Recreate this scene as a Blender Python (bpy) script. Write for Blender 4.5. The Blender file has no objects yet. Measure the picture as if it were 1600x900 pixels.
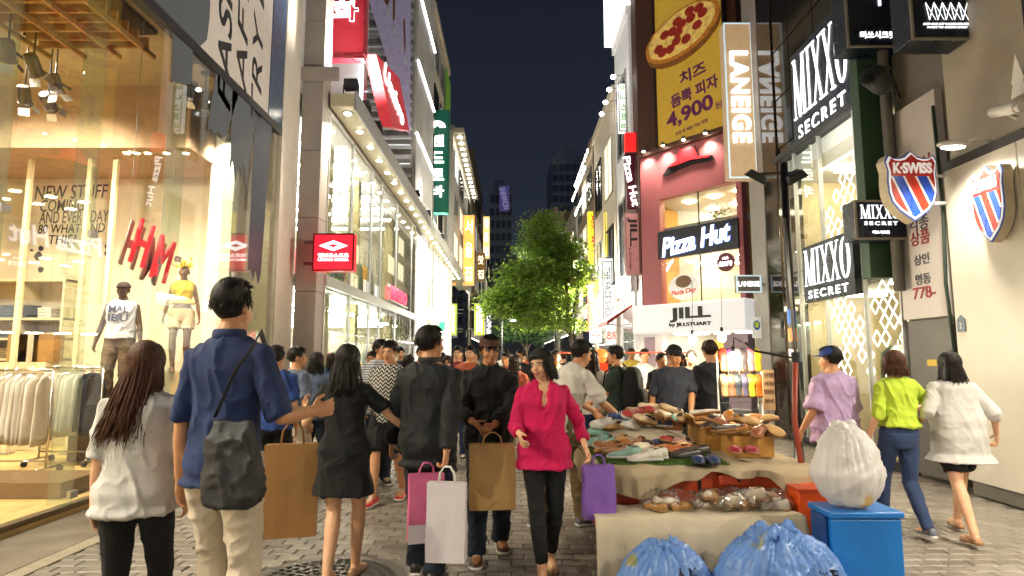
import bpy, bmesh, math, random
import numpy as np
from mathutils import Vector, Matrix, Euler
R = math.radians
random.seed(7)
rng = np.random.default_rng(11)
scene = bpy.context.scene
COL = scene.collection

# ------------------------------------------------------------------ camera
F_PX, CAM_H = 950.0, 1.53            # focal length in pixels of a 1600 wide picture
PITCH = math.atan(108.0 / F_PX)
cam_d = bpy.data.cameras.new("camera")
cam = bpy.data.objects.new("camera", cam_d); COL.objects.link(cam)
cam_d.sensor_width = 36.0; cam_d.lens = 36.0 * F_PX / 1600.0
cam_d.clip_start = 0.05; cam_d.clip_end = 2000
cam.location = (0, 0, CAM_H)
cam.rotation_euler = (R(90) + PITCH, 0, 0)
scene.camera = cam

# ------------------------------------------------------------------ night sky, faint moon, exposure
world = bpy.data.worlds.new("World"); scene.world = world; world.use_nodes = True
wn = world.node_tree; bg = wn.nodes["Background"]
wtc = wn.nodes.new("ShaderNodeTexCoord"); wsep = wn.nodes.new("ShaderNodeSeparateXYZ")
wramp = wn.nodes.new("ShaderNodeValToRGB")
wn.links.new(wtc.outputs["Generated"], wsep.inputs[0]); wn.links.new(wsep.outputs["Z"], wramp.inputs[0])
wramp.color_ramp.elements[0].color = (0.0165, 0.021, 0.033, 1); wramp.color_ramp.elements[0].position = 0.0
wramp.color_ramp.elements[1].color = (0.0072, 0.0095, 0.0158, 1); wramp.color_ramp.elements[1].position = 0.55
wn.links.new(wramp.outputs[0], bg.inputs[0]); bg.inputs[1].default_value = 1.0
sun_d = bpy.data.lights.new("moon", "SUN"); sun_d.energy = 0.02; sun_d.angle = R(10); sun_d.color = (0.75, 0.85, 1)
sun = bpy.data.objects.new("moon", sun_d); COL.objects.link(sun); sun.rotation_euler = (R(35), R(10), R(30))
vs = scene.view_settings
vs.view_transform = 'Standard'; vs.look = 'None'; vs.exposure = 0.54; vs.gamma = 1.0
cy = scene.cycles
scene.render.engine = 'CYCLES'
cy.use_denoising = True
cy.max_bounces = 8; cy.diffuse_bounces = 3; cy.glossy_bounces = 4; cy.transparent_max_bounces = 24; cy.transmission_bounces = 4
cy.caustics_reflective = False; cy.caustics_refractive = False
cy.sample_clamp_indirect = 4.0; cy.sample_clamp_direct = 0

# ------------------------------------------------------------------ colour and material helpers
def C(h):
    h = h.lstrip('#'); v = [int(h[i:i+2], 16) / 255 for i in (0, 2, 4)]
    return tuple(x / 12.92 if x <= .04045 else ((x + .055) / 1.055) ** 2.4 for x in v)
_mats = {}
_ORD = 'first second third fourth fifth sixth seventh eighth ninth tenth eleventh twelfth thirteenth fourteenth fifteenth sixteenth'.split() + ['%d%s' % (i, 'st' if i % 10 == 1 else 'nd' if i % 10 == 2 else 'rd' if i % 10 == 3 else 'th') for i in range(17, 60)]
def nth(i): return _ORD[i]
def nn(nt, t, **kw):
    n = nt.nodes.new(t)
    for k, v in kw.items(): setattr(n, k, v)
    return n
def math_n(nt, op, a, b=None, c=None):
    n = nt.nodes.new("ShaderNodeMath"); n.operation = op
    for i, x in enumerate((a, b, c)):
        if x is None: continue
        if isinstance(x, (int, float)): n.inputs[i].default_value = x
        else: nt.links.new(x, n.inputs[i])
    return n.outputs[0]
def mixc(nt, fac, a, b, blend='MIX'):
    n = nt.nodes.new("ShaderNodeMix"); n.data_type = 'RGBA'; n.blend_type = blend
    def put(sock, x):
        if isinstance(x, tuple): sock.default_value = (*x[:3], 1)
        elif isinstance(x, (int, float)): sock.default_value = x
        else: nt.links.new(x, sock)
    put(n.inputs[0], fac); put(n.inputs[6], a); put(n.inputs[7], b)
    return n.outputs[2]
def objco(nt, scale=(1, 1, 1), rot=(0, 0, 0), loc=(0, 0, 0)):
    tc = nn(nt, "ShaderNodeTexCoord"); mp = nn(nt, "ShaderNodeMapping")
    nt.links.new(tc.outputs["Object"], mp.inputs[0])
    mp.inputs["Scale"].default_value = scale; mp.inputs["Rotation"].default_value = rot; mp.inputs["Location"].default_value = loc
    return mp.outputs[0]
def noise(nt, vec, scale, detail=4, rough=.55):
    n = nn(nt, "ShaderNodeTexNoise"); n.inputs["Scale"].default_value = scale; n.inputs["Detail"].default_value = detail
    n.inputs["Roughness"].default_value = rough; nt.links.new(vec, n.inputs["Vector"]); return n.outputs[0]
def ramp(nt, fac, stops, interp='LINEAR'):
    n = nn(nt, "ShaderNodeValToRGB"); n.color_ramp.interpolation = interp
    e = n.color_ramp.elements
    while len(e) < len(stops): e.new(0.5)
    for x, (p, c) in zip(e, stops): x.position = p; x.color = (*c[:3], 1)
    nt.links.new(fac, n.inputs[0]); return n.outputs[0]
def M(name, col=(.5, .5, .5), rough=.6, metal=0., var=.14, vscale=6., bump=.15, bscale=60., emit=0., ecol=None, spec=.4, coat=0., sheen=0., stretch=(1, 1, 1), trans=0., alpha=1.0, colfn=None):
    """Principled material whose colour, gloss and relief vary with procedural noise in object space."""
    if name in _mats: return _mats[name]
    m = bpy.data.materials.new(name); m.use_nodes = True; nt = m.node_tree
    b = nt.nodes["Principled BSDF"]
    if isinstance(col, str): col = C(col)
    vec = objco(nt, stretch)
    if colfn: base = colfn(nt, vec)
    else: base = None
    if var > 0:
        n1 = noise(nt, vec, vscale, 5)
        lo = tuple(max(0, x * (1 - var)) for x in col); hi = tuple(min(1, x * (1 + var)) for x in col)
        if base is None: base = ramp(nt, n1, [(.3, lo), (.7, hi)])
        else: base = mixc(nt, 1.0, base, ramp(nt, n1, [(.3, (1 - var,) * 3), (.7, (1.0,) * 3)]), 'MULTIPLY')
        rr = math_n(nt, 'MULTIPLY_ADD', n1, .3, max(0, rough - .15))
        nt.links.new(rr, b.inputs["Roughness"])
    else: b.inputs["Roughness"].default_value = rough
    if base is not None: nt.links.new(base, b.inputs["Base Color"])
    else: b.inputs["Base Color"].default_value = (*col, 1)
    b.inputs["Metallic"].default_value = metal
    b.inputs["Specular IOR Level"].default_value = spec
    if coat: b.inputs["Coat Weight"].default_value = coat; b.inputs["Coat Roughness"].default_value = .15
    if sheen: b.inputs["Sheen Weight"].default_value = sheen; b.inputs["Sheen Roughness"].default_value = .5
    if bump > 0:
        bp = nn(nt, "ShaderNodeBump"); bp.inputs["Strength"].default_value = bump; bp.inputs["Distance"].default_value = .01
        nt.links.new(noise(nt, vec, bscale, 4), bp.inputs["Height"]); nt.links.new(bp.outputs[0], b.inputs["Normal"])
    if emit > 0:
        if ecol is None and base is not None: nt.links.new(base, b.inputs["Emission Color"])
        else: b.inputs["Emission Color"].default_value = (*((C(ecol) if isinstance(ecol, str) else ecol) or col), 1)
        b.inputs["Emission Strength"].default_value = emit
    if trans: b.inputs["Subsurface Weight"].default_value = trans; b.inputs["Subsurface Radius"].default_value = (.02, .012, .008); b.inputs["Subsurface Scale"].default_value = .3
    if alpha < 1: b.inputs["Alpha"].default_value = alpha
    _mats[name] = m; return m
def EM(name, col, s=1.0):
    """a lit face: a lamp, a light box, a lit letter"""
    if name in _mats: return _mats[name]
    if isinstance(col, str): col = C(col)
    m = bpy.data.materials.new(name); m.use_nodes = True; nt = m.node_tree
    b = nt.nodes["Principled BSDF"]; b.inputs["Base Color"].default_value = (*[min(.8, x) for x in col], 1)
    n1 = noise(nt, objco(nt), 3.0, 2)
    b.inputs["Roughness"].default_value = .35
    nt.links.new(ramp(nt, n1, [(.25, tuple(x * .82 for x in col)), (.75, col)]), b.inputs["Emission Color"])
    b.inputs["Emission Strength"].default_value = s
    _mats[name] = m; return m
def GLASS(name, tint=(.96, .98, .97), refl=1.0, rough=.0, dirt=.02):
    """architectural pane: lets light straight through, mirrors by Fresnel"""
    if name in _mats: return _mats[name]
    m = bpy.data.materials.new(name); m.use_nodes = True; nt = m.node_tree; nt.nodes.clear()
    out = nn(nt, "ShaderNodeOutputMaterial"); tr = nn(nt, "ShaderNodeBsdfTransparent"); gl = nn(nt, "ShaderNodeBsdfGlossy")
    df = nn(nt, "ShaderNodeBsdfDiffuse"); df.inputs[0].default_value = (.6, .6, .58, 1)
    tr.inputs[0].default_value = (*tint, 1); gl.inputs["Roughness"].default_value = rough
    ge = nn(nt, "ShaderNodeNewGeometry"); vd = nn(nt, "ShaderNodeVectorMath", operation='DOT_PRODUCT'); nt.links.new(ge.outputs["Normal"], vd.inputs[0]); nt.links.new(ge.outputs["Incoming"], vd.inputs[1])
    sch = math_n(nt, 'POWER', math_n(nt, 'SUBTRACT', 1.0, math_n(nt, 'ABSOLUTE', vd.outputs["Value"])), 5.0)      # Schlick, the same from both sides
    f = math_n(nt, 'MINIMUM', math_n(nt, 'MULTIPLY', math_n(nt, 'MULTIPLY_ADD', sch, .96, .04), refl), 1.0)
    mx = nn(nt, "ShaderNodeMixShader"); nt.links.new(f, mx.inputs[0]); nt.links.new(tr.outputs[0], mx.inputs[1]); nt.links.new(gl.outputs[0], mx.inputs[2])
    d = math_n(nt, 'MULTIPLY', noise(nt, objco(nt, (1, 1, .5)), 2.0, 5), dirt * 2)
    m2 = nn(nt, "ShaderNodeMixShader"); nt.links.new(d, m2.inputs[0]); nt.links.new(mx.outputs[0], m2.inputs[1]); nt.links.new(df.outputs[0], m2.inputs[2])
    nt.links.new(m2.outputs[0], out.inputs[0]); _mats[name] = m; return m

# ------------------------------------------------------------------ geometry helpers
def ray(px, py):
    a, b = (px - 800) / F_PX, (450 - py) / F_PX
    return Vector((a, math.cos(PITCH) - b * math.sin(PITCH), math.sin(PITCH) + b * math.cos(PITCH)))
CAM = Vector((0, 0, CAM_H))
def at(px, py, X=None, Y=None, Z=None):
    """the point of the place behind a picture point, on the plane X, Y or Z = const"""
    d = ray(px, py)
    t = (X - CAM.x) / d.x if X is not None else (Y / d.y if Y is not None else (Z - CAM.z) / d.z)
    return CAM + d * t
class Plane:
    def __init__(s, o, r, n=None):
        s.o = Vector(o); s.r = Vector(r).normalized(); s.u = Vector((0, 0, 1)); s.n = s.r.cross(s.u)
    def pt(s, u, v, d=0): return s.o + s.r * u + s.u * v + s.n * d
    def px(s, px, py, d=0):
        dr = ray(px, py); o = s.o + s.n * d
        p = CAM + dr * ((o - CAM).dot(s.n) / dr.dot(s.n))
        q = p - s.o; return q.dot(s.r), q.z
    def mat(s, u=0, v=0, d=0):
        p = s.pt(u, v, d)
        return Matrix(((s.r.x, s.u.x, s.n.x, p.x), (s.r.y, s.u.y, s.n.y, p.y), (s.r.z, s.u.z, s.n.z, p.z), (0, 0, 0, 1)))
def wallL(X): return Plane((X, 0, 0), (0, 1, 0))
def wallR(X): return Plane((X, 0, 0), (0, -1, 0))
def front(Y): return Plane((0, Y, 0), (1, 0, 0))

class MB:
    def __init__(s): s.v = []; s.f = []; s.m = []
    def add(s, vs, fs, m=0):
        b = len(s.v); s.v.extend([tuple(v) for v in vs]); s.f.extend([tuple(b + i for i in f) for f in fs]); s.m.extend([m] * len(fs)); return s
    def box(s, x0, x1, y0, y1, z0, z1, m=0):
        return s.add([(x0,y0,z0),(x1,y0,z0),(x1,y1,z0),(x0,y1,z0),(x0,y0,z1),(x1,y0,z1),(x1,y1,z1),(x0,y1,z1)],
                     [(0,3,2,1),(4,5,6,7),(0,1,5,4),(1,2,6,5),(2,3,7,6),(3,0,4,7)], m)
    def pbox(s, P, u0, u1, v0, v1, d0, d1, m=0):
        c = [P.pt(u, v, d) for d in (d0, d1) for (u, v) in ((u0, v0), (u1, v0), (u1, v1), (u0, v1))]
        return s.add(c, [(3,2,1,0),(4,5,6,7),(0,1,5,4),(1,2,6,5),(2,3,7,6),(3,0,4,7)], m)
    def prism(s, P, poly, d0, d1, m=0, ms=None):
        n = len(poly)
        a = sum(poly[i][0] * poly[(i + 1) % n][1] - poly[(i + 1) % n][0] * poly[i][1] for i in range(n))
        if a < 0: poly = poly[::-1]
        vs_ = [P.pt(u, v, d0) for u, v in poly] + [P.pt(u, v, d1) for u, v in poly]
        s.add(vs_, [tuple(range(n - 1, -1, -1)), tuple(range(n, 2 * n))], m)
        return s.add(vs_, [(i, (i + 1) % n, n + (i + 1) % n, n + i) for i in range(n)], m if ms is None else ms)
    def ppoly(s, P, pixels, d0, d1, m=0): return s.prism(P, [P.px(*q) for q in pixels], d0, d1, m)
    def tube(s, pts, rad, n=8, m=0, squash=1.0, up=None, caps=True):
        pts = [Vector(p) for p in pts]; k = len(pts)
        if not hasattr(rad, '__len__'): rad = [rad] * k
        vs_ = []; prev = None
        for i, p in enumerate(pts):
            t = (pts[min(i + 1, k - 1)] - pts[max(i - 1, 0)]).normalized()
            if prev is None:
                a = Vector(up) if up is not None else (Vector((0, 0, 1)) if abs(t.z) < .9 else Vector((1, 0, 0)))
            else: a = prev
            x = (a - t * a.dot(t));
            if x.length < 1e-6: x = t.orthogonal()
            x.normalize(); y = t.cross(x); prev = x
            r = rad[i]; rx, ry = (r if hasattr(r, '__len__') else (r, r * squash))
            for j in range(n):
                an = 2 * math.pi * j / n; vs_.append(p + x * (math.cos(an) * ry) + y * (math.sin(an) * rx))
        fs = [(i * n + j, i * n + (j + 1) % n, (i + 1) * n + (j + 1) % n, (i + 1) * n + j) for i in range(k - 1) for j in range(n)]
        if caps: fs += [tuple(range(n - 1, -1, -1)), tuple((k - 1) * n + j for j in range(n))]
        return s.add(vs_, fs, m)
    def rings(s, rings, m=0):
        """loft through equally long closed rings, capped"""
        n = len(rings[0]); vs_ = [p for r in rings for p in r]; k = len(rings)
        fs = [(i * n + j, i * n + (j + 1) % n, (i + 1) * n + (j + 1) % n, (i + 1) * n + j) for i in range(k - 1) for j in range(n)]
        fs += [tuple(range(n - 1, -1, -1)), tuple((k - 1) * n + j for j in range(n))]
        return s.add(vs_, fs, m)
    def lathe(s, prof, n=16, c=(0, 0, 0), m=0, mat=None):
        c = Vector(c); rr = []
        for r, z in prof:
            ring = [Vector((math.cos(2 * math.pi * j / n) * r, math.sin(2 * math.pi * j / n) * r, z)) for j in range(n)]
            rr.append([(mat @ p if mat is not None else p + c) for p in ring])
        return s.rings(rr, m)
    def ell(s, c, r, nu=14, nv=9, m=0, rot=None, warp=None):
        c = Vector(c); rr = []
        for i in range(nv):
            ph = math.pi * (i + .5) / nv - math.pi / 2
            ring = []
            for j in range(nu):
                a = 2 * math.pi * j / nu
                p = Vector((math.cos(ph) * math.cos(a) * r[0], math.cos(ph) * math.sin(a) * r[1], math.sin(ph) * r[2]))
                if warp: p = warp(p)
                if rot is not None: p = rot @ p
                ring.append(c + p)
            rr.append(ring)
        return s.rings(rr, m)
    def mesh(s, name):
        me = bpy.data.meshes.new(name); me.from_pydata(s.v, [], s.f)
        if any(s.m): me.polygons.foreach_set("material_index", s.m)
        me.update(); return me
    def build(s, name, mats, parent=None, smooth=False, world=True, bevel=0, label=None, cat=None, group=None, kind=None):
        return OBJ(name, s.mesh(name), mats, parent, smooth, world, bevel, label, cat, group, kind)

def OBJ(name, me, mats, parent=None, smooth=False, world=True, bevel=0, label=None, cat=None, group=None, kind=None):
    if not isinstance(mats, (list, tuple)): mats = [mats]
    if len(me.materials) == 0:
        for m in mats: me.materials.append(m)
    if smooth:
        me.polygons.foreach_set("use_smooth", [True] * len(me.polygons))
    o = bpy.data.objects.new(name, me); COL.objects.link(o)
    if parent is not None:
        o.parent = parent
        if world: o.matrix_parent_inverse = Matrix.Translation(-root_loc(parent))
    if bevel:
        b = o.modifiers.new("bevel", 'BEVEL'); b.width = bevel; b.segments = 2; b.limit_method = 'ANGLE'; b.angle_limit = R(50)
    tag(o, label, cat, group, kind); return o
def root_loc(p):
    # world-space children: undo the chain of plain translations
    l = Vector(p.location)
    return l if p.parent is None else Vector((0, 0, 0))
def tag(o, label=None, cat=None, group=None, kind=None):
    if label: o["label"] = label
    if cat: o["category"] = cat
    if group: o["group"] = group
    if kind: o["kind"] = kind
    return o
def thing(name, label, cat, loc=(0, 0, 0), rz=0, group=None):
    o = bpy.data.objects.new(name, None); COL.objects.link(o); o.location = loc; o.rotation_euler = (0, 0, rz)
    o.empty_display_size = .2
    return tag(o, label, cat, group)
def copy_tree(o, parent=None):
    c = o.copy(); COL.objects.link(c)
    if parent is not None: c.parent = parent
    for ch in o.children: copy_tree(ch, c)
    return c
def lamp(kind, loc, power, col=(1, .93, .82), size=.1, aim=None, angle=90, blend=.6, parent=None, name="lamp_light"):
    d = bpy.data.lights.new(name, kind); d.energy = power * 7; d.color = col
    if kind == 'AREA': d.shape = 'RECTANGLE'; d.size, d.size_y = size if hasattr(size, '__len__') else (size, size)
    else: d.shadow_soft_size = size
    if kind == 'SPOT': d.spot_size = R(angle); d.spot_blend = blend
    o = bpy.data.objects.new(name, d); COL.objects.link(o); o.location = loc
    if aim is not None: o.rotation_euler = (Vector(aim) - Vector(loc)).to_track_quat('-Z', 'Y').to_euler()
    if parent is not None: o.parent = parent; o.matrix_parent_inverse = Matrix.Translation(-root_loc(parent))
    return o

_FONT = bpy.data.objects.new('lettering_source', bpy.data.curves.new('lettering_source', 'FONT'))   # never linked
def text_mesh(body, bold=0., shear=0., spacing=1.0, ext=.5, line=1.0, align='CENTER'):
    """built-in font as a mesh in a unit box: x,y in -0.5..0.5, z 0..1"""
    cu = _FONT.data; cu.body = body; cu.offset = bold; cu.shear = shear
    cu.space_character = spacing; cu.space_line = line; cu.extrude = ext; cu.resolution_u = 4; cu.align_x = align
    src = _FONT.to_mesh(); me = src.copy(); _FONT.to_mesh_clear()
    me.materials.clear()
    n = len(me.vertices); co = np.empty(n * 3); me.vertices.foreach_get("co", co); co = co.reshape(-1, 3)
    lo, hi = co.min(0), co.max(0)
    co = (co - lo) / np.maximum(hi - lo, 1e-6); co[:, :2] -= .5
    me.vertices.foreach_set("co", co.ravel()); me.update(); return me, (hi - lo)
def xform(me, mat):
    me.transform(mat); me.update(); return me
def letters(parent, body, P, u, v, w, h, mat, d=0., depth=.02, bold=.01, shear=0., rot=0., spacing=1.0, line=1.0, name="lettering", align='CENTER', mirror=False, world=True):
    """text fitted into a w x h box centred at (u, v) of plane P, d in front of it"""
    me, _ = text_mesh(body, bold, shear, spacing, .5, line, align)
    S = Matrix.Diagonal((w * (-1 if mirror else 1), h, depth, 1))
    xform(me, P.mat(u, v, d) @ Matrix.Rotation(rot, 4, 'Z') @ S)
    return OBJ(name, me, mat, parent, world=world)

# common materials
m_white = M("white_paint", (.78, .77, .74), .5, var=.06, bump=.05)
m_black = M("black_metal", (.012, .012, .014), .45, bump=.05)
m_steel = M("brushed_steel", (.45, .45, .44), .35, metal=.9, bump=.05, var=.1)
m_alu = M("aluminium_profile", (.55, .55, .53), .4, metal=.6, bump=.03, var=.1)
# ================================================================== ground and pavement
def brickcol(nt, vec):
    br = nn(nt, "ShaderNodeTexBrick"); nt.links.new(vec, br.inputs["Vector"])
    br.inputs["Scale"].default_value = 1.0; br.inputs["Brick Width"].default_value = .24; br.inputs["Row Height"].default_value = .17
    br.inputs["Mortar Size"].default_value = .012
    br.inputs["Color1"].default_value = (*C('#7d7468'), 1); br.inputs["Color2"].default_value = (*C('#6a6157'), 1); br.inputs["Mortar"].default_value = (*C('#3a352f'), 1)
    return br.outputs[0]
m_far_pave = M("far_paving", (.2, .18, .16), .55, var=.35, vscale=1.2, bump=.1, colfn=brickcol)
g = MB(); g.add([(-400, -60, -.014), (400, -60, -.014), (400, 900, -.014), (-400, 900, -.014)], [(0, 1, 2, 3)])
ground = g.build("ground", m_far_pave, kind="structure", label="worn grey brown paving of the shopping street")
def paver_wear(m):
    # street dirt: dark spots and worn patches that run across the blocks, plus a tone of its own for every block
    nt = m.node_tree; b_ = nt.nodes['Principled BSDF']; src = b_.inputs['Base Color'].links[0].from_socket
    pos = nn(nt, 'ShaderNodeNewGeometry').outputs['Position']; oi = nn(nt, 'ShaderNodeObjectInfo').outputs['Random']
    big = ramp(nt, noise(nt, pos, .9, 5), [(.3, (.62,) * 3), (.7, (1.12,) * 3)])
    vo = nn(nt, 'ShaderNodeTexVoronoi'); vo.inputs['Scale'].default_value = 2.3; nt.links.new(pos, vo.inputs['Vector'])
    gum = ramp(nt, vo.outputs['Distance'], [(.05, (.45,) * 3), (.075, (1,) * 3)])
    one = ramp(nt, oi, [(0, (.84,) * 3), (1, (1.1,) * 3)])
    c_ = mixc(nt, 1.0, mixc(nt, 1.0, mixc(nt, 1.0, src, big, 'MULTIPLY'), gum, 'MULTIPLY'), one, 'MULTIPLY'); nt.links.new(c_, b_.inputs['Base Color']); return m
m_paver = [paver_wear(M("paver_%d" % i, C(c), .42, var=.16, vscale=9, bump=.3, bscale=45, spec=.5)) for i, c in enumerate(('#8a8176', '#857c71', '#80776c', '#8d8478'))]
pave = bpy.data.objects.new("pavement", None); COL.objects.link(pave); tag(pave, "grey brown block paving laid in rows across the street", kind="structure")
PW, PD, GAP = .19, .13, .0055
def paver_mesh(w, d):
    b = MB(); z0, z1, e = -.03, .0, .008
    b.add([(-w/2, -d/2, z0), (w/2, -d/2, z0), (w/2, d/2, z0), (-w/2, d/2, z0), (-w/2, -d/2, z1 - e), (w/2, -d/2, z1 - e), (w/2, d/2, z1 - e), (-w/2, d/2, z1 - e),
           (-w/2 + e, -d/2 + e, z1), (w/2 - e, -d/2 + e, z1), (w/2 - e, d/2 - e, z1), (-w/2 + e, d/2 - e, z1)],
          [(0,1,5,4),(1,2,6,5),(2,3,7,6),(3,0,4,7),(4,5,9,8),(5,6,10,9),(6,7,11,10),(7,4,8,11),(8,9,10,11)])
    return b
pm_src = [paver_mesh(PW - GAP, PD - GAP) for _ in range(1)][0]
pmesh = []
for i in range(4):
    me = pm_src.mesh("paver"); me.materials.append(m_paver[i]); pmesh.append(me)
spots = []
X0, X1 = -3.42, 5.12
row = 0; y = 3.2
while y < 24:
    off = (row % 2) * PW / 2
    x = X0 + PW / 2 - off
    while x < X1:
        if X0 + .02 < x - PW / 2 + .12 and not (abs(x - .17) < .0): spots.append((x, y))
        x += PW
    y += PD; row += 1
MANHOLE = at(510, 909, Z=0)
spots = [s for s in spots if (s[0] - MANHOLE.x) ** 2 + (s[1] - MANHOLE.y) ** 2 > .56 ** 2]
def in_view(s):
    p = Vector((s[0], s[1], 0)) - CAM
    yy = p.y * math.cos(PITCH) + p.z * math.sin(PITCH); zz = -p.y * math.sin(PITCH) + p.z * math.cos(PITCH)
    px, py = 800 + F_PX * p.x / yy, 450 - F_PX * zz / yy
    if not (380 < px < 1600 and py < 905): return False
    if 930 < px < 1420 and py > 690: return False          # under the stall
    if px < 470 and py > 850: return False
    return True
near = [s for s in spots if in_view(s)][:300]
nearset = set(near); rest = MB()
for s in spots:
    k = random.randrange(4); dz = random.uniform(-.0035, .0025); rz = random.uniform(-.008, .008)
    if s in nearset:
        o = bpy.data.objects.new("paver", pmesh[k]); COL.objects.link(o); o.parent = pave
        o.location = (s[0], s[1], dz); o.rotation_euler = (random.uniform(-.006, .006), random.uniform(-.006, .006), rz)
    else:
        c, sn = math.cos(rz), math.sin(rz)
        rest.add([(s[0] + v[0] * c - v[1] * sn, s[1] + v[0] * sn + v[1] * c, v[2] + dz) for v in pm_src.v], pm_src.f, k)
rest.build("far_pavers", m_paver, pave, kind="stuff")
# strip of dark stone and the pale kerb line along the glass shop front
m_slab = M("pavement_slab", C('#7d7163'), .5, var=.25, vscale=3, bump=.25, bscale=80)
m_kerb = M("kerb_stone", C('#9a8d7a'), .5, var=.2, vscale=8, bump=.2)
y = -3.0; k = 0
while y < 24:
    b = MB(); L = 1.15; b.box(-4.30, -3.595, y, y + L - .008, -.03, .002 + random.uniform(-.002, .002)); b.build("paving_slab", m_slab, pave, bevel=.004)
    y += L
y = -3.0
while y < 24:
    b = MB(); b.box(-3.585, -3.435, y, y + .92, -.03, .004); b.build("kerb_stone", m_kerb, pave, bevel=.006); y += .93
# manhole cover
mh = thing("manhole_cover", "round cast iron manhole cover with raised pattern under the woman in black", "manhole", MANHOLE)
m_iron = M("cast_iron", C('#6a665f'), .45, metal=.5, var=.3, vscale=14, bump=.3)
b = MB(); b.lathe([(.0, -.02), (.55, -.02), (.55, .004), (.485, .004)], 40); b.lathe([(.0, -.02), (.475, -.02), (.475, -.004), (.0, -.004)], 40)
b.build("cover_plate", m_iron, mh, world=False)
b = MB()
for k, (ra, n) in enumerate(((.44, 44), (.38, 38), (.31, 30), (.24, 24), (.17, 16), (.1, 10))):
    for j in range(n):
        a0 = 2 * math.pi * (j + .12 + k * .3) / n; a1 = a0 + 2 * math.pi * .7 / n
        q = [(math.cos(a) * r_, math.sin(a) * r_) for a, r_ in ((a0, ra - .022), (a0, ra + .022), (a1, ra + .022), (a1, ra - .022))]
        b.prism(Plane((0, 0, 0), (1, 0, 0)), q, 0, 0) if False else b.add([(x_, y_, -.006) for x_, y_ in q] + [(x_, y_, .004) for x_, y_ in q], [(3,2,1,0)[::-1], (4,7,6,5), (0,1,5,4), (1,2,6,5), (2,3,7,6), (3,0,4,7)])
b.build("raised_pattern", m_iron, mh, world=False, kind="stuff")

# ================================================================== clothing store (left)
GX = -4.30
cs = thing("clothing_store", "glass fronted clothing store with warm lit interior and painted brush strokes", "store", (GX, 7, 0))
PL = wallL(GX)
m_glass = GLASS("shop_glass", refl=1.7, dirt=.008)
m_beige = M("beige_wall", C('#d3c5a8'), .7, var=.08, bump=.1)
m_ceil = M("tan_ceiling", C('#bcab8c'), .8, var=.1, bump=.1)
m_floor = M("yellow_oak_floor", C('#c2a468'), .35, var=.25, vscale=2, stretch=(8, 1, 1), bump=.05)
m_trimw = M("cream_trim", C('#dcd2c2'), .5, var=.06)
m_slate = M("slate_vinyl", C('#565c63'), .55, var=.1, bump=.03)
m_print = M("printed_panel", C('#cfc6bd'), .6, var=.05, bump=.03)
m_ink = M("black_ink", (.02, .02, .022), .6, bump=.0, var=.1)
BX, FY = -9.6, 10.75                # back and far walls
CZ = 5.75
b = MB(); b.box(BX, GX - .02, -4, FY, -.02, .045); b.build("floor", m_floor, cs)
b = MB(); b.box(BX - .2, BX, -4, FY, .045, 6); b.build("back_wall", m_beige, cs)
b = MB(); b.box(BX, GX - .06, FY, FY + .2, .045, 6); b.build("end_wall", m_beige, cs)
b = MB(); b.box(BX, GX - .06, -4, FY, CZ, CZ + .25); b.build("ceiling", m_ceil, cs)
b = MB(); b.box(BX, GX - .7, 9.1, FY - .002, 4.75, CZ - .002); b.build("soffit", M("pink_soffit", C('#b99c7c'), .8), cs)
b = MB(); b.box(GX - .75, GX - .35, 9.9, FY - .004, .046, CZ - .003); b.build("corner_column", m_trimw, cs, bevel=.01)
b = MB(); b.box(GX - .11, GX - .02, -4, 10.9, .046, .10); b.build("base_rail", M("bronze_rail", C('#6b5a40'), .4, metal=.6), cs)
# panes and their thin clamps
edges = [-4, -1.5, .9, 3.3, 5.05, 6.15, 7.75, 9.35, 10.88]
for a, c in zip(edges[:-1], edges[1:]):
    b = MB(); b.box(GX - .012, GX, a + .006, c - .006, .10, 5.62); b.build("window_pane", m_glass, cs)
b = MB(); b.box(GX - .10, GX + .03, -4, 10.9, 5.62, 5.76); b.build("transom", m_black, cs)
for yy in (5.05, 6.15, 7.75, 9.35):
    b = MB(); b.box(GX - .25, GX - .014, yy - .012, yy + .012, .10, 5.6); b.build("glass_fin", GLASS("fin_glass", (.86, .93, .88), 1.4, dirt=.05), cs)
    for zz in (.16, 2.75):
        b = MB(); b.box(GX - .03, GX + .012, yy - .05, yy + .05, zz, zz + .07); b.build("glass_clamp", m_steel, cs, bevel=.004)
# printed panels above the transom, dark end strip and pale corner trim
u0 = PL.px(430, 195)[0]
b = MB(); b.box(GX - .12, GX + .008, -4, 10.28, 5.765, 13.5); b.build("printed_panel", m_print, cs)
b = MB(); b.box(GX - .12, GX + .02, 10.29, 10.895, 5.63, 13.5); b.build("slate_strip", M("slate_glass", C('#4c5a72'), .15, var=.1), cs)
b = MB(); b.box(GX - .12, GX + .035, 10.9, 11.72, .0, 13.5); b.build("corner_trim", m_trimw, cs, bevel=.01)
def decal(pix, mat, d0=.009, d1=.013, P=PL, name="painted_stroke", parent=cs):
    b = MB(); b.prism(P, [P.px(*q) for q in pix], d0, d1); return b.build(name, mat, parent)
decal([(210, -40), (330, -60), (326, 30), (322, 62), (312, 72), (240, 12)], m_slate)
def brush(pix_l, pix_r, n=9, jag=8):
    """a hanging brush stroke: straight sides, ragged lower end"""
    (x0, y0), (x1, y1) = pix_l; (a0, b0), (a1, b1) = pix_r
    p = [(x0, y0), (a0, b0)]
    for i in range(n + 1):
        t = i / n; x = a1 + (x1 - a1) * t; y_ = b1 + (y1 - b1) * t
        p.append((x, y_ + (random.uniform(2, jag * 2.2) if i % 2 else -random.uniform(0, jag))))
    return p
decal(brush(((268, 50), (266, 125)), ((300, 78), (298, 132)), 3, 2), m_slate)
decal(brush(((336, 112), (322, 200)), ((372, 146), (352, 214)), 5, 3), m_slate)
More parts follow.
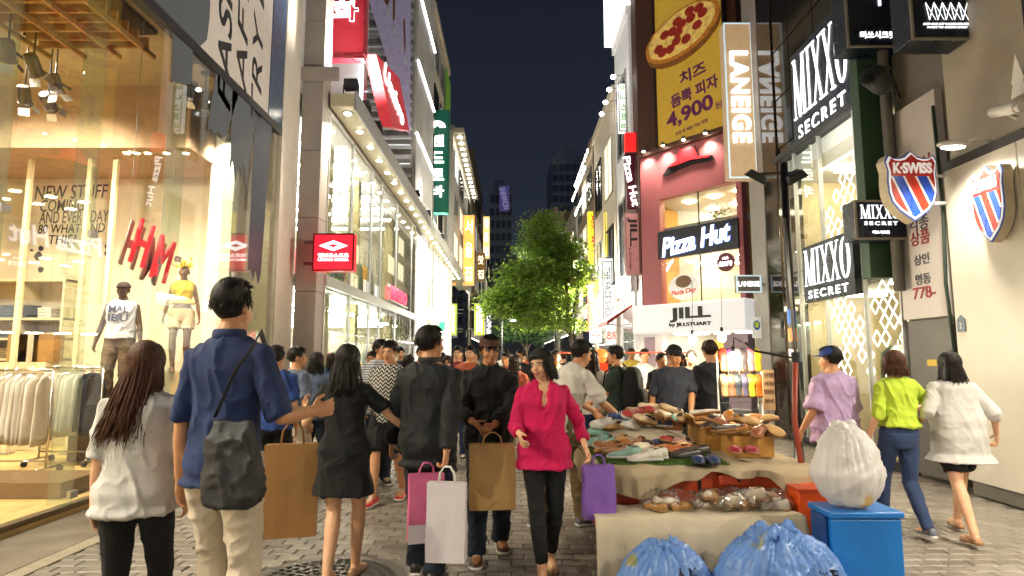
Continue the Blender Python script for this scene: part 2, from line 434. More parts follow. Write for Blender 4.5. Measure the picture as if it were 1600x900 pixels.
decal(brush(((362, 140), (358, 262)), ((400, 172), (388, 268)), 7, 16), m_slate)
decal(brush(((398, 172), (386, 418)), ((424, 196), (406, 432)), 5, 8), M("navy_vinyl", C('#3c4150'), .4))
# brush lettering on the white panel, reading up the wall
def stroke_text(body, px, py, w, h, rot, mat=m_ink, bold=-.004, P=PL, par=cs, d=.009, shear=.25, name="lettering"):
    u, v = P.px(px, py); return letters(par, body, P, u, v, w, h, mat, d, .004, bold, shear, rot, name=name)
stroke_text("FASHION", 353, -45, 4.2, .42, R(94), bold=.012)
stroke_text("AFTER", 380, -10, 3.3, .36, R(93), bold=.006)
stroke_text("TRY MIX", 404, 15, 3.9, .38, R(92), bold=.002)
# writing on the end wall: brush letters in black paint
PE = front(FY)
for t_, x_, y_, w_, h_ in (("NEW STUFF", 112, 300, 1.32, .26), ("COMING", 98, 321, .80, .22), ("AND EVERY DAY", 116, 339, 1.25, .22), ("80 WHAT AND", 112, 357, 1.2, .17), ("THIS?", 98, 374, .5, .17)):
    u, v = PE.px(x_, y_); letters(cs, t_, PE, u, v, w_, h_, m_ink, .003, .004, .004, .12, R(1.5))
b = MB()
for x_, y_, r_ in ((64, 388, .05), (60, 400, .075), (64, 421, .06), (50, 391, .025), (170, 396, .08), (168, 385, .05)):
    u, v = PE.px(x_, y_); b.prism(PE, [(u + math.cos(t) * r_ * random.uniform(.8, 1.1), v + math.sin(t) * r_ * random.uniform(.8, 1.2)) for t in np.linspace(0, 6.28, 11)[:-1]], .002, .006)
b.build("ink_splash", m_ink, cs)
# ceiling grille of timber slats
gr = thing("ceiling_grille", "open timber slat grille hanging below the store ceiling", "grille", (-5.2, 6.6, 5.4))
m_tim = M("pale_timber", C('#a8793f'), .6, var=.3, stretch=(1, 8, 1))
for i in range(9):
    yy = 5.7 + i * .2; b = MB(); b.box(-6.0, -4.62, yy, yy + .035, 5.42, 5.56); b.build("slat", m_tim, gr, bevel=.003)
for xx in (-6.0, -5.55, -5.1, -4.66):
    b = MB(); b.box(xx, xx + .04, 5.6, 7.5, 5.36, 5.42); b.build("cross_bar", m_tim, gr, bevel=.003)
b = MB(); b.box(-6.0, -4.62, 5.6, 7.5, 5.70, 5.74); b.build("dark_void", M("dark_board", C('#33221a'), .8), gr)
# tall pale display posts
for px in (20, 117, 158):
    p = at(px, 560, Y=9.6); t = thing("display_post", "slim cream display post rising to the ceiling, %s" % {20: "at the picture edge", 117: "between the shelves and painted words", 158: "beside the male mannequin"}[px], "post", (p.x, 9.6, 0), group="display posts")
    b = MB(); b.box(p.x - .035, p.x + .035, 9.58, 9.65, .046, 4.745); b.build("upright", M("cream_lacquer", C('#dccda0'), .4, var=.05), t, bevel=.004)
    b = MB(); b.box(p.x - .09, p.x + .09, 9.53, 9.70, .046, .07); b.build("foot_plate", m_steel, t, bevel=.004)
# recessed downlights in the soffit
m_warm = EM("warm_lamp", (1, .82, .55), 30)
for i, (px, py) in enumerate(((94, 183), (134, 195), (182, 211), (236, 224), (290, 236))):
    p = at(px, py, Z=4.74)
    p.y = min(max(p.y, 9.3), 10.5); p.x = max(-9.3, min(-5.15, p.x))
    t = thing("recessed_downlight", "%s small round downlight along the store soffit from the picture edge" % nth(i), "downlight", (p.x, p.y, 4.74), group="soffit downlights")
    b = MB(); b.lathe([(.0, -.012), (.06, -.012), (.075, 0), (.075, .006)], 16, (0, 0, 0)); b.build("bezel", m_trimw, t, world=False)
    b = MB(); b.lathe([(0, -.017), (.045, -.017), (.045, -.013)], 14); b.build("lens", m_warm, t, world=False)
    lamp('SPOT', (p.x, p.y, 4.70), 7, (1, .87, .68), .05, (p.x + .05, p.y + .1, 0), 100, .6, parent=t)
# track spotlights
m_dark = M("spot_housing", C('#4a4440'), .4, metal=.4)
def track_spot(px, py, Z, aim, power=150, lab="black track spotlight in the store ceiling"):
    p = at(px, py, Z=Z)
    if p.x > GX - .25: p = at(px, py, X=GX - .25)
    t = thing("track_spotlight", lab, "spotlight", p, group="store track spotlights")
    d = (Vector(aim) - p).normalized(); q = d.to_track_quat('Z', 'Y').to_matrix().to_4x4()
    b = MB(); b.lathe([(.0, -.12), (.06, -.12), (.075, -.09), (.075, .10), (.083, .11), (.083, .14), (.07, .14), (.06, .08), (0, .08)], 14, mat=q); b.build("housing", m_dark, t, world=False)
    b = MB(); b.lathe([(.0, .086), (.058, .086), (.058, .09), (0, .092)], 14, mat=q); b.build("lens", m_warm, t, world=False)
    b = MB(); b.tube([(0, 0, .0), (0, 0, .22)], .012, 8); b.tube([(0, 0, .2), (0, 0, CZ - p.z - .02)], .01, 8); b.box(-.06, .06, -.04, .04, CZ - p.z - .05, CZ - p.z - .002); b.build("mount", m_black, t, world=False)
    b = MB()
    for k in range(4):
        a = math.pi / 2 * k; c = Vector((math.cos(a) * .085, math.sin(a) * .085, .15)); s_ = Vector((-math.sin(a) * .06, math.cos(a) * .06, 0)); o_ = Vector((math.cos(a) * .05, math.sin(a) * .05, .08))
        b.add([q @ (c + s_), q @ (c - s_), q @ (c - s_ + o_), q @ (c + s_ + o_)], [(0, 1, 2, 3)])
    b.build("barn_door", m_steel, t, world=False)
    lamp('SPOT', p + d * .16, power, (1, .87, .68), .06, Vector(aim), 95, .7, parent=t)
TS = [((12, 78), 5.05, (-7.5, 9.6, .8)), ((52, 100), 5.05, (-6.2, 10.2, 2.0)), ((86, 130), 5.05, (-5.6, 9.4, 1.0)), ((38, 148), 4.9, (-7.8, 10.6, 1.0)), ((75, 158), 4.9, (-6.8, 10.7, 3.4)),
      ((298, 140), 5.3, (-5.6, 8.2, .5)), ((320, 156), 5.3, (-5.2, 10.3, 1.5)), ((360, 198), 5.3, (-5.6, 10.6, 2.5))]
wh = ("at the picture edge", "second along the rail from the picture edge", "third along the rail, above the painted words", "low one under the rail by the bright lamp", "low one beside the painted words", "behind the dark square stroke", "behind the middle stroke", "nearest the street corner")
for ((px, py), z, aim), w_ in zip(TS, wh): track_spot(px, py, z, aim, 22, "dark track spotlight with barn doors, " + w_)
for i, (x, y) in enumerate(((-6.2, 4.0), (-6.2, 2.0), (-6.2, -.5), (-8.2, 6.4), (-8.2, 3.4), (-6.6, 7.4), (-7.6, 8.0))):  # added fill spots without fixtures, the strongest ones light the walkers' backs
    lamp('SPOT', (x, y, 5.60), (200 if y < 3 else 52), (1, .89, .72), .05, (x + .6, y, 0), 150, .8, parent=cs)
b = MB(); p0 = at(2, 68, Z=5.2); p1 = at(110, 140, Z=5.2); b.tube([p0, p1], .018, 8)
b.build("lighting_track", m_black, label="black lighting rail carrying the store spotlights", cat="rail")

# hanging red logo letters, on a pale backing, behind the glass
PH_ = wallL(GX - .28)
lg = thing("hanging_logo_sign", "red slanted brush letters hanging behind the store glass", "sign", PH_.pt(*PH_.px(230, 395)))
u, v = PH_.px(232, 396)
m_redlit = EM("lit_red_letters", (1.0, .012, .03), .65)
for ch, px_, py_, w_, h_ in (("H", 214, 380, .40, .58), ("&", 234, 420, .15, .16), ("M", 247, 405, .46, .60)):
    uu, vv = PH_.px(px_, py_); letters(lg, ch, PH_, uu, vv, w_, h_, m_redlit, .05, .03, .0 if ch != "&" else .01, .32, R(-8))
for ch, px_, py_, w_, h_ in (("H", 209, 383, .40, .58), ("M", 242, 408, .46, .60)):
    uu, vv = PH_.px(px_, py_); letters(lg, ch, PH_, uu, vv, w_, h_, M("pale_backing", C('#b9b2a0'), .6), -.03, .02, .02, .32, R(-8), name="backing_letter")
b = MB()
for x in (-.4, .45): b.tube([PH_.pt(u + x, v + .3, -.01), PH_.pt(u + x, CZ - .01, -.01)], .004, 6)
b.build("hanging_wire", m_steel, lg)

# shelves along the end wall
m_shelf = M("cream_shelf", C('#d6c49a'), .5, var=.06)
su = thing("shelf_unit", "cream wall shelving with folded clothes and boxes in the store", "shelf", (-8.1, 10.5, 0))
sx0, sx1 = at(-30, 500, Y=10.5).x, at(112, 500, Y=10.5).x
for py in (437, 497, 528, 560):
    z = at(60, py, Y=10.4).z; b = MB(); b.box(sx0, sx1, 10.3, FY - .003, z - .04, z); b.build("shelf_board", m_shelf, su, bevel=.003)
for x in (sx0, (sx0 + sx1) / 2, sx1 - .04): b = MB(); b.box(x, x + .04, 10.28, FY - .002, .046, at(60, 437, Y=10.4).z + .01); b.build("upright", m_shelf, su, bevel=.003)
tops = [at(60, py, Y=10.4).z for py in (497, 528, 560)]
cols = ['#8d8a86', '#3b414a', '#c7b59b', '#b05a4a', '#7a6a48', '#55606a', '#d8d0c0', '#9b7f57']
kk = 0
for zi, z in enumerate(tops):
    x = sx0 + .12; ki = -1
    while x < sx1 - .3:
        w = random.uniform(.16, .3); n = random.randint(2, 5) if zi != 1 else 2; c = random.choice(cols); h = .045
        b = MB()
        for j in range(n):
            e = random.uniform(0, .012); b.box(x + e, x + w - e, 10.36 + e, 10.62, z + .001 + j * h, z + .001 + (j + .92) * h)
        ki += 1
        b.build("folded_clothes", M("fold_" + c, C(c), .85, bump=.3), None, bevel=.008, label="%s pile of folded clothes on the %s store shelf from the picture edge" % (nth(ki), ("upper", "middle", "lower")[zi]), cat="clothes", group="folded clothes on the wall shelves")
        x += w + random.uniform(.04, .14)
for x_, c_, lab in ((55, '#c9b79a', "spotted gift box standing on the lowest store shelf"), (38, '#a3834f', "tan box standing beside the spotted gift box"), (78, '#8c6a3a', "brown storage box at the end of the lowest shelf")):
    p = at(x_, 560, Y=10.22); b = MB(); b.box(p.x - .17, p.x + .17, 10.05, 10.29, tops[2] - .02 - .04, tops[2] + .40); 
    o = b.build("display_box", M("box_" + c_, C(c_), .7), None, bevel=.006, label=lab, cat="box")
b = MB(); b.box(sx0, sx1, 9.98, 10.295, .046, tops[2] - .061); b.build("display_counter", m_shelf, None, bevel=.006, label="low cream counter under the boxes in the store", cat="counter")

# rolling clothes racks
m_chrome = M("chrome_tube", (.6, .58, .52), .2, metal=1, var=.05, bump=0)
m_gar = [M("garment_%d" % i, C(c), .85, bump=.5, bscale=25, stretch=(3, 3, .6), var=.12) for i, c in enumerate(('#d8d2c6', '#cbc0ae', '#bcb0a0', '#2a2c30', '#e2dccf'))]
def garment_mesh(seed):
    r_ = random.Random(seed); b = MB(); rr = []; n = 14; W = .20 + r_.uniform(-.02, .02); L = .78 + r_.uniform(-.08, .10); ph = r_.uniform(0, 6)
    for t in (0, .04, .12, .3, .5, .7, .88, 1.0):
        ring = []
        wx = (.05 + (W - .05) * min(1, t / .14)) * (1 + .12 * t) * (1 - .1 * math.exp(-((t - .4) / .15) ** 2)); wy = .016 + .022 * t
        for j in range(n):
            a = 2 * math.pi * j / n; f = .009 * t * math.sin(5 * a + ph + 2 * t)
            ring.append((math.cos(a) * (wy + f), math.sin(a) * (wx + f), -.07 - L * t))
        rr.append(ring)
    b.rings(rr[::-1]); return b
def garment_hanger():
    b = MB(); b.tube([(0, 0, 0), (.0, .02, .02), (0, .0, .035), (0, -.02, .015), (0, 0, -.03)], .0035, 5); b.tube([(0, -.19, -.085), (0, -.1, -.05), (0, 0, -.03), (0, .1, -.05), (0, .19, -.085)], .006, 5); return b
gm = [garment_mesh(i) for i in range(4)]; gh = garment_hanger()
gcount = 0
def clothes_rack(x0, x1, Y, Z, lab, dark_from=None, n=16):
    t = thing("clothes_rack", lab, "clothes rack", ((x0 + x1) / 2, Y, .046))
    b = MB(); b.tube([(x0, Y, Z), (x1, Y, Z)], .015, 10); b.build("rail", m_chrome, t, smooth=True)
    for x in (x0, x1):
        b = MB(); b.tube([(x, Y, .13), (x, Y, Z)], .014, 10); b.tube([(x, Y - .25, .13), (x, Y + .25, .13)], .014, 10); b.build("upright", m_chrome, t, smooth=True)
        for yy in (-.25, .25):
            b = MB(); b.tube([(x - .018, Y + yy, .09), (x + .018, Y + yy, .09)], .042, 12); b.build("castor", m_black, t)
    b = MB(); b.tube([(x0, Y, .22), (x1, Y, .22)], .012, 8); b.build("lower_bar", m_chrome, t, smooth=True)
    for i in range(n):
        x = x0 + .1 + (x1 - x0 - .2) * i / (n - 1); dk = dark_from is not None and i >= dark_from
        mt = m_gar[3] if dk else m_gar[random.choice((0, 1, 2, 4, 0))]
        g_ = thing("hanging_garment", ("%s garment along the rail, black, far end of the second store rack" if dk else "%s pale top along the rail of the " + ("store rack at the picture edge" if Y < 8.2 else "second store rack")) % nth(i), "garment", (x, Y, Z + .0), random.uniform(-.25, .25), "black garments on the rack" if dk else "pale tops on the racks")
        k = random.randrange(4); OBJ("garment", gm[k].mesh("garment"), mt, g_, True, False)
        OBJ("hanger", gh.mesh("hanger"), m_chrome, g_, False, False)
clothes_rack(at(-20, 600, Y=7.9).x, at(82, 600, Y=7.9).x, 7.9, 1.36, "chrome clothes rack of pale tops nearest the picture edge", n=15)
clothes_rack(at(70, 600, Y=8.7).x, at(160, 600, Y=8.7).x, 8.7, 1.38, "chrome clothes rack with pale tops and black garments at one end", 11, 15)
# low display plinths
for i, (a, c, Y0, Y1, h, lab) in enumerate(((-7.9, -4.75, 6.6, 7.3, .22, "low dark plinth just inside the store window"), (-6.4, -5.05, 8.95, 9.5, .80, "dark plinth carrying the male mannequin"), (-5.6, -5.1, 9.75, 10.0, 1.30, "tall pale pedestal carrying the female mannequin"))):
    b = MB(); b.box(a, c, Y0, Y1, .046, h); b.build("display_plinth", M("plinth_%d" % i, C(('#6a4f2c', '#5d4526', '#c4ac7a')[i]), .5), None, bevel=.01, label=lab, cat="plinth")
# ================================================================== sportswear shop beyond the stone pillar
SX = -3.83; SY0, SY1 = 11.8, 24.0
sp = thing("sportswear_shop", "brightly lit two storey glass shop with a canopy of bulbs beyond the stone pillar", "shop", (SX, 18, 0))
PS = wallL(SX); PFp = front(SY0)
m_stone = M("grey_stone_panel", C('#a9a098'), .55, var=.1, vscale=2, bump=.08)
m_lit = M("white_interior", (.80, .79, .75), .6, var=.05, bump=.05)
m_strip = EM("white_strip_lamp", (1, .95, .84), 62)
# stone pillar facing the camera, panel by panel with open joints
pz = [0.0]; 
for py in (575, 455, 340, 235, 128):
    z = at(470, py, Y=SY0).z
    if z > .3: pz.append(z)
pz = sorted(pz) + [8.4, 9.9, 11.4, 13.0, 14.6]
for a, c in zip(pz[:-1], pz[1:]):
    b = MB(); b.box(GX + .05, SX, SY0, SY0 + .5, a + .006, c - .006); b.build("stone_panel", m_stone, sp, bevel=.006)
b = MB(); b.box(GX + .06, SX - .01, SY0 + .02, SY0 + .48, 0, 14.6); b.build("pillar_core", M("dark_joint", C('#4a443e'), .8), sp)
lz = at(470, 128, Y=SY0).z
b = MB(); b.box(GX + .05, SX + .32, SY0 - .12, SY0 - .002, lz + .01, lz + .27); b.build("pillar_ledge", m_stone, sp, bevel=.008)
b = MB(); b.box(-8.6, SX - .03, SY0 + .5, SY1, -.02, .05); b.build("floor", M("pale_tile", C('#c9c4b8'), .3, var=.1), sp)
b = MB(); b.box(-8.6, SX - .08, SY0 + .5, SY1, 2.96, 3.22); b.build("upper_floor", m_lit, sp)
b = MB(); b.box(-8.6, SX - .02, SY0 + .5, SY1, 6.55, 7.05); b.build("roof_slab", m_lit, sp)
b = MB(); b.box(-8.8, -8.6, SY0 + .3, SY1, 0, 7.05); b.build("back_wall", m_lit, sp)
b = MB(); b.box(-8.6, SX - .03, SY1 - .15, SY1, .05, 6.55); b.build("end_wall", M("cream_wall", C('#d9cfae'), .6, var=.06), sp)
b = MB(); b.box(-8.6, GX - .15, SY0 + .3, SY0 + .5, 0, 7.05); b.build("party_wall", m_lit, sp)
# glass panes between mullions
ys = [12.32] + [abs(SX) * F_PX / (800 - px) for px in (545, 576, 592, 617, 641)] + [24.0]
for i, (a, c) in enumerate(zip(ys[:-1], ys[1:])):
    for z0, z1 in ((.1, 2.98), (3.2, 6.62)):
        b = MB(); b.box(SX - .012, SX, a + .03, c - .03, z0, z1); b.build("window_pane", m_glass, sp)
    b = MB(); b.box(SX - .06, SX + .02, a - .03, a + .03, .0, 6.66); b.build("mullion", m_alu, sp, bevel=.005)
b = MB(); b.box(SX - .07, SX + .05, 12.3, SY1, 2.98, 3.2); b.build("transom", m_alu, sp, bevel=.005)
b = MB(); b.box(SX - .07, SX + .05, 12.3, SY1, 0, .1); b.build("base_rail", m_alu, sp, bevel=.005)
# yellow columns inside
for y in (13.9, 16.6, 21.5):
    b = MB(); b.box(SX - .75, SX - .45, y, y + .3, .051, 6.54); b.build("inner_column", M("cream_column", C('#d8c98f'), .5, var=.06), sp, bevel=.01)
# ceiling strip lamps
k = 0
for z in (6.54, 2.95):
    for y in np.arange(13.0, 23.5, 1.5):
        b = MB(); b.box(-8.0, SX - .35, y, y + .10, z - .34, z - .28)
        for xh in (-7.5, -4.6): b.tube([(xh, y + .05, z - .28), (xh, y + .05, z - .001)], .006, 5)
        b.build("ceiling_strip_lamp", m_strip, None, label="%s hanging strip lamp from the pillar, %s floor of the glass shop" % (nth(int(round((y - 13) / 1.5))), "upper" if z > 4 else "ground"), cat="lamp", group="strip lamps %s floor" % ("upper" if z > 4 else "ground"))
# displays on both floors: wall rails with clothes
hues = ['#c43b3a', '#e0dcd2', '#2b3036', '#d8a531', '#3f6a8a', '#b7b2a6', '#7a2f34', '#55664c', '#e6e2da']
for z0, lab, gp in ((.05, "ground floor", "clothes on the ground floor wall"), (3.22, "upper floor", "clothes on the upper floor wall")):
    for y in np.arange(13.2, 23.4, .42):
        c = random.choice(hues); X = SX - random.choice((1.6, 2.4, 3.2))
        t = thing("clothes_display", "%s clothes stand from the pillar on the %s of the glass shop" % (nth(int(round((y - 13.2) / .42))), lab), "clothes", (X, y, z0), random.uniform(0, 3), gp)
        o = OBJ("garment", gm[random.randrange(4)].mesh("garment"), M("hue_" + c, C(c), .8, bump=.3), t, True, False); o.location = (0, 0, 1.72); o.scale = (3.2, 1.3, 1.2)
        b = MB(); b.tube([(0, 0, 0), (0, 0, 1.72)], .02, 8); b.lathe([(.2, 0), (.2, .02), (.03, .03)], 14); b.build("stand", m_chrome, t, world=False)
# canopy with bulbs
CXo = -3.28
b = MB(); b.box(SX + .06, CXo, SY0 + .3, 47, 6.70, 6.98); b.build("canopy", M("canopy_cream", C('#cfc6a4'), .4, var=.08), sp, bevel=.01)
b = MB(); b.box(CXo + .002, CXo + .05, SY0 + .3, 47, 6.62, 7.04); b.build("canopy_edge", m_alu, sp, bevel=.006)
m_bulb = EM("canopy_bulb", (1, .93, .74), 30)
bulb = MB(); bulb.ell((0, 0, -.02), (.075, .075, .03), 12, 6)
bez = MB(); bez.lathe([(.11, 0), (.11, -.012), (.075, -.018), (.07, 0)], 14)
bm_, zm_ = bulb.mesh("bulb"), bez.mesh("bezel")
for i in range(26):
    y = 12.45 + i * 1.04 + max(0, i - 12) * .1
    t = thing("canopy_downlight", "%s round bulb from the stone pillar in the long canopy" % nth(i), "downlight", (-3.5, y, 6.698), group="canopy bulbs")
    OBJ("bulb", bm_, m_bulb, t, True, False); OBJ("bezel", zm_, m_steel, t, True, False)
    if i % 2 == 0 and i < 20: lamp('SPOT', (-3.5, y, 6.64), 110, (1, .90, .70), .08, (-3.0, y - .3, 0), 130, .8, parent=t)
m_flood = M("flood_housing", C('#2e3033'), .5, metal=.3)
for i, px in enumerate((545, 566, 585, 650, 668, 690)):
    y = 3.3 * F_PX / (800 - px); t = thing("canopy_floodlight", "%s small dark floodlight from the pillar on top of the canopy" % nth(i), "floodlight", (-3.4, y, 6.98), group="floodlights on the canopy")
    b = MB(); b.box(-.14, .14, -.09, .09, .16, .38); b.build("housing", m_flood, t, world=False, bevel=.01)
    b = MB(); b.tube([(-.16, 0, 0), (-.16, 0, .28), ], .015, 6); b.tube([(.16, 0, 0), (.16, 0, .28)], .015, 6); b.tube([(-.16, 0, .012), (.16, 0, .012)], .015, 6); b.build("bracket", m_flood, t, world=False)
    b = MB(); b.box(-.11, .11, -.06, .06, .381, .386); b.build("lens", EM("flood_lens", (1, .96, .9), 12), t, world=False)
    lamp('SPOT', (-3.4, y, 7.42), 60, (1, .95, .88), .1, (-4.2, y - 1.6, 11), 140, .9, parent=t)
# white wall volume on the roof, with a lit edge
rb = thing("rooftop_block", "white lit wall block rising behind the red projecting sign", "wall", (-4.5, 16, 7.05))
b = MB(); b.box(-9, -4.02, 15.6, 16.1, 7.06, 15); b.build("wall", M("white_render", (.75, .75, .72), .6, var=.08), rb)
b = MB(); b.box(-4.10, -3.99, 15.50, 15.59, 7.06, 15); b.build("light_strip", EM("cool_strip", (.85, .92, 1), 3), rb)
# louvred wall with glowing strips between its slats
lv = thing("louvred_wall", "wall of pale horizontal louvres glowing above the canopy", "wall", (-4.4, 22, 7))
b = MB(); b.box(-6.2, -3.72, 22.0, 22.2, 7.0, 22); b.build("backing_wall", M("grey_cladding", C('#8f8c86'), .6), lv)
for i in range(34):
    z = 7.1 + i * .36; b = MB(); b.pbox(front(22.0), -6.15, -3.76, z, z + .10, .0, .16); b.build("louvre_slat", m_alu, lv, bevel=.004)
    if i % 2 == 0:
        b = MB(); b.pbox(front(22.0), -6.1, -3.8, z + .12, z + .15, .01, .05); b.build("strip_lamp", EM("louvre_strip", (.92, .95, 1), 2.2), lv)
# draped banner in front of the louvres
bn = thing("tapered_banner", "pale lavender tapered banner hanging against the louvred wall", "banner", (-4.2, 21.6, 10))
PBn = front(21.5)
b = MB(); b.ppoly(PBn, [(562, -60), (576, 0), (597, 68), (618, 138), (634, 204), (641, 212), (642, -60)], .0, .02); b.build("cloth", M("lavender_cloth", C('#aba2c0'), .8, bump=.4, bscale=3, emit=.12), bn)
b = MB()
for pp in ([(603, 8), (606, 8), (609, 24), (606, 26)], [(614, 40), (617, 40), (618, 54), (615, 54)], [(624, 68), (627, 68), (628, 82), (626, 82)], [(633, 90), (636, 90), (637, 102), (634, 102)]): b.ppoly(PBn, pp, .021, .025)
b.build("printed_mark", m_white, bn)
b = MB(); b.ppoly(PBn, [(598, -10), (612, -10), (606, 10), (602, 6)], .021, .025); b.ppoly(PBn, [(614, -10), (618, -10), (617, 30), (614, 34)], .021, .025); b.ppoly(PBn, [(630, 30), (633, 30), (634, 70), (632, 88)], .021, .025)
b.build("printed_figure", M("ochre_print", C('#8a5a34'), .7), bn)

# ------------------------------------------------------------------ projecting signs on the left
m_redbox = M("red_sign_box", C('#8a1f2a'), .35, var=.1, emit=.25)
m_wlit = EM("lit_white_letters", (1, .98, .95), 2.4)
def sign_box(name, label, P, u0, u1, v0, v1, depth, mat, edge=None, cat="sign", group=None, frame=True):
    t = thing(name, label, cat, P.pt((u0 + u1) / 2, v0, 0), group=group)
    b = MB(); b.pbox(P, u0, u1, v0, v1, -depth, 0); b.build("sign_box", mat, t, bevel=.01)
    if edge is not None:
        b = MB(); e = .025
        b.pbox(P, u0 - .004, u1 + .004, v0 - .004, v0 + e, -.01, .012); b.pbox(P, u0 - .004, u1 + .004, v1 - e, v1 + .004, -.01, .012)
        b.pbox(P, u0 - .005, u0 + e, v0 + e + .001, v1 - e - .001, -.009, .0125); b.pbox(P, u1 - e, u1 + .005, v0 + e + .001, v1 - e - .001, -.009, .0125)
        b.build("sign_frame", edge, t)
    return t
def bracket(t, P, us, v, d, length, mat=None):
    for vv in v:
        b = MB(); b.pbox(P, min(us, us + length), max(us, us + length), vv - .03, vv + .03, -d - .03, -d + .03); b.build("bracket", mat or m_steel, t)
# big red sign with lit Korean syllable
P1 = front(12.9); (u0, v1_), (u1, v0_) = P1.px(511, -60), P1.px(569, 84)
s1 = sign_box("projecting_sign", "tall red projecting sign with a white lit Korean syllable at the top left", P1, u0, u1, v0_, v1_, .30, m_redbox, M("red_edge", C('#6a1620'), .3))
u, v = P1.px(540, 17); letters(s1, "화", P1, u, v, .58, .52, m_wlit, .004, .03, .035)
b = MB(); b.pbox(P1, u0 + .03, u1 - .01, v0_ - .09, v0_ - .03, -.28, -.02); b.build("under_rail", M("red_edge", C('#6a1620'), .3), s1)
u, v = P1.px(540, -42); letters(s1, "문", P1, u, v, .58, .52, m_wlit, .004, .03, .035); bracket(s1, P1, u0, (v0_ + .4,), .15, -.35)
# leaning red slab sign
P2 = wallL(-3.25); s2 = thing("slanted_sign", "leaning red parallelogram sign with white script seen edge on", "sign", P2.pt(*P2.px(612, 150)))
pl = [P2.px(*q) for q in ((588, 84), (624, 122), (640, 205), (613, 198))]
b = MB(); b.prism(P2, pl, -.30, 0); b.build("sign_box", M("sign_red", C('#c23a3f'), .35, emit=.35), s2, bevel=.02)
c_ = np.mean(np.array(pl), 0); qa, qb = P2.px(600, 108), P2.px(630, 188)
letters(s2, "Umbro", P2, (qa[0] + qb[0]) / 2, (qa[1] + qb[1]) / 2, math.hypot(qb[0] - qa[0], qb[1] - qa[1]), .5, m_wlit, .004, .02, .02, .2, math.atan2(qb[1] - qa[1], qb[0] - qa[0]))
for k in (-.5, .5): b = MB(); b.pbox(P2, c_[0] + k - .03, c_[0] + k + .03, c_[1] - .03, c_[1] + .03, -.8, -.29); b.build("bracket", m_steel, s2)
# small square red lightbox with a double diamond
P3 = front(11.35); (u0, v1_), (u1, v0_) = P3.px(490, 365), P3.px(552, 423)
s3 = sign_box("square_lightbox", "small square red lightbox with white double diamond on the stone pillar", P3, u0, u1, v0_, v1_, .2, EM("lit_red_face", (.86, .012, .03), 1.05), M("dark_red_edge", C('#6a0d16'), .3))
u, v = P3.px(521, 384); w = .26; b = MB()
for (w_, h_) in ((.27, .10),):
    out = [(u - w_, v), (u, v + h_), (u + w_, v), (u, v - h_)]; b.prism(P3, out, .003, .012)
b.build("diamond_emblem", m_wlit, s3)
b = MB(); b.prism(P3, [(u - .10, v), (u, v + .035), (u + .10, v), (u, v - .035)], .0125, .016); b.build("inner_diamond", EM("lit_red_face", (.86, .012, .03), 1.05), s3)
u, v = P3.px(521, 399); letters(s3, "엄브로스포츠", P3, u, v, .58, .085, m_wlit, .003, .012, .02)
u, v = P3.px(521, 406); letters(s3, "UMBRO KOREA", P3, u, v, .58, .045, m_wlit, .003, .012, .02)
bracket(s3, P3, u0, (v0_ + .15, v1_ - .15), .1, -.20, M("dark_red_edge", C('#6a0d16'), .3))
# tall green sign
m_green = M("green_enamel", C('#0f5a46'), .4, var=.1, emit=.25)
P4 = front(28.0); (u0, v1_), (u1, v0_) = P4.px(668, 172), P4.px(700, 332)
s4 = sign_box("tall_green_sign", "tall green projecting sign with four white lit Korean syllables", P4, u0, u1, v0_, v1_, .5, m_green, M("green_edge", C('#0a3d30'), .3))
for ch, py in zip("랜드로바", (220, 246, 273, 299)):
    u, v = P4.px(683.5, py); letters(s4, ch, P4, u, v, .62, .56, m_wlit, .004, .04, .03)
u, v = P4.px(683.5, 196); b = MB()
for k in range(7):
    a0, a1 = math.pi * (k + .1) / 7, math.pi * (k + .9) / 7
    b.prism(P4, [(u + math.cos(a) * r_ * 1.1, v - .12 + math.sin(a) * r_) for a, r_ in ((a0, .1), (a1, .1), (a1, .36), (a0, .36))], .004, .03)
b.build("fan_emblem", m_wlit, s4)
bracket(s4, P4, u0 - 0.0, (v0_ + .5, v1_ - .5), .25, -.3)

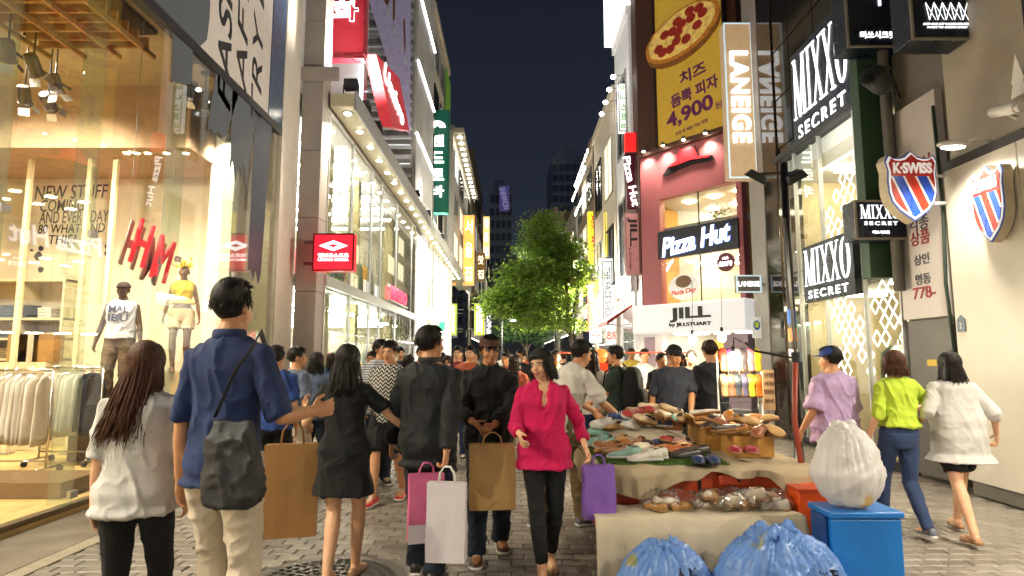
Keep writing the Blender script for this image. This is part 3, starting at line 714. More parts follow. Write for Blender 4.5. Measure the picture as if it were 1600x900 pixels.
# ------------------------------------------------------------------ farther shops on the left
def facade(name, label, side, X, Y0, Y1, H, wall, storeys, bays, lit=.4, z0=3.3, glassm=None, back=9, shop=None, cat="building", roofm=None, seed=0):
    """street building: wall, separate windows with frames, a lit shop front, parapet"""
    r_ = random.Random(seed); sgn = -1 if side == 'L' else 1
    P = wallL(X) if side == 'L' else wallR(X)
    t = thing(name, label, cat, (X, (Y0 + Y1) / 2, 0))
    b = MB(); xs = sorted((X, X + sgn * back)); b.box(xs[0], xs[1], Y0, Y1, z0, H); b.build("wall", wall, t)
    b = MB(); xs2 = sorted((X + sgn * 1.2, X + sgn * back)); b.box(xs2[0], xs2[1], Y0 + .01, Y1 - .01, 0, z0 - .002); b.build("shop_back_wall", m_lit, t)
    for yy in (Y0, Y1 - .3):
        b = MB(); xa = sorted((X + sgn * .002, X + sgn * 1.19)); b.box(xa[0], xa[1], yy + .002, yy + .298, 0, z0 - .004); b.build("pier", wall, t)
    b = MB(); xa = sorted((X + sgn * .25, X + sgn * 1.1)); b.box(xa[0], xa[1], Y0 + .35, Y1 - .35, z0 - .12, z0 - .03); b.build("shop_light", shop or EM("shopfront_glow", (1, .93, .80), 14), t)
    b = MB(); xa = sorted((X + sgn * .05, X + sgn * .062)); b.box(xa[0], xa[1], Y0 + .31, Y1 - .31, .1, z0 - .15); b.build("shop_window", m_glass, t)
    b = MB(); xa = sorted((X - sgn * .12, X - sgn * .002)); b.box(xa[0], xa[1], Y0, Y1, z0 - .1, z0 + .5); b.build("fascia", roofm or m_white, t, bevel=.01)
    b = MB(); xa = sorted((X - sgn * .1, X + sgn * .3)); b.box(xa[0], xa[1], Y0 - .05, Y1 + .05, H + .002, H + .4); b.build("parapet", roofm or wall, t, bevel=.02)
    sh = (H - z0 - .8) / storeys; bw = (Y1 - Y0) / bays
    for i in range(storeys):
        for j in range(bays):
            y = Y0 + (j + .5) * bw; z = z0 + .7 + i * sh; w, h = bw * .62, sh * .62
            on = r_.random() < lit
            ua = (y if side == 'L' else -y)
            b = MB(); e = .07
            b.pbox(P, ua - w/2 - e, ua + w/2 + e, z - e, z, .002, .06); b.pbox(P, ua - w/2 - e, ua + w/2 + e, z + h, z + h + e, .002, .06)
            b.pbox(P, ua - w/2 - e, ua - w/2, z + .001, z + h - .001, .002, .06); b.pbox(P, ua + w/2, ua + w/2 + e, z + .001, z + h - .001, .002, .06); b.pbox(P, ua - .03, ua + .03, z + .001, z + h - .001, .003, .05)
            f = b.build("window", m_alu if r_.random() < .6 else m_black, t)
            b = MB(); b.pbox(P, ua - w/2, ua + w/2, z, z + h, .004, .012)
            b.build("pane", (EM("warm_window", (1, .83, .55), 1.1) if r_.random() < .6 else EM("cool_window", (.85, .92, 1), .9)) if on else M("dark_pane", C('#1b2430'), .08, var=.1, bump=0), f)
    return t
m_pan = M("pale_panel", C('#b9b6b0'), .5, var=.1, vscale=1)
m_cream = M("cream_render", C('#c9bfa8'), .6, var=.1, vscale=1)
m_brownb = M("brown_render", C('#6b5a4a'), .7, var=.15, vscale=1)
m_greyb = M("grey_render", C('#77746f'), .7, var=.12, vscale=1)
b3 = thing("panelled_building", "pale panelled building with diagonal light strips above the canopy", "building", (-3.7, 25, 0))
b = MB(); b.box(-12, -3.70, 22.21, 27.3, 7.06, 24); b.build("wall", m_pan, b3)
P3b = wallL(-3.70)
for k, (y0, y1) in enumerate(((22.3, 23.8), (23.85, 25.5), (25.55, 27.2))):
    for z in (7.1, 10.0, 12.9, 15.8, 18.7):
        b = MB(); b.pbox(P3b, y0, y1, z, z + 2.86, .002, .05); b.build("facade_panel", m_pan, b3, bevel=.008)
for z in (7.05, 9.94, 12.84, 15.74):
    b = MB(); b.pbox(P3b, 22.3, 27.2, z + .01, z + .09, .055, .12); b.build("light_strip", EM("facade_strip", (.95, .97, 1), 6), b3)
b = MB(); b.box(-8, -3.83, 24.02, 27.3, 0.001, 6.55); b.build("lower_wall", m_lit, b3)
b = MB(); b.pbox(wallL(-3.83), 24.1, 27.2, .1, 6.4, .002, .05); b.build("lit_fabric_wall", EM("lit_curtain", (1, .96, .86), .6), b3)
b4 = facade("bright_shop", "long bright white shop front beyond the canopy", 'L', -3.84, 27.32, 36, 6.9, EM("lit_white_facade", (1, .97, .9), .5), 1, 5, 1.0, cat="shop", seed=2)
for j in range(8):
    y = 27.9 + j; b = MB(); b.box(-3.835, -3.70, y, y + .06, .3, 6.6); b.build("fin", m_white, b4)
facade("cream_building", "cream narrow building with green cladding panel behind the green sign", 'L', -3.72, 27.34, 34.2, 18.0, m_cream, 4, 3, .2, z0=7.2, seed=3)
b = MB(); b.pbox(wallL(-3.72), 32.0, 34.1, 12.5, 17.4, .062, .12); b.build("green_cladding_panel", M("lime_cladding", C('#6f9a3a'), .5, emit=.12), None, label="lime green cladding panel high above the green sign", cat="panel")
b5 = facade("bulb_roofed_building", "building with a sloping row of bulbs under its roof edge", 'L', -3.62, 36.2, 52, 15.4, m_pan, 3, 4, .5, z0=7.0, seed=4)
b = MB(); b.box(-3.6, -2.95, 35.9, 52, 15.2, 15.5); b.build("roof_canopy", m_cream, b5)
for i in range(14):
    t = thing("roof_bulb", "%s bulb from the near end of the far roof canopy, left side" % nth(i), "bulb", (-3.25, 36.6 + i * 1.1, 15.19), group="far roof bulbs")
    OBJ("bulb", bm_, m_bulb, t, True, False).scale = (2, 2, 2); OBJ("bezel", zm_, m_steel, t, True, False).scale = (2, 2, 2)
facade("white_far_shop", "white fronted shop far down the left side", 'L', -3.84, 36.02, 50, 6.9, EM("lit_white_facade2", (1, .95, .85), .45), 1, 5, .8, cat="shop", seed=5)
facade("brown_far_building", "brown far building with lit rooftop spots on the left", 'L', -3.5, 52.3, 70, 19.5, m_brownb, 4, 5, .3, seed=6)
facade("grey_far_building", "grey far building farthest down the left side", 'L', -3.3, 70.3, 95, 18, m_greyb, 5, 6, .35, seed=7)
# smaller projecting signs farther down on the left
def blade(name, label, px0, px1, py0, py1, Y, face, depth=.25, text=None, tcol=None, vertical=True, edge=None, arm=True, side='L', tsize=.8, rot=None):
    P = front(Y); (u0, v1_), (u1, v0_) = P.px(px0, py0), P.px(px1, py1)
    t = sign_box(name, label, P, u0, u1, v0_, v1_, depth, face, edge or m_steel)
    if text:
        w, h = (u1 - u0) * tsize, (v1_ - v0_) * .86
        if rot: letters(t, text, P, (u0 + u1) / 2, (v0_ + v1_) / 2, h, w * .75, tcol or m_wlit, .003, .02, .015, 0, rot)
        elif vertical:
            n = len(text)
            for i, ch in enumerate(text):
                if ch == ' ': continue
                letters(t, ch, P, (u0 + u1) / 2, v1_ - (v1_ - v0_) * (i + .5) / n, w * .8, h / n * .72, tcol or m_wlit, .003, .02, .015)
        else: letters(t, text, P, (u0 + u1) / 2, (v0_ + v1_) / 2, w, h * .6, tcol or m_wlit, .003, .02, .015)
    if arm: bracket(t, P, u0 if side == 'L' else u1, (v0_ + (v1_ - v0_) * .2, v0_ + (v1_ - v0_) * .8), depth / 2, -.5 if side == 'L' else .6)
    return t
m_kblack = M("printed_black", (.03, .03, .03), .5, bump=0)
blade("orange_sign", "tall orange sign beyond the green one", 724, 741, 336, 446, 42, EM("orange_face", (.85, .36, .08), .9), text="서울집", tcol=EM("cream_letters", (1, .9, .6), 1.6))
blade("lantern_sign", "slim amber lit sign with a bright cap at the end of the left side", 755, 765, 338, 404, 60, EM("amber_face", (1, .62, .22), 1.0), text="명동집", tcol=m_wlit)
blade("brown_sign", "brown wooden sign under the amber lit sign", 744, 758, 395, 440, 52, M("brown_board", C('#7a5a2a'), .6, emit=.3), text="찻집", tcol=EM("cream_letters", (1, .9, .6), 1.6))
blade("lime_sign", "lime green vertical sign with white lettering above the far crowd", 741, 757, 474, 524, 48, EM("lime_face", (.50, .62, .03), .9), text="NATURE REPUBLIC", rot=R(-90))
blade("grey_sign", "grey vertical sign beside the lime green one", 759, 768, 480, 528, 55, M("grey_board", C('#6d7080'), .6, emit=.2), text="COFFEE", rot=R(-90))
blade("small_green_sign", "tiny green lit sign over the left shop doorway", 686, 695, 503, 516, 30, EM("green_face", (.03, .6, .2), 1.2), arm=True)
# red lit word over the shop door
u, v = PS.px(620, 463); t = thing("door_lettering_sign", "red letters over the door of the glass shop", "sign", PS.pt(u, v))
letters(t, "UMBRO", PS, u, v, 2.6, .42, EM("red_letters", (.95, .03, .10), 1.2), .06, .06, .03)
b = MB(); b.pbox(PS, u - 1.5, u + 1.5, v - .3, v - .24, .0, .12); b.build("letter_rail", m_steel, t)
# ================================================================== right side: white sneaker shop wall
KX = 5.14; PK = wallR(KX)
ks = thing("sneaker_shop", "white wall of the sneaker shop lit by a small arm lamp", "shop", (KX, 5, 0))
m_kw = M("warm_white_panel", C('#c9c3b4'), .45, var=.10, vscale=1.1, bump=.06)
ktop = PK.px(1500, 258)[1]
kend = -PK.px(1492, 500)[0]
seams = [-5, -2.5, 0.0, 2.2, 4.3, 6.0, kend]
for a, c in zip(seams[:-1], seams[1:]):
    b = MB(); b.box(KX, KX + .3, a + .004, c - .004, .16, ktop); b.build("wall_panel", m_kw, ks, bevel=.006)
b = MB(); b.box(KX + .05, KX + .3, -5, kend - .002, 0, .158); b.build("plinth", M("grey_plinth", C('#6b675f'), .6), ks)
b = MB(); b.box(KX + .02, KX + 1.2, -5, kend + .02, ktop + .002, ktop + .12); b.build("coping", M("dark_coping", C('#3c3a38'), .5), ks, bevel=.01)
b = MB(); b.box(KX + .3, KX + 6, kend - .3, kend - .004, 0, ktop); b.build("return_wall", m_kw, ks)
# upper storey
m_putty = M("putty_panel", C('#a39b8c'), .55, var=.06)
ka = -PK.px(1548, 40)[0]
b = MB(); b.box(KX + .12, KX + 6, -5, 4.95, ktop + .13, 12); b.build("upper_wall", m_putty, ks)
b = MB(); b.box(KX + .10, KX + 6, 5.85, kend, ktop + .13, 12); b.build("upper_pier", m_putty, ks, bevel=.01)
b = MB(); b.box(KX + .06, KX + .20, 4.96, 5.84, ktop + .13, 12); b.build("upper_frame", M("dark_frame", C('#23242c'), .35, metal=.4), ks)
b = MB(); b.box(KX + .04, KX + .059, 4.2, 5.2, ktop + .3, 12); b.build("amber_window", M("amber_glass", C('#8a7420'), .15, var=.2, emit=.35), ks)
b = MB(); PKu = wallR(KX + .04); u, v = PKu.px(1590, 120)
b.prism(PKu, [(u - .1, v - .2), (u + .1, v - .2), (u + .06, v - .05), (u + .08, v - .05), (u, v + .25), (u - .08, v - .05), (u - .06, v - .05)], .002, .006); b.build("tree_sticker", m_white, ks)
# arm lamps over the wall
m_lampw = EM("wall_lamp_lens", (1, .93, .76), 20)
def arm_lamp(y, lab, power):
    t = thing("arm_lamp", lab, "lamp", (KX, y, ktop + .05), group="arm lamps on the white wall")
    b = MB(); b.tube([(.05, 0, .08), (-.12, 0, .12), (-.28, 0, .06)], .014, 8); b.build("arm", m_white, t, True, False)
    b = MB(); b.ell((-.38, 0, .045), (.17, .085, .045), 14, 8); b.build("lamp_head", m_white, t, True, False)
    b = MB(); b.ell((-.38, 0, .012), (.13, .06, .02), 12, 6); b.build("lens", m_lampw, t, True, False)
    lamp('SPOT', (KX - .38, y, ktop - .02), power, (1, .92, .76), .08, (KX - .20, y, 0), 150, .9, parent=t)
yl = -PK.px(1520, 214, .72)[0]
arm_lamp(6.35, "lit arm lamp above the round shield sign on the white wall", 24)
arm_lamp(3.6, "added arm lamp on the white wall beyond the picture edge", 70)  # added unseen lamp, repeats the visible one to brighten the street
arm_lamp(.8, "added arm lamp on the white wall beside the viewer", 150)  # added unseen lamp, shines on the walkers from the viewer's side
# security camera and flood head
t = thing("bullet_camera", "white bullet camera above the white shop wall at the picture edge", "camera", (KX - .1, 5.55, 4.3))
u, v = PK.px(1590, 172); pc = PK.pt(u, v, .12)
t.location = pc; b = MB(); b.tube([(.0, .16, .04), (0, -.14, -.03)], .06, 12); b.tube([(0, -.13, -.028), (0, -.19, -.043)], .045, 12); b.build("body", m_white, t, world=False); b = MB(); b.tube([(0, .05, 0), (.15, .05, -.06)], .02, 8); b.build("mount", m_white, t, world=False)
# shields
SH = [(-.5, .36), (-.44, .44), (-.36, .40), (-.24, .395), (-.12, .42), (0, .5), (.12, .42), (.24, .395), (.36, .40), (.44, .44), (.5, .36), (.455, .22), (.47, .05), (.46, -.1), (.40, -.24), (.27, -.36), (.10, -.45), (0, -.5), (-.10, -.45), (-.27, -.36), (-.40, -.24), (-.46, -.1), (-.47, .05), (-.455, .22)]
def stripecol(nt, vec):
    s_ = nn(nt, "ShaderNodeSeparateXYZ"); nt.links.new(vec, s_.inputs[0])
    d = math_n(nt, 'ADD', math_n(nt, 'MULTIPLY', s_.outputs[0], .86), math_n(nt, 'MULTIPLY', s_.outputs[1], .5))
    f = math_n(nt, 'FRACT', math_n(nt, 'MULTIPLY_ADD', d, 2.55, 5.16))
    rd, wh_, bl = C('#b0301f'), C('#e6e2da'), C('#1e46a8')
    st = ramp(nt, f, [(0, rd), (.40, wh_), (.50, bl), (.90, wh_)], 'CONSTANT')
    top = math_n(nt, 'GREATER_THAN', s_.outputs[1], .13)
    return mixc(nt, top, st, C('#a82a22'))
m_shield = M("striped_shield_print", (.5, .5, .5), .3, var=.05, bump=0, colfn=stripecol, emit=.10)
def shield(name, label, P, u, v, w, h, depth, posts=None):
    t = thing(name, label, "sign", P.pt(u, v)); Q = Matrix.Translation((0, 0, 0))
    PP = Plane((0, 0, 0), (1, 0, 0))
    def loc(poly, d0, d1, nm, mat, k=1.0, world=False):
        b = MB(); b.prism(P, [(u + x * w * k, v + y * h * k) for x, y in poly], d0, d1); return b.build(nm, mat, t)
    loc(SH, -depth, 0, "shield_box", M("shield_side", C('#b9ab90'), .4), 1.0)
    loc(SH, .001, .012, "blue_border", M("navy_border", C('#2a3f86'), .35, emit=.15), 1.0)
    loc(SH, .012, .020, "white_border", M("white_border", (.8, .8, .78), .35, emit=.35, ecol=(.9, .9, .9)), .95)
    # striped face: own local frame so that the print follows the sign
    b = MB(); n = len(SH); b.add([(x * .88, y * .88, 0) for x, y in SH] + [(x * .88, y * .88, .01) for x, y in SH], [tuple(range(n)), tuple(range(2 * n - 1, n - 1, -1))] + [(i, n + i, n + (i + 1) % n, (i + 1) % n) for i in range(n)])
    o = b.build("striped_face", m_shield, t, world=False); o.matrix_local = Matrix.Translation(-t.location) @ P.mat(u, v, .021) @ Matrix.Diagonal((w, h, 1, 1))
    letters(t, "K·SWISS", P, u, v + h * .245, w * .74, h * .155, M("white_letters", (.85, .85, .83), .4, emit=.2, ecol=(1, 1, .97)), .032, .008, .04, name="lettering")
    return t
P5 = front(6.95); (ua, va), (ub, vb) = P5.px(1380, 236), P5.px(1470, 346)
k1 = shield("shield_sign", "projecting red, white and blue striped shield sign on two arms", P5, (ua + ub) / 2, (va + vb) / 2, ub - ua, va - vb, .16)
for py in (272, 315):
    u, v = P5.px(1460, py); b = MB(); b.tube([P5.pt(u, v, -.08), Vector((KX + .02, 7.03, v))], .022, 10); b.build("support_arm", m_white, k1, True)
(ua, va), (ub, vb) = PK.px(1533, 268), PK.px(1597, 372)
uu, vv = PK.px(1565, 318)
k2 = shield("wall_shield", "round cornered striped shield mounted flat on the white wall", PK, uu, vv, (ub - ua), .83, .10)
for o in k2.children: pass
k2.location = Vector(k2.location)
for o in k2.children:   # stand the shield off the wall on its box depth
    o.location = o.location + PK.n * .13
b = MB(); b.pbox(PK, uu - .1, uu + .1, vv - .1, vv + .1, .0, .035); b.build("wall_mount", m_steel, k2)
# house number plate and small yellow sticker at the wall end
u, v = PK.px(1503, 506); t = thing("number_plate", "small blue grey house number plate on the white wall", "plate", PK.pt(u, v))
b = MB(); b.prism(PK, [(u - .06, v - .09), (u + .06, v - .09), (u + .06, v + .05), (u, v + .1), (u - .06, v + .05)], .002, .014); b.build("plate", M("slate_plate", C('#4d5a66'), .4), t)
letters(t, "2", PK, u, v - .02, .03, .07, m_white, .0145, .003, .01)

# ================================================================== recessed strip with the estate agent's board
GXR = 5.22; PG = wallR(GXR)
ga = thing("estate_agent_bay", "narrow bay with a white estate agent board above a grey metal door", "shop bay", (GXR, 7.6, 0))
y0b, y1b = kend + .03, 8.12
b = MB(); b.box(GXR + .1, GXR + .5, y0b, y1b, 0, 9.5); b.build("bay_wall", M("grey_bay", C('#6f6a64'), .7), ga)
tz = PG.px(1465, 134)[1]
b = MB(); b.box(GXR, GXR + .098, y0b + .12, y1b - .02, 2.02, tz); b.build("white_board", M("white_board", C('#b7b0ac'), .5, var=.04), ga, bevel=.006)
m_mar = M("maroon_letters", C('#8a2a38'), .5, bump=0); m_gry = M("grey_letters", C('#4a4650'), .5, bump=0)
yc = (y0b + y1b) / 2 + .05
for txt, py, h, mt, w in (("부동산", 246, .20, m_mar, .66), ("각종", 340, .19, m_gry, .36), ("상품", 364, .19, m_mar, .36), ("상인", 400, .14, m_gry, .28), ("명동", 432, .14, m_gry, .28), ("778-", 454, .15, m_mar, .42)):
    v = PG.px(1462, py)[1]
    if txt == "부동산": letters(ga, txt, PG, -yc, v, w, h, mt, .003, .006, .02, rot=R(0))
    else: letters(ga, txt, PG, -yc, max(v, 2.1 + h / 2), w, h, mt, .003, .006, .012)
b = MB(); b.box(GXR + .02, GXR + .095, y0b + .14, y1b - .06, .05, 2.0); b.build("metal_door", M("grey_door", C('#57534f'), .45, metal=.3), ga, bevel=.006)
b = MB(); b.box(GXR - .02, GXR + .019, y0b + .22, y0b + .26, 1.0, 1.2); b.build("door_handle", m_steel, ga, bevel=.004)
b = MB(); b.box(GXR + .012, GXR + .0195, 7.55, 7.72, 1.42, 1.50); b.build("door_sticker", M("yellow_sticker", C('#c0a23a'), .5), ga)
b = MB(); b.tube([(GXR - .04, y0b + .1, 4.6), (GXR - .05, y0b + .06, 3.2), (GXR - .05, y0b + .11, 2.4), (GXR - .03, y0b + .08, 1.5)], .02, 8); b.build("hanging_cable", M("green_cable", C('#2f3d33'), .6), ga, True)
# green downpipe casing, grey duct and flood lamp in front of the bay
b = MB(); pz0 = at(1397, 250, X=5.0).z
b.box(4.86, 5.2, 8.16, 8.36, 2.6, 6.3); b.build("green_casing", M("green_casing", C('#2f4a35'), .5, var=.1), None, bevel=.01, label="dark green vertical duct casing behind the shield sign", cat="casing")
b = MB(); b.tube([(5.12, 7.98, 2.4), (5.12, 7.98, 9.0)], .07, 12); b.build("corrugated_duct", M("grey_duct", C('#55524e'), .5, stretch=(1, 1, 12), bump=.8, bscale=14), None, True, label="grey corrugated pipe running up beside the green casing", cat="pipe")

# ================================================================== lingerie and clothing shop with lit lattice
MX = 5.25; PM = wallR(MX); MY0, MY1 = 8.14, 11.64
mx = thing("lattice_shop", "dark fronted fashion shop with a glowing lattice behind its windows", "shop", (MX, 10, 0))
awz = PM.px(1290, 203)[1]
b = MB(); b.box(MX + .02, 12, MY0, 11.64, awz + .12, 14); b.build("upper_wall", M("dark_reflective_cladding", C('#3a322a'), .07, var=.0, vscale=1.5, bump=0, spec=1.0, metal=.6), mx)
for k in range(8):
    z = awz + .3 + k * 1.0
    for j in range(4):
        y = MY0 + .05 + j * .93; b = MB(); b.pbox(PM, -y - .9, -y, z, z + .96, -.015, .0); b.build("cladding_panel", M("dark_reflective_cladding"), mx)
b = MB(); b.box(MX - .10, MX + .15, MY0, 11.64, awz, awz + .115); b.build("black_awning_edge", m_black, mx, bevel=.008)
b = MB(); b.box(MX + .02, 11, MY0, 12, -.02, .06); b.build("floor", M("shop_floor_tan", C('#a08a5e'), .3), mx)
b = MB(); b.box(MX + .1, 11, MY0, 12, awz - .3, awz - .02); b.build("ceiling", m_lit, mx)
b = MB(); b.box(9.5, 9.7, MY0, 12, .06, awz - .3); b.build("back_wall", M("gold_wall", C('#b99a55'), .5), mx)
b = MB(); b.box(MX + .1, 9.5, 11.9, 12.0, .06, awz - .3); b.build("end_wall", M("shop_cream", C('#cbbd92'), .5), mx)
b = MB(); b.box(MX + .15, 9.5, MY0, MY0 + .1, .06, awz - .3); b.build("near_wall", M("shop_cream", C('#cbbd92'), .5), mx)
mys = [MY0 + .02, 9.0, 10.1, 11.0, 11.64]
for a, c in zip(mys[:-1], mys[1:]):
    b = MB(); b.box(MX - .006, MX + .006, a + .015, c - .015, .12, awz - .005); b.build("window_pane", m_glass, mx)
    b = MB(); b.box(MX - .02, MX + .05, a - .015, a + .015, .1, awz - .002); b.build("mullion", m_alu, mx)
b = MB(); b.box(MX - .03, MX + .08, MY0, 11.64, .0, .115); b.build("base_rail", m_black, mx, bevel=.005)
b = MB(); b.box(MX + .35, MX + .55, MY0 + .15, 11.85, 2.72, 2.95); b.build("inner_beam", M("dark_panel", C('#3a3f45'), .3), mx)
for (x, y) in ((6.5, 9), (6.5, 10.9), (8.2, 9.0), (8.2, 10.9)):
    b = MB(); b.box(x - .5, x + .5, y - .12, y + .12, awz - .36, awz - .303); b.build("ceiling_lamp", EM("shop_lamp_warm", (1, .86, .58), 32), mx)
for (x, y) in ((6.2, 9), (6.2, 10.9)):
    b = MB(); b.box(x - .5, x + .5, y - .1, y + .1, 2.62, 2.69); b.build("ceiling_lamp", EM("shop_lamp_warm", (1, .86, .58), 32), mx)
b = MB(); b.box(MX + .56, 9.5, MY0 + .12, 11.88, 2.70, 2.94); b.build("mezzanine", m_lit, mx)
# glowing lattice: every bar of it a lit rod
m_latt = EM("lattice_glow", (1, .97, .82), 1.9)
def lat2(label, px0, px1, z0, z1, nx, ny, keep):
    """regular diamond trellis with open gaps; each cell a part of its own"""
    P = wallR(MX + .16)
    ua, ub = P.px(px0, 400)[0], P.px(px1, 400)[0]; t = thing("lit_lattice", label, "lattice", P.pt((ua + ub) / 2, z0)); cw, ch = (ub - ua) / nx, (z1 - z0) / ny
    for i in range(nx):
        for j in range(ny):
            if keep[j][i] == '.': continue
            b = MB(); u, v = ua + i * cw, z1 - (j + 1) * ch
            for p, q in (((0, .5), (.5, 1)), ((.5, 1), (1, .5)), ((1, .5), (.5, 0)), ((.5, 0), (0, .5))):
                b.tube([P.pt(u + p[0] * cw, v + p[1] * ch, 0), P.pt(u + q[0] * cw, v + q[1] * ch, 0)], .011, 6)
            b.build("lattice_cell", m_latt, t)
lat2("glowing white diamond trellis behind the upper shop window", 1286, 1398, 3.1, 5.05, 9, 8, ["......xxx", ".....xxxx", "...xxx.xx", "..xxx..xx", "xx.xxxx.x", "xxxx.xxxx", ".xxx..xxx", "..xx....."])
lat2("glowing white diamond trellis behind the lower shop window", 1288, 1412, 1.2, 2.65, 10, 6, [".xx....xx.", "xxxx..xxx.", ".xxxx..xxx", "..xxx.xx.x", ".xx.xx..xx", "xxx..x.xx."])
for i in range(14):
    c = ('#d8c8b0', '#c24a3a', '#e6e0d4', '#3a5a4a', '#d8a531')[i % 5]; X = MX + random.uniform(.7, 2.6); y = MY0 + .4 + (i % 7) * .5; z0 = .06 if i < 7 else 2.95
    t = thing("window_display", "%s clothes stand from the white wall in the %s lattice shop window" % (nth(i % 7), "lower" if i < 7 else "upper"), "clothes", (X, y, z0), random.uniform(0, 3), "clothes in the lattice shop, %s" % ("lower" if i < 7 else "upper"))
    o = OBJ("garment", gm[i % 4].mesh("garment"), M("hue2_" + c, C(c), .8, bump=.3), t, True, False); o.location = (0, 0, 1.75); o.scale = (3, 1.2, 1.3)
    b = MB(); b.tube([(0, 0, 0), (0, 0, 1.75)], .02, 8); b.lathe([(.2, 0), (.2, .02), (.03, .03)], 14); b.build("stand", m_chrome, t, world=False)

def serif(ch):
    """high-contrast condensed serif letter as polygons in a unit box"""
    T, t, s = .20, .055, .03
    def bar(x0, x1, w0, y0=0, y1=1): return [(x0 - w0 / 2, y0), (x0 + w0 / 2, y0), (x1 + w0 / 2, y1), (x1 - w0 / 2, y1)]
    def ser(x, y, w): return [(x - w / 2, y), (x + w / 2, y), (x + w / 2, y + s), (x - w / 2, y + s)]
    if ch == 'I': return [bar(.5, .5, .30)] + [ser(.5, 0, .9), ser(.5, 1 - s, .9)], .42
    if ch == 'X': return [bar(.84, .16, T * .9), bar(.12, .86, t)] + [ser(.12, 0, .3), ser(.84, 0, .42), ser(.16, 1 - s, .42), ser(.86, 1 - s, .3)], .8
    if ch == 'M': return [bar(.1, .16, t * .8), bar(.5, .17, T * .8), bar(.5, .84, t), bar(.87, .85, T * .85)] + [ser(.1, 0, .22), ser(.87, 0, .3), ser(.14, 1 - s, .24), ser(.88, 1 - s, .24)], 1.1
    if ch == 'O':
        k = 20; o = [(.5 + .5 * math.cos(2 * math.pi * i / k), .5 + .52 * math.sin(2 * math.pi * i / k)) for i in range(k)]; q = [(.5 + .27 * math.cos(2 * math.pi * i / k), .5 + .48 * math.sin(2 * math.pi * i / k)) for i in range(k)]
        return [[o[i], o[(i + 1) % k], q[(i + 1) % k], q[i]] for i in range(k)], .85
def serif_word(parent, word, P, u, v, w, h, mat, d, depth, slope=0.0, name="lettering"):
    gl = [serif(c) for c in word]; tot = sum(g_[1] for g_ in gl) + .1 * (len(gl) - 1); k = w / tot; x = u - w / 2; b = MB()
    for polys, adv in gl:
        for j, p in enumerate(polys): b.prism(P, [(x + a * adv * k, v - h / 2 + c * h + slope * (x - u + a * adv * k)) for a, c in p], d, d + depth + (j % 5) * .0006)
        x += (adv + .1) * k
    return b.build(name, mat, parent)
m_mix = EM("white_sign_letters", (.95, .98, 1), 1.5)
m_mixface = M("midnight_sign_face", C('#0e1622'), .3, var=.1, emit=.05)
def mixxo_wall(label, px0, px1, py, h, cov=True, d=.06):
    (ua, _), (ub, _) = PM.px(px0, py), PM.px(px1, py); u = (ua + ub) / 2; v = PM.px((px0 + px1) / 2, py)[1]; w = ub - ua
    t = thing("wall_lettering_sign", label, "sign", PM.pt(u, v))
    b = MB(); b.pbox(PM, ua - .08, ub + .08, v - h * .95, v + h * .62, .01, d); b.build("sign_box", m_mixface, t, bevel=.01)
    serif_word(t, "MIXXO", PM, u, v, w, h, m_mix, d + .004, .012)
    letters(t, "SECRET", PM, u, v - h * .75, w * .86, h * .22, m_mix, d + .004, .01, .012, spacing=1.35)
    return t
mixxo_wall("large lit white serif letters on the dark upper shop front", 1243, 1332, 104, 1.12)
mixxo_wall("smaller lit white serif letters over the lower shop window", 1268, 1342, 410, .62, d=.12)
# black lightboxes
P6 = front(7.85); (ua, va), (ub, vb) = P6.px(1316, -60), P6.px(1412, 74)
t = sign_box("black_lightbox", "black hanging lightbox with white lit Korean letters at the top", P6, ua, ub, vb, va, .35, m_mixface, M("grey_edge", C('#8a8478'), .5))
u, v = P6.px(1371, 55); letters(t, "미쏘시크릿", P6, u, v, .48, .10, m_mix, .005, .015, .012)
u, v = P6.px(1366, 2); letters(t, "ㄱ", P6, u, v, .16, .14, m_mix, .005, .015, .02); bracket(t, P6, ub, (vb + .3,), .17, .25)
P7 = front(6.6); (ua, va), (ub, vb) = P7.px(1416, -60), P7.px(1534, 62)
t = sign_box("zigzag_lightbox", "black hanging lightbox with a fine white zigzag pattern in the top corner", P7, ua, ub, vb, va, .35, m_mixface, M("grey_edge", C('#8a8478'), .5))
b = MB()
zx = [1445 + 10.5 * i * .62 for i in range(11)]
for i in range(10):
    (a, c), (e, f) = P7.px(zx[i], 5 if i % 2 == 0 else 32), P7.px(zx[i + 1], 5 if i % 2 else 32); b.tube([P7.pt(a, c, .012), P7.pt(e, f, .012)], .004, 5)
for i in range(5):
    (a, c), (e, f) = P7.px(zx[2 * i], 5), P7.px(min(zx[2 * i] + 16, 1512), 32); b.tube([P7.pt(a, c, .014), P7.pt(e, f, .014)], .003, 5)
b.build("zigzag_lines", m_mix, t)
u, v = P7.px(1480, 38); letters(t, "ODD ONE OFF WARDROBE SERIES", P7, u, v, .56, .022, m_mix, .005, .008, .0); u, v = P7.px(1480, 43); letters(t, "MADE TO ORDER DAILY", P7, u, v, .46, .022, m_mix, .005, .008, .0); bracket(t, P7, ub, (vb + .25,), .17, max(.05, 5.22 - ub))
P8 = front(7.9); (ua, va), (ub, vb) = P8.px(1334, 313), P8.px(1440, 374)
t = sign_box("black_shop_sign", "black projecting box sign with white serif letters beside the shield sign", P8, ua, ub, vb, va, .30, m_mixface, M("grey_edge", C('#8a8478'), .5))
u, v = P8.px(1374, 331); serif_word(t, "MIXXO", P8, u, v, .52, .18, m_mix, .006, .012)
u, v = P8.px(1376, 349); letters(t, "SECRET", P8, u, v, .44, .05, m_mix, .006, .01, .015, spacing=1.4); u, v = P8.px(1376, 363); letters(t, "미쏘시크릿", P8, u, v, .22, .045, m_mix, .006, .01, .01); bracket(t, P8, ub, (vb + .15,), .15, .25)

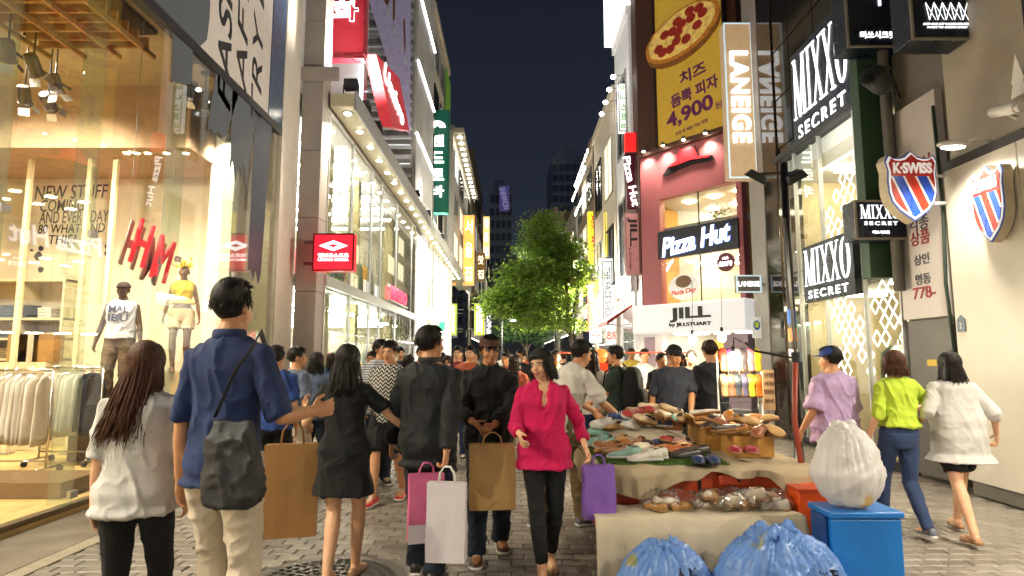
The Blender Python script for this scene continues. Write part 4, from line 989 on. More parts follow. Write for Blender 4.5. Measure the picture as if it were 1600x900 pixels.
# ================================================================== pillar with cosmetics blade signs
pl_ = thing("corner_pillar", "grey and dark brown corner pillar beside the fashion shop", "pillar", (5.25, 12.3, 0))
b = MB(); b.box(5.20, 5.7, 12.3, 13.02, 0, 15); b.build("light_face", M("light_grey_stone", C('#9a958f'), .5, var=.08), pl_, bevel=.01)
b = MB(); b.box(5.22, 5.7, 11.66, 12.295, 0, 15); b.build("dark_face", M("dark_brown_stone", C('#3a302a'), .06, var=.0, bump=0, spec=1.0, metal=.5), pl_, bevel=.01)
b = MB(); b.box(5.72, 12, 12.1, 13.0, 0, 15); b.build("side_wall", M("grey_side", C('#7d776f'), .6), pl_)
PL9 = front(12.56); (ua, va), (ub, vb) = PL9.px(1130, 36), PL9.px(1184, 278)
t = sign_box("tan_blade_sign", "tall tan projecting sign with white vertical capitals and pale blue edge", PL9, ua, ub, vb, va, .28, M("tan_sign_face", C('#a58a68'), .4, var=.08, emit=.5), EM("pale_blue_edge", (.6, .8, 1), .4))
letters(t, "LANEIGE", PL9, (ua + ub) / 2, (va + vb) / 2 + .05, 2.05, .40, m_mix, .006, .05, .03, rot=R(-90), spacing=1.15); bracket(t, PL9, ub, (vb + .8, va - .8), .14, max(.02, 5.21 - ub))
PL10 = front(12.4); (ua, va), (ub, vb) = PL10.px(1150, 430), PL10.px(1190, 457)
t = sign_box("small_grey_sign", "small grey projecting sign with white capitals on the corner pillar", PL10, ua, ub, vb, va, .12, M("grey_sign_face", C('#6a6660'), .4), EM("pale_blue_edge", (.6, .8, 1), .4))
letters(t, "LANEIGE", PL10, (ua + ub) / 2, (va + vb) / 2, .44, .11, m_mix, .006, .01, .02); bracket(t, PL10, ub, ((va + vb) / 2,), .06, max(.02, 5.21 - ub))
# number plaque on the pillar
PQ = front(12.28); t = thing("emblem_plaque", "white plaque with a blue and green emblem low on the corner pillar", "plaque", PQ.pt(*PQ.px(1182, 508)))
(ua, va), (ub, vb) = PQ.px(1174, 495), PQ.px(1190, 528); b = MB(); b.pbox(PQ, ua, ub, vb, va, .0, .02); b.build("plate", M("plaque_white", (.7, .72, .74), .4, emit=.2), t, bevel=.004)
b = MB(); b.prism(PQ, [((ua + ub) / 2 + math.cos(a) * .07, (va + vb) / 2 + .04 + math.sin(a) * .10) for a in np.linspace(0, 6.28, 17)[:-1]], .021, .026); b.build("blue_ring", M("plaque_blue", C('#2a62a8'), .4), t)
b = MB(); b.prism(PQ, [((ua + ub) / 2 + math.cos(a) * .045, (va + vb) / 2 + .05 + math.sin(a) * .06) for a in np.linspace(0, 6.28, 13)[:-1]], .027, .031); b.build("lime_centre", M("plaque_lime", C('#b9c93a'), .4), t)

# ------------------------------------------------------------------ lamp post with floodlights
pp = at(1240, 555, Y=8.6)
lp = thing("lamp_post", "slim black post carrying two dark floodlights in front of the fashion shop", "lamp post", (pp.x, 8.6, 0))
hz = at(1240, 255, Y=8.6).z
b = MB(); b.tube([(pp.x, 8.6, 0), (pp.x, 8.6, hz)], .055, 12); b.lathe([(.13, 0), (.13, .03), (.07, .05), (.065, .3)], 14, (pp.x, 8.6, 0)); b.build("post", m_black, lp, True)
az = at(1240, 272, Y=8.6).z
b = MB(); b.tube([(pp.x - .45, 8.6, az), (pp.x + .1, 8.6, az + .02)], .018, 8); b.build("cross_arm", m_black, lp)
for dx, tlt in ((-.42, .5), (.12, -.5)):
    q = Matrix.Translation((pp.x + dx, 8.55, az - .05)) @ Euler((R(25), tlt, 0)).to_matrix().to_4x4()
    b = MB(); b.add([q @ Vector(v) for v in ((-.16,-.1,-.06),(.16,-.1,-.06),(.16,.1,-.06),(-.16,.1,-.06),(-.11,-.08,.06),(.11,-.08,.06),(.11,.08,.06),(-.11,.08,.06))], [(0,3,2,1),(4,5,6,7),(0,1,5,4),(1,2,6,5),(2,3,7,6),(3,0,4,7)]); b.build("flood_head", m_flood, lp, bevel=.012)
    hp_ = Vector((pp.x + dx, 8.55, az - .02)); lamp('SPOT', hp_ + Vector((-.1 if dx < 0 else .1, -.05, .12)), 130 if dx < 0 else 45, (1, .95, .86), .1, (-4.2, 11, 9) if dx < 0 else (5.2, 12.2, 7), 110, .9, parent=lp)
for i, (z, h, c) in enumerate(((1.75, .18, '#c0662a'), (2.0, .2, '#2a56a0'), (1.5, .14, '#d8d2c4'))):
    b = MB(); b.lathe([(.0555, 0), (.058, 0), (.058, h), (.0555, h)], 12, (pp.x, 8.6, z)); b.build("sticker", M("sticker_" + c, C(c), .5), lp)
# big spot lamp on an arm near the top right
p0 = at(1372, 127, Y=7.0); t = thing("drum_floodlight", "large dark drum floodlight on an arm under the black lightboxes", "floodlight", p0)
q = Euler((R(70), 0, R(-60))).to_matrix().to_4x4()
b = MB(); b.lathe([(0, -.16), (.09, -.16), (.12, -.1), (.14, .14), (.12, .15), (0, .1)], 18, mat=q); b.build("housing", m_flood, t, True, False)
b = MB(); b.tube([(.1, 0, .12), (.35, .3, .22), (5.25 - p0.x, .9, .2)], .02, 8); b.tube([(-.2, 0, .2), (.2, .02, .18)], .015, 6); b.build("arm", m_black, t, world=False)
# ================================================================== corner building with restaurant sign (faces the crossing at an angle)
RR = Vector((6.73, 18.0, 0)); dr = Vector((.644, -.765, 0)).normalized()
PZ = Plane(RR, dr)             # u runs to the right, 0 at the right corner
uL = PZ.px(1003, 400)[0]
rs = thing("restaurant_building", "rose red corner building with a pizza restaurant above a shop", "building", RR + dr * (uL / 2))
m_rose = M("rose_red_panel", C('#b0666a'), .45, var=.08, vscale=1.2, bump=.05)
m_rosed = M("dark_red_recess", C('#4a2220'), .6)
def zpx(px, py): return PZ.px(px, py)[1]
zA = zpx(1065, 228)          # rose band top
zB = zpx(1085, 298)          # rose band bottom / window head
zC = zpx(1090, 352)          # fascia top (sign)
zD = zpx(1090, 397); zE = zpx(1090, 478); zF = zpx(1085, 512)
uw0, uw1 = PZ.px(1031, 350)[0], PZ.px(1152, 350)[0]
b = MB(); b.pbox(PZ, uL, uw0, zE, zA, -.3, .0); b.build("left_pier", m_rose, rs, bevel=.01)
b = MB(); b.pbox(PZ, uw1, .25, zE, zA, -.3, .0); b.build("right_pier", m_rose, rs, bevel=.01)
b = MB(); b.pbox(PZ, uw0 + .002, uw1 - .002, zB, zA - .002, -.3, -.002); b.build("rose_band", m_rose, rs)
b = MB(); b.pbox(PZ, uL, .25, zA + .002, zA + .22, -.4, .10); b.build("cornice", M("brown_cornice", C('#6d4a3e'), .5), rs, bevel=.01)
b = MB(); b.pbox(PZ, uL - .02, .3, zA + .23, 18, -4.4, -.02); b.build("upper_wall", M("brown_upper", C('#5e4034'), .6), rs)
# restaurant floors behind glass
m_amb = M("amber_interior", C('#d0a45c'), .6, var=.1)
b = MB(); b.pbox(PZ, uL, .25, zE - .3, zB + .3, -4.4, -4.2); b.build("back_wall", m_amb, rs)
for zz in (zB + .02, zC - .02, zE - .05):
    b = MB(); b.pbox(PZ, uL + .02, .23, zz, zz + .2, -4.19, -.31); b.build("floor_slab", m_lit, rs)
for s_ in (uL + .02, .12):
    b = MB(); b.pbox(PZ, s_, s_ + .1, zE, zB, -4.19, -.31); b.build("inner_side_wall", m_amb, rs)
for z0, z1 in ((zC, zB), (zE, zD)):
    um = (uw0 + uw1) / 2
    for a, c in ((uw0, um), (um, uw1)):
        b = MB(); b.pbox(PZ, a + .012, c - .012, z0, z1, -.16, -.15); b.build("window_pane", m_glass, rs)
    b = MB(); b.pbox(PZ, um - .012, um + .012, z0, z1, -.18, -.13); b.build("mullion", m_black, rs)
    for k in range(3):
        for d in (-1.1, -2.6):
            uu = uw0 + (uw1 - uw0) * (k + .5) / 3; b = MB(); b.pbox(PZ, uu - .14, uu + .14, z1 - .03, z1 - .005, d - .14, d + .14); b.build("ceiling_lamp", EM("amber_lamp", (1, .80, .45), 60), rs)
for k in range(4):
    uu = uw0 + .35 + k * .65; b = MB(); b.pbox(PZ, uu - .22, uu + .22, zC + .18, zC + .24, -1.4, -.9); b.pbox(PZ, uu - .03, uu + .03, zC + .01, zC + .18, -1.2, -1.1); b.build("dining_table", M("table_wood", C('#6a4326'), .4), rs)
# plants in the window
b = MB(); r_ = random.Random(4)
for k in range(70):
    a = r_.uniform(0, 6.28); p = PZ.pt(uw0 + 1.75 + r_.gauss(0, .16), zC + .3 + abs(r_.gauss(0, .16)), -.75 + r_.gauss(0, .1)); q = Vector((math.cos(a) * .12, math.sin(a) * .12, r_.uniform(.03, .14))); s_ = q.orthogonal().normalized() * .03
    b.add([p - s_, p + q - s_ * .2, p + q + s_ * .2, p + s_], [(0, 1, 2, 3)])
wp = thing("window_plant", "leafy green plant in the restaurant window", "plant", PZ.pt(uw0 + 1.75, zC, -.75)); b.build("leaves", M("house_leaf", (.05, .12, .03), .5), wp)
b = MB(); q = PZ.pt(uw0 + 1.75, zC + .01, -.75); b.lathe([(.10, 0), (.14, .28), (.12, .28), (.1, .25)], 12, q); b.build("pot", m_white, wp)
# dark fascia with the lit script name
fa = thing("restaurant_fascia", "dark fascia with lit white and blue script between the restaurant windows", "sign", PZ.pt((uw0 + uw1) / 2, zD))
b = MB(); b.pbox(PZ, uw0 - .08, uw1 + .05, zD, zC, -.14, .05); b.build("sign_box", M("charcoal_fascia", C('#2b2b31'), .4), fa, bevel=.01)
u, v = PZ.px(1087, 375)
letters(fa, "Pizza Hut", PZ, u, v, 2.55, .66, EM("blue_halo_letters", (.16, .32, 1), 1.0), .052, .02, .035, .28, R(5), name="blue_halo")
letters(fa, "Pizza Hut", PZ, u, v, 2.5, .62, m_wlit, .075, .03, .016, .28, R(5))
# red hat emblem
ht = thing("red_hat_emblem", "red brimmed hat emblem with dark outline on the rose wall", "sign", PZ.pt(*PZ.px(1075, 252)))
hat = [(1038, 274), (1046, 262), (1060, 252), (1060, 245), (1066, 234), (1086, 231), (1090, 240), (1092, 245), (1112, 243), (1114, 248), (1106, 252), (1082, 256), (1062, 264), (1046, 272)]
b = MB(); hp = [PZ.px(*q_) for q_ in hat]; c0 = np.mean(np.array(hp), 0)
b.prism(PZ, [tuple(c0 + (np.array(q_) - c0) * np.array((1.06, 1.12))) for q_ in hp], .002, .05); b.build("outline", m_black, ht)
b = MB(); b.prism(PZ, hp[1:9] + [PZ.px(1108, 246), PZ.px(1080, 250), PZ.px(1060, 258)], .052, .09); b.build("hat", EM("hat_red", (.75, .015, .02), .9), ht)
for k, (px, py) in enumerate(((1012, 240), (1042, 231), (1074, 222), (1108, 212))):
    u, v = PZ.px(px, py); p = PZ.pt(u, v + .02, .22); t = thing("wall_washer", "%s small spot lamp along the rose wall cornice, counting from the street" % nth(k), "lamp", p, group="wall washers above the hat")
    b = MB(); b.lathe([(0, .12), (.06, .12), (.08, 0), (.06, .0), (0, .03)], 12); b.build("shade", m_steel, t, True, False); b = MB(); b.ell((0, 0, .0), (.055, .055, .025), 10, 6); b.build("bulb", EM("washer_bulb", (1, .9, .75), 30), t, True, False)
    b = MB(); b.tube([(0, 0, .1), tuple(-PZ.n * .14 + Vector((0, 0, .1)))], .012, 6); b.build("arm", m_steel, t, world=False)
    lamp('SPOT', p - Vector((0, 0, .03)), 26, (1, .85, .7), .05, p - PZ.n * .12 - Vector((0, 0, 2)), 110, .8, parent=t)
# pizza billboard
PB = Plane(RR + PZ.n * .12, dr)
bb = thing("pizza_billboard", "yellow billboard with pizza picture and price 4,900 in purple letters", "billboard", PB.pt(*PB.px(1080, 215)))
ub0, ub1 = PB.px(1026, 130)[0], PB.px(1132, 130)[0]; vb0 = PB.px(1080, 212)[1]; vb1 = PB.px(1080, -45)[1]
b = MB(); b.pbox(PB, ub0, ub1, vb0, vb1, -.10, .0); b.build("panel", M("mustard_panel", C('#c9a23a'), .5, var=.06, emit=.30), bb)
b = MB(); b.pbox(PB, ub0 - .09, ub0 - .004, vb0 - .05, vb1, -.1, .04); b.pbox(PB, ub1 + .004, ub1 + .09, vb0 - .05, vb1, -.1, .04); b.build("frame", M("dark_brown_frame", C('#2a1c18'), .5), bb)
m_pur = M("purple_print", C('#6a2a5a'), .5, bump=0, emit=.15)
tilt = R(6)
for txt, px, py, w, h in (("치즈", 1082, 114, .98, .46), ("듬뿍 피자", 1084, 143, 1.75, .46), ("4,900", 1077, 176, 1.75, .60), ("원", 1123, 164, .24, .24), ("포장 및 배달 가능 지점", 1080, 199, 1.2, .12)):
    u, v = PB.px(px, py); letters(bb, txt, PB, u, v, w, h, m_pur, .003, .012, .03 if h > .3 else .01, rot=tilt)
u, v = PB.px(1066, 52); pr = 1.38
def pdisc(cx, cy, rx, ry, d0, d1, m, b, n=28, jit=0, rot=R(12), seed=1):
    r_ = random.Random(seed); c_, s_ = math.cos(rot), math.sin(rot); P_ = []
    for i in range(n):
        a = 2 * math.pi * i / n; k = 1 + r_.uniform(-jit, jit); x, y_ = rx * k * math.cos(a), ry * k * math.sin(a); P_.append((cx + x * c_ - y_ * s_, cy + x * s_ + y_ * c_))
    b.prism(PB, P_, d0, d1, m)
m_crust = M("pizza_crust", C('#b9772c'), .6, var=.35, vscale=9, emit=.22); m_cheese = M("pizza_cheese", C('#e2bb62'), .5, var=.35, vscale=6, bump=.6, bscale=12, emit=.30); m_pep = M("pepperoni", C('#9c2f22'), .45, var=.35, vscale=14, bump=.4, bscale=20, emit=.2)
pr = (PB.px(1126, 40)[0] - PB.px(1008, 70)[0]) / 2; prv = .80
b = MB(); pdisc(u + .02, v - .16, pr * 1.0, prv * 1.02, .03, .06, 0, b, 40, .01); b.build("pizza_plate", M("wood_board", C('#8a5a2a'), .6, emit=.15), bb)
b = MB(); pdisc(u, v, pr, prv, .035, .10, 0, b, 40, .012); b.build("pizza_crust", m_crust, bb, bevel=.03)
b = MB(); pdisc(u, v + .02, pr * .9, prv * .88, .101, .125, 0, b, 40, .02); b.build("pizza_cheese", m_cheese, bb, bevel=.01)
k = 0
for x, y_ in ((-.72, -.12), (-.45, .38), (-.38, -.5), (-.05, .05), (.0, .6), (.12, -.55), (.38, .3), (.5, -.25), (.72, .15), (.4, .68), (-.2, .28), (.1, .32), (-.62, -.42), (.66, .5), (-.15, -.32)):
    b = MB(); ca, sa = math.cos(R(12)), math.sin(R(12)); xx, yy = x * pr * .86, y_ * prv * .86; pdisc(u + xx * ca - yy * sa, v + xx * sa + yy * ca, .18, .15, .126, .145 + k * .0005, 0, b, 14, .05, seed=k); b.build("pepperoni_slice", m_pep, bb, bevel=.006); k += 1
# window stickers and round sign on the lower restaurant window
t = thing("round_window_sign", "round maroon sign with white script on the restaurant window", "sign", PZ.pt(*PZ.px(1131, 409))); u, v = PZ.px(1131, 409)
b = MB(); b.prism(PZ, [(u + math.cos(a) * .29, v + math.sin(a) * .29) for a in np.linspace(0, 2 * math.pi, 25)[:-1]], -.14, -.09); b.build("disc", M("maroon_disc", C('#5a1f26'), .4, emit=.25), t)
letters(t, "more", PZ, u, v - .05, .44, .15, m_wlit, -.088, .01, .02, .15); letters(t, "rich", PZ, u, v + .13, .2, .09, m_wlit, -.088, .01, .02, .15)
t = thing("pasta_sticker", "white bowl and orange script sticker on the lower restaurant window", "sticker", PZ.pt(*PZ.px(1064, 447))); u, v = PZ.px(1064, 447)
b = MB(); b.prism(PZ, [(u + math.cos(a) * .58, v - .02 + math.sin(a) * .42) for a in np.linspace(0, 2 * math.pi, 21)[:-1]], -.146, -.140); b.build("white_ground", M("sticker_white", (.75, .72, .66), .5, emit=.3, ecol=(1, .95, .85)), t)
b = MB(); b.prism(PZ, [(u + math.cos(a) * .30, v + .16 + math.sin(a) * .20) for a in np.linspace(0, 2 * math.pi, 21)[:-1]], -.139, -.134); b.build("bowl", M("bowl_brown", C('#8a6a4a'), .5), t)
letters(t, "Pasta Day", PZ, u, v - .18, .95, .2, M("orange_print", C('#c8502a'), .5, emit=.3), -.139, .006, .03, .2, R(5))
# white shop band with black letters
jl = thing("white_shop_band", "white shop band with thick dark letters below the restaurant", "sign", PZ.pt((uL) / 2, zF))
b = MB(); PJ = Plane(RR + PZ.n * .45, dr); b.pbox(PZ, uL - .12, .45, PJ.px(1085, 518)[1], PJ.px(1085, 471)[1], -.35, .45); b.build("sign_box", M("white_lacquer", (.80, .78, .76), .35, var=.04, emit=.38, ecol=(1, .97, .94)), jl, bevel=.05)
PJ = Plane(RR + PZ.n * .45, dr)
u, v = PJ.px(1078, 491); m_olive = M("dark_olive_letters", C('#2f3026'), .4, bump=0)
letters(jl, "JILL", PJ, u, v, 1.45, .46, m_olive, .002, .05, .025); u, v = PJ.px(1078, 507); letters(jl, "by JILLSTUART", PJ, u, v, 1.5, .15, m_olive, .002, .03, .03)
# shop below: pale pink jambs and warm interior
m_pink = M("pale_pink_panel", C('#c0a8b4'), .5, var=.05)
for a, c in ((uL, uL + .45), (-.55, .25)):
    b = MB(); b.pbox(PZ, a, c, 0, zF - .25, -.4, .0); b.build("shop_jamb", m_pink, rs, bevel=.01)
b = MB(); b.pbox(PZ, uL, .25, 0.0, zF, -4.3, -4.1); b.build("shop_back_wall", M("ochre_wall", C('#b98a3c'), .6), rs)
b = MB(); b.pbox(PZ, uL + .4, -.5, zF - .12, zF - .03, -3.6, -.4); b.build("shop_ceiling", m_lit, rs)
b = MB(); b.pbox(PZ, uL + 1.2, uL + 2.0, 0, 2.1, -2.2, -2.1); b.build("shop_screen", M("orange_screen", C('#c8862a'), .5, emit=.3), rs)
for k in range(4):
    uu = uL + .8 + k * .75; b = MB(); b.pbox(PZ, uu - .2, uu + .2, zF - .17, zF - .125, -1.2, -.9); b.build("shop_lamp", EM("jill_lamp", (1, .88, .62), 60), rs)
b = MB(); b.pbox(PZ, uL - .02, .27, -.01, .04, -4.2, .05); b.build("shop_floor", m_lit, rs)

# ================================================================== buildings farther down on the right
LE = PZ.pt(uL, 0, 0)           # left corner of the restaurant building
RX = LE.x
b = MB(); b.box(RX + .01, RX + .35, LE.y + .15, LE.y + 1.0, zF, 18); b.build("corner_drainpipe_casing", M("brown_upper", C('#5e4034'), .6), None, label="brown casing at the edge of the restaurant building", cat="casing")
def rfac(*a, **k): return facade(*a, **k)
wb = rfac("white_corner_building", "tall white building with lit roof box just past the restaurant", 'R', RX - .05, LE.y + 1.2, 25.0, 14.5, M("white_glow_render_r", (.72, .71, .68), .5, var=.08, emit=.16, ecol=(1, .98, .94)), 2, 1, .2, z0=4.0, cat="building", seed=11)  # glow in the render stands for lamplight falling on the wall
b = MB(); b.box(RX - .45, RX + 1, LE.y + 1.0, 25.2, 14.95, 20); b.build("lit_roof_box", EM("roof_box_glow", (1, .99, .95), 1.3), wb, bevel=.03)
b = MB()
for k in range(4): pass
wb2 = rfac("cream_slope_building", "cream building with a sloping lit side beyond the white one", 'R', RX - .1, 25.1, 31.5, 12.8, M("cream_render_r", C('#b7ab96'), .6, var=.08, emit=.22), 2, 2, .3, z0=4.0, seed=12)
wb3 = rfac("bulb_fringed_building", "brown building whose roof edge carries three rows of bulbs", 'R', RX - .15, 31.6, 39, 12.9, m_brownb, 3, 3, .2, z0=4.0, seed=13)
i = 0
for rw in range(3):
    for j in range(10):
        t = thing("roof_edge_bulb", "%s bulb from the near end, %s row of the right roof edge" % (nth(j), ("lower", "middle", "upper")[rw]), "bulb", (RX - .35 - .16 * (rw == 1), 31.8 + j * .74, 10.7 + rw * .95), group="right roof edge bulbs")
        o = OBJ("bulb", bm_, m_bulb, t, True, False); o.rotation_euler = (0, R(90), 0); o.scale = (1.5, 1.5, 1.5); o = OBJ("bezel", zm_, m_steel, t, True, False); o.rotation_euler = (0, R(90), 0); o.scale = (1.3, 1.3, 1.3)
for k, py in enumerate((120, 140, 160, 178)):
    p = at(958 - k * 6, py, X=RX - .6); t = thing("roof_spot", "%s bright spot lamp from the top on the white building edge" % nth(k), "lamp", p, group="spots on the white building edge")
    b = MB(); b.ell((0, 0, 0), (.10, .10, .08), 10, 7); b.build("bulb", EM("spot_glow", (1, .96, .88), 25), t, True, False); b = MB(); b.tube([(.05, 0, .02), (.55, 0, .1)], .02, 6); b.build("arm", m_steel, t, world=False)
rfac("grey_right_building", "grey building far down the right side behind the tree", 'R', RX - .3, 39.2, 55, 11, m_greyb, 3, 4, .5, seed=14)
rfac("tan_right_building", "tan building at the far end of the right side", 'R', RX - .5, 55.3, 80, 15, M("tan_render", C('#8a7a66'), .6), 4, 5, .45, seed=15)
# dark towers against the night sky
def tower(name, label, px0, px1, py_top, Y, storeys, bays, lit, seed):
    P = front(Y); (u0, v1_), (u1, _) = P.px(px0, py_top), P.px(px1, py_top); r_ = random.Random(seed)
    t = thing(name, label, "tower", P.pt((u0 + u1) / 2, 0)); b = MB(); b.pbox(P, u0, u1, 0, v1_, -20, 0); b.build("wall", M("night_concrete", C('#d6dae0'), .7), t)
    b = MB(); b.pbox(P, u0 + 1, u1 - 1, v1_ + .002, v1_ + 3, -15, -4); b.build("roof_plant_room", M("night_concrete", C('#d6dae0'), .7), t)
    for i in range(storeys):
        z = v1_ * .25 + (v1_ * .72) * i / storeys; h = v1_ * .72 / storeys
        b = MB(); b.pbox(P, u0 - .1, u1 + .1, z + h * .72, z + h * .9, .002, .25); b.build("storey_band", M("night_band", C('#e2e6ea'), .6), t)
        for j in range(bays):
            w = (u1 - u0) / bays; x = u0 + w * (j + .5); b = MB(); b.pbox(P, x - w * .36, x + w * .36, z + h * .12, z + h * .66, .002, .08); b.build("window", EM("far_window", (.6, .7, .9), .10) if r_.random() < lit else M("night_pane", C('#8d939e'), .5), t)
tower("dark_tower", "dark night tower with faint storeys behind the bulb fringed roof", 862, 912, 243, 130, 14, 5, .03, 1)
tower("slab_tower", "dark slab building at the end of the street behind the tree", 765, 800, 292, 150, 10, 4, .0, 2)
tower("low_tower", "dark far block behind the street end", 800, 868, 392, 170, 8, 6, .0, 3)
blade("violet_sign", "faint violet sign on the dark building at the street end", 780, 796, 290, 330, 110, EM("violet_face", (.20, .16, .5), .16), text="SHINWON", rot=R(-78), tcol=EM("violet_text", (.6, .55, 1), .25), arm=False)
# ------------------------------------------------------------------ projecting signs on the right
YJ = LE.y + .6
m_mb = M("burgundy_face", C('#4a1420'), .4, emit=.35)
t = blade("burgundy_blade", "burgundy vertical sign with white script under a red hat panel", 977, 995, 238, 329, YJ, m_mb, .3, "Pizza Hut", m_wlit, rot=R(-80), side='R', tsize=1.0)
P = front(YJ); (ua, va), (ub, vb) = P.px(977, 207), P.px(995, 237); b = MB(); b.pbox(P, ua, ub, vb, va, -.3, 0); b.build("red_hat_panel", EM("hat_panel_red", (.8, .02, .02), .9), t, bevel=.01)
t = blade("pink_blade", "dusty pink vertical sign with black capitals beside the restaurant", 977, 1003, 332, 430, YJ - .1, M("dusty_pink_face", C('#b07874'), .4, emit=.35), .3, None, side='R')
P = front(YJ - .1); u, v = P.px(988, 362); letters(t, "JILL", P, u, v, 1.05, .34, m_kblack, .003, .02, .025, rot=R(-90)); u, v = P.px(984, 405); letters(t, "by JILLSTUART", P, u, v, .8, .10, M("rose_print", C('#7a3a3a'), .5), .003, .01, .02, rot=R(-90))
t = blade("white_green_blade", "white vertical sign with green leaf script above the burgundy one", 966, 983, 130, 205, YJ + 1.2, EM("white_face", (1, .99, .95), .7), .3, "이니스프리", EM("green_print", (.10, .35, .05), .6), side='R')
yel = EM("yellow_face", (.95, .74, .02), .95); redl = EM("red_print", (.75, .03, .02), .8)
blade("yellow_sign", "yellow vertical sign with red capitals beside the tree crown", 919, 936, 330, 413, 31.8, yel, .4, "ABC MART", redl, rot=R(-90), side='R')
blade("yellow_back_sign", "paler yellow vertical sign seen from its back beside the first", 945, 961, 330, 400, 27.5, EM("pale_yellow_face", (.95, .72, .12), .75), .4, "ABC MART", EM("orange_print2", (.8, .3, .03), .7), rot=R(90), side='R')
t = blade("white_lightbox", "white vertical lightbox with thin grey border below the paler yellow sign", 938, 961, 403, 513, 26.0, EM("white_lightbox_face", (.94, .97, 1), .75), .35, None, side='R', edge=m_white)
P = front(26.0); (ua, va), (ub, vb) = P.px(941, 408), P.px(958, 508); b = MB()
for a, c, e, f in ((ua, ub, va - .03, va), (ua, ub, vb, vb + .03), (ua, ua + .03, vb + .031, va - .031), (ub - .03, ub, vb + .031, va - .031)): b.pbox(P, a, c, e, f, .013, .02)
b.build("inner_border", M("grey_line", C('#5a6670'), .5), t); letters(t, "THE FACE SHOP", P, (ua + ub) / 2, (va + vb) / 2, 2.25, .26, m_kblack, .013, .01, .0, rot=R(-90))
blade("red_script_sign", "red lightbox with white script below the yellow sign", 919, 937, 440, 510, 30.5, EM("red_orange_face", (.85, .10, .04), .95), .4, "BeanTown", m_wlit, rot=R(-78), side='R')
blade("white_low_sign", "white small sign under the red script lightbox", 922, 940, 512, 536, 29.5, EM("white_face", (1, .99, .95), .7), .3, "RB", redl, vertical=False, side='R')
blade("orange_far_sign", "small orange lit sign low among the far right shops", 905, 914, 470, 500, 48, EM("orange_face2", (1, .4, .08), 1.0), .3, "커피", m_wlit, side='R')
blade("white_far_sign", "white lit sign far down behind the tree trunk", 868, 884, 468, 512, 62, EM("white_face", (1, .99, .95), .7), .3, "약", redl, side='R')
# red awning and bright shop fronts behind the crowd
b = MB(); P = wallR(RX - .1); (ua, va), (ub, vb) = P.px(985, 505), P.px(935, 525)
aw = thing("red_awning", "dark red shop awning over the far right shop front", "awning", (RX - .6, 24, 3.0))
b = MB(); b.add([(RX - .06, 22.2, 3.45), (RX - 1.0, 22.2, 2.85), (RX - 1.0, 28.5, 2.85), (RX - .06, 28.5, 3.45), (RX - .06, 22.2, 3.38), (RX - 1.0, 22.2, 2.7), (RX - 1.0, 28.5, 2.7), (RX - .06, 28.5, 3.38)], [(0,1,2,3),(4,7,6,5),(0,4,5,1),(1,5,6,2),(2,6,7,3),(3,7,4,0)]); b.build("canvas", M("red_canvas", C('#8a2f24'), .7), aw)
b = MB(); b.tube([(RX - .06, 22.3, 2.6), (RX - .98, 22.3, 2.74)], .02, 6); b.tube([(RX - .06, 28.4, 2.6), (RX - .98, 28.4, 2.74)], .02, 6); b.build("strut", m_steel, aw)
# ------------------------------------------------------------------ street lamps and trees
def street_lamp(px, py, Y, lab, power):
    p = at(px, py, Y=Y); t = thing("street_lamp", lab, "street lamp", (p.x, Y, 0)); z = p.z
    b = MB(); b.tube([(0, 0, 0), (0, 0, z + .2)], [.07, .045], 10); b.tube([(0, 0, z + .15), (.3, 0, z + .22), (.6, 0, z + .1)], .03, 8); b.build("post", m_flood, t, True, False)
    b = MB(); b.lathe([(.05, .12), (.28, .03), (.30, 0), (.0, .0)], 16, (.6, 0, z)); b.build("lamp_hood", m_white, t, True, False); b = MB(); b.ell((.6, 0, z - .02), (.2, .2, .05), 14, 6); b.build("lens", EM("street_lamp_lens", (1, .96, .84), 30), t, True, False)
    lamp('POINT', (p.x + .6, Y, z - .15), power, (1, .93, .75), .15, parent=t)
street_lamp(868, 442, 27.0, "street lamp shining beside the tree crown", 800)
street_lamp(784, 500, 34, "far street lamp down the street behind the tree", 90)
def leaf_tree(name, label, base, top, crown, n, seed, col, limbs):
    r_ = random.Random(seed); t = thing(name, label, "tree", base)
    b = MB(); bx, by, bz = base
    tips = []
    for path, rad in limbs:
        pts = [Vector(q) for q in path]; fine = []
        for a, c in zip(pts[:-1], pts[1:]):
            for k in range(4): fine.append(a.lerp(c, k / 4) + Vector((r_.gauss(0, .03), r_.gauss(0, .03), 0)))
        fine.append(pts[-1]); m_ = len(fine); b.tube(fine, [rad * (1 - .75 * i / m_) for i in range(m_)], 9); tips.append(fine[-1])
    b.build("trunk", M("bark", C('#4a3c2e'), .8, var=.3, bump=.7, bscale=20, stretch=(1, 1, .3)), t, True, False)
    b = MB(); k = 0
    for (cx, cy, cz, rx, ry, rz, share) in crown:
        for s in range(int(n * share / 26)):
            # a flat, drooping spray of leaves
            a, w = r_.uniform(0, 6.283), r_.random() ** .45; ph = math.asin(r_.uniform(-.85, 1)); 
            c = Vector((cx + rx * w * math.cos(a) * math.cos(ph), cy + ry * w * math.sin(a) * math.cos(ph), cz + rz * w * math.sin(ph)))
            d = Vector((math.cos(a), math.sin(a), r_.uniform(-.35, .15)));
            for q in range(26):
                p = c + d * r_.uniform(-.45, .5) + Vector((r_.gauss(0, .20), r_.gauss(0, .20), r_.gauss(0, .085)))
                L = r_.uniform(.09, .17); aa = a + r_.gauss(0, .9); f = Vector((math.cos(aa), math.sin(aa), r_.uniform(-.6, .1))).normalized() * L; sd = f.cross(Vector((0, 0, 1))).normalized() * L * .30 + Vector((0, 0, r_.gauss(0, .03)))
                b.add([p, p + f * .5 + sd, p + f, p + f * .5 - sd], [(0, 1, 2, 3)], k % 3); k += 1
    b.build("crown", col, t, world=False)
lm = []
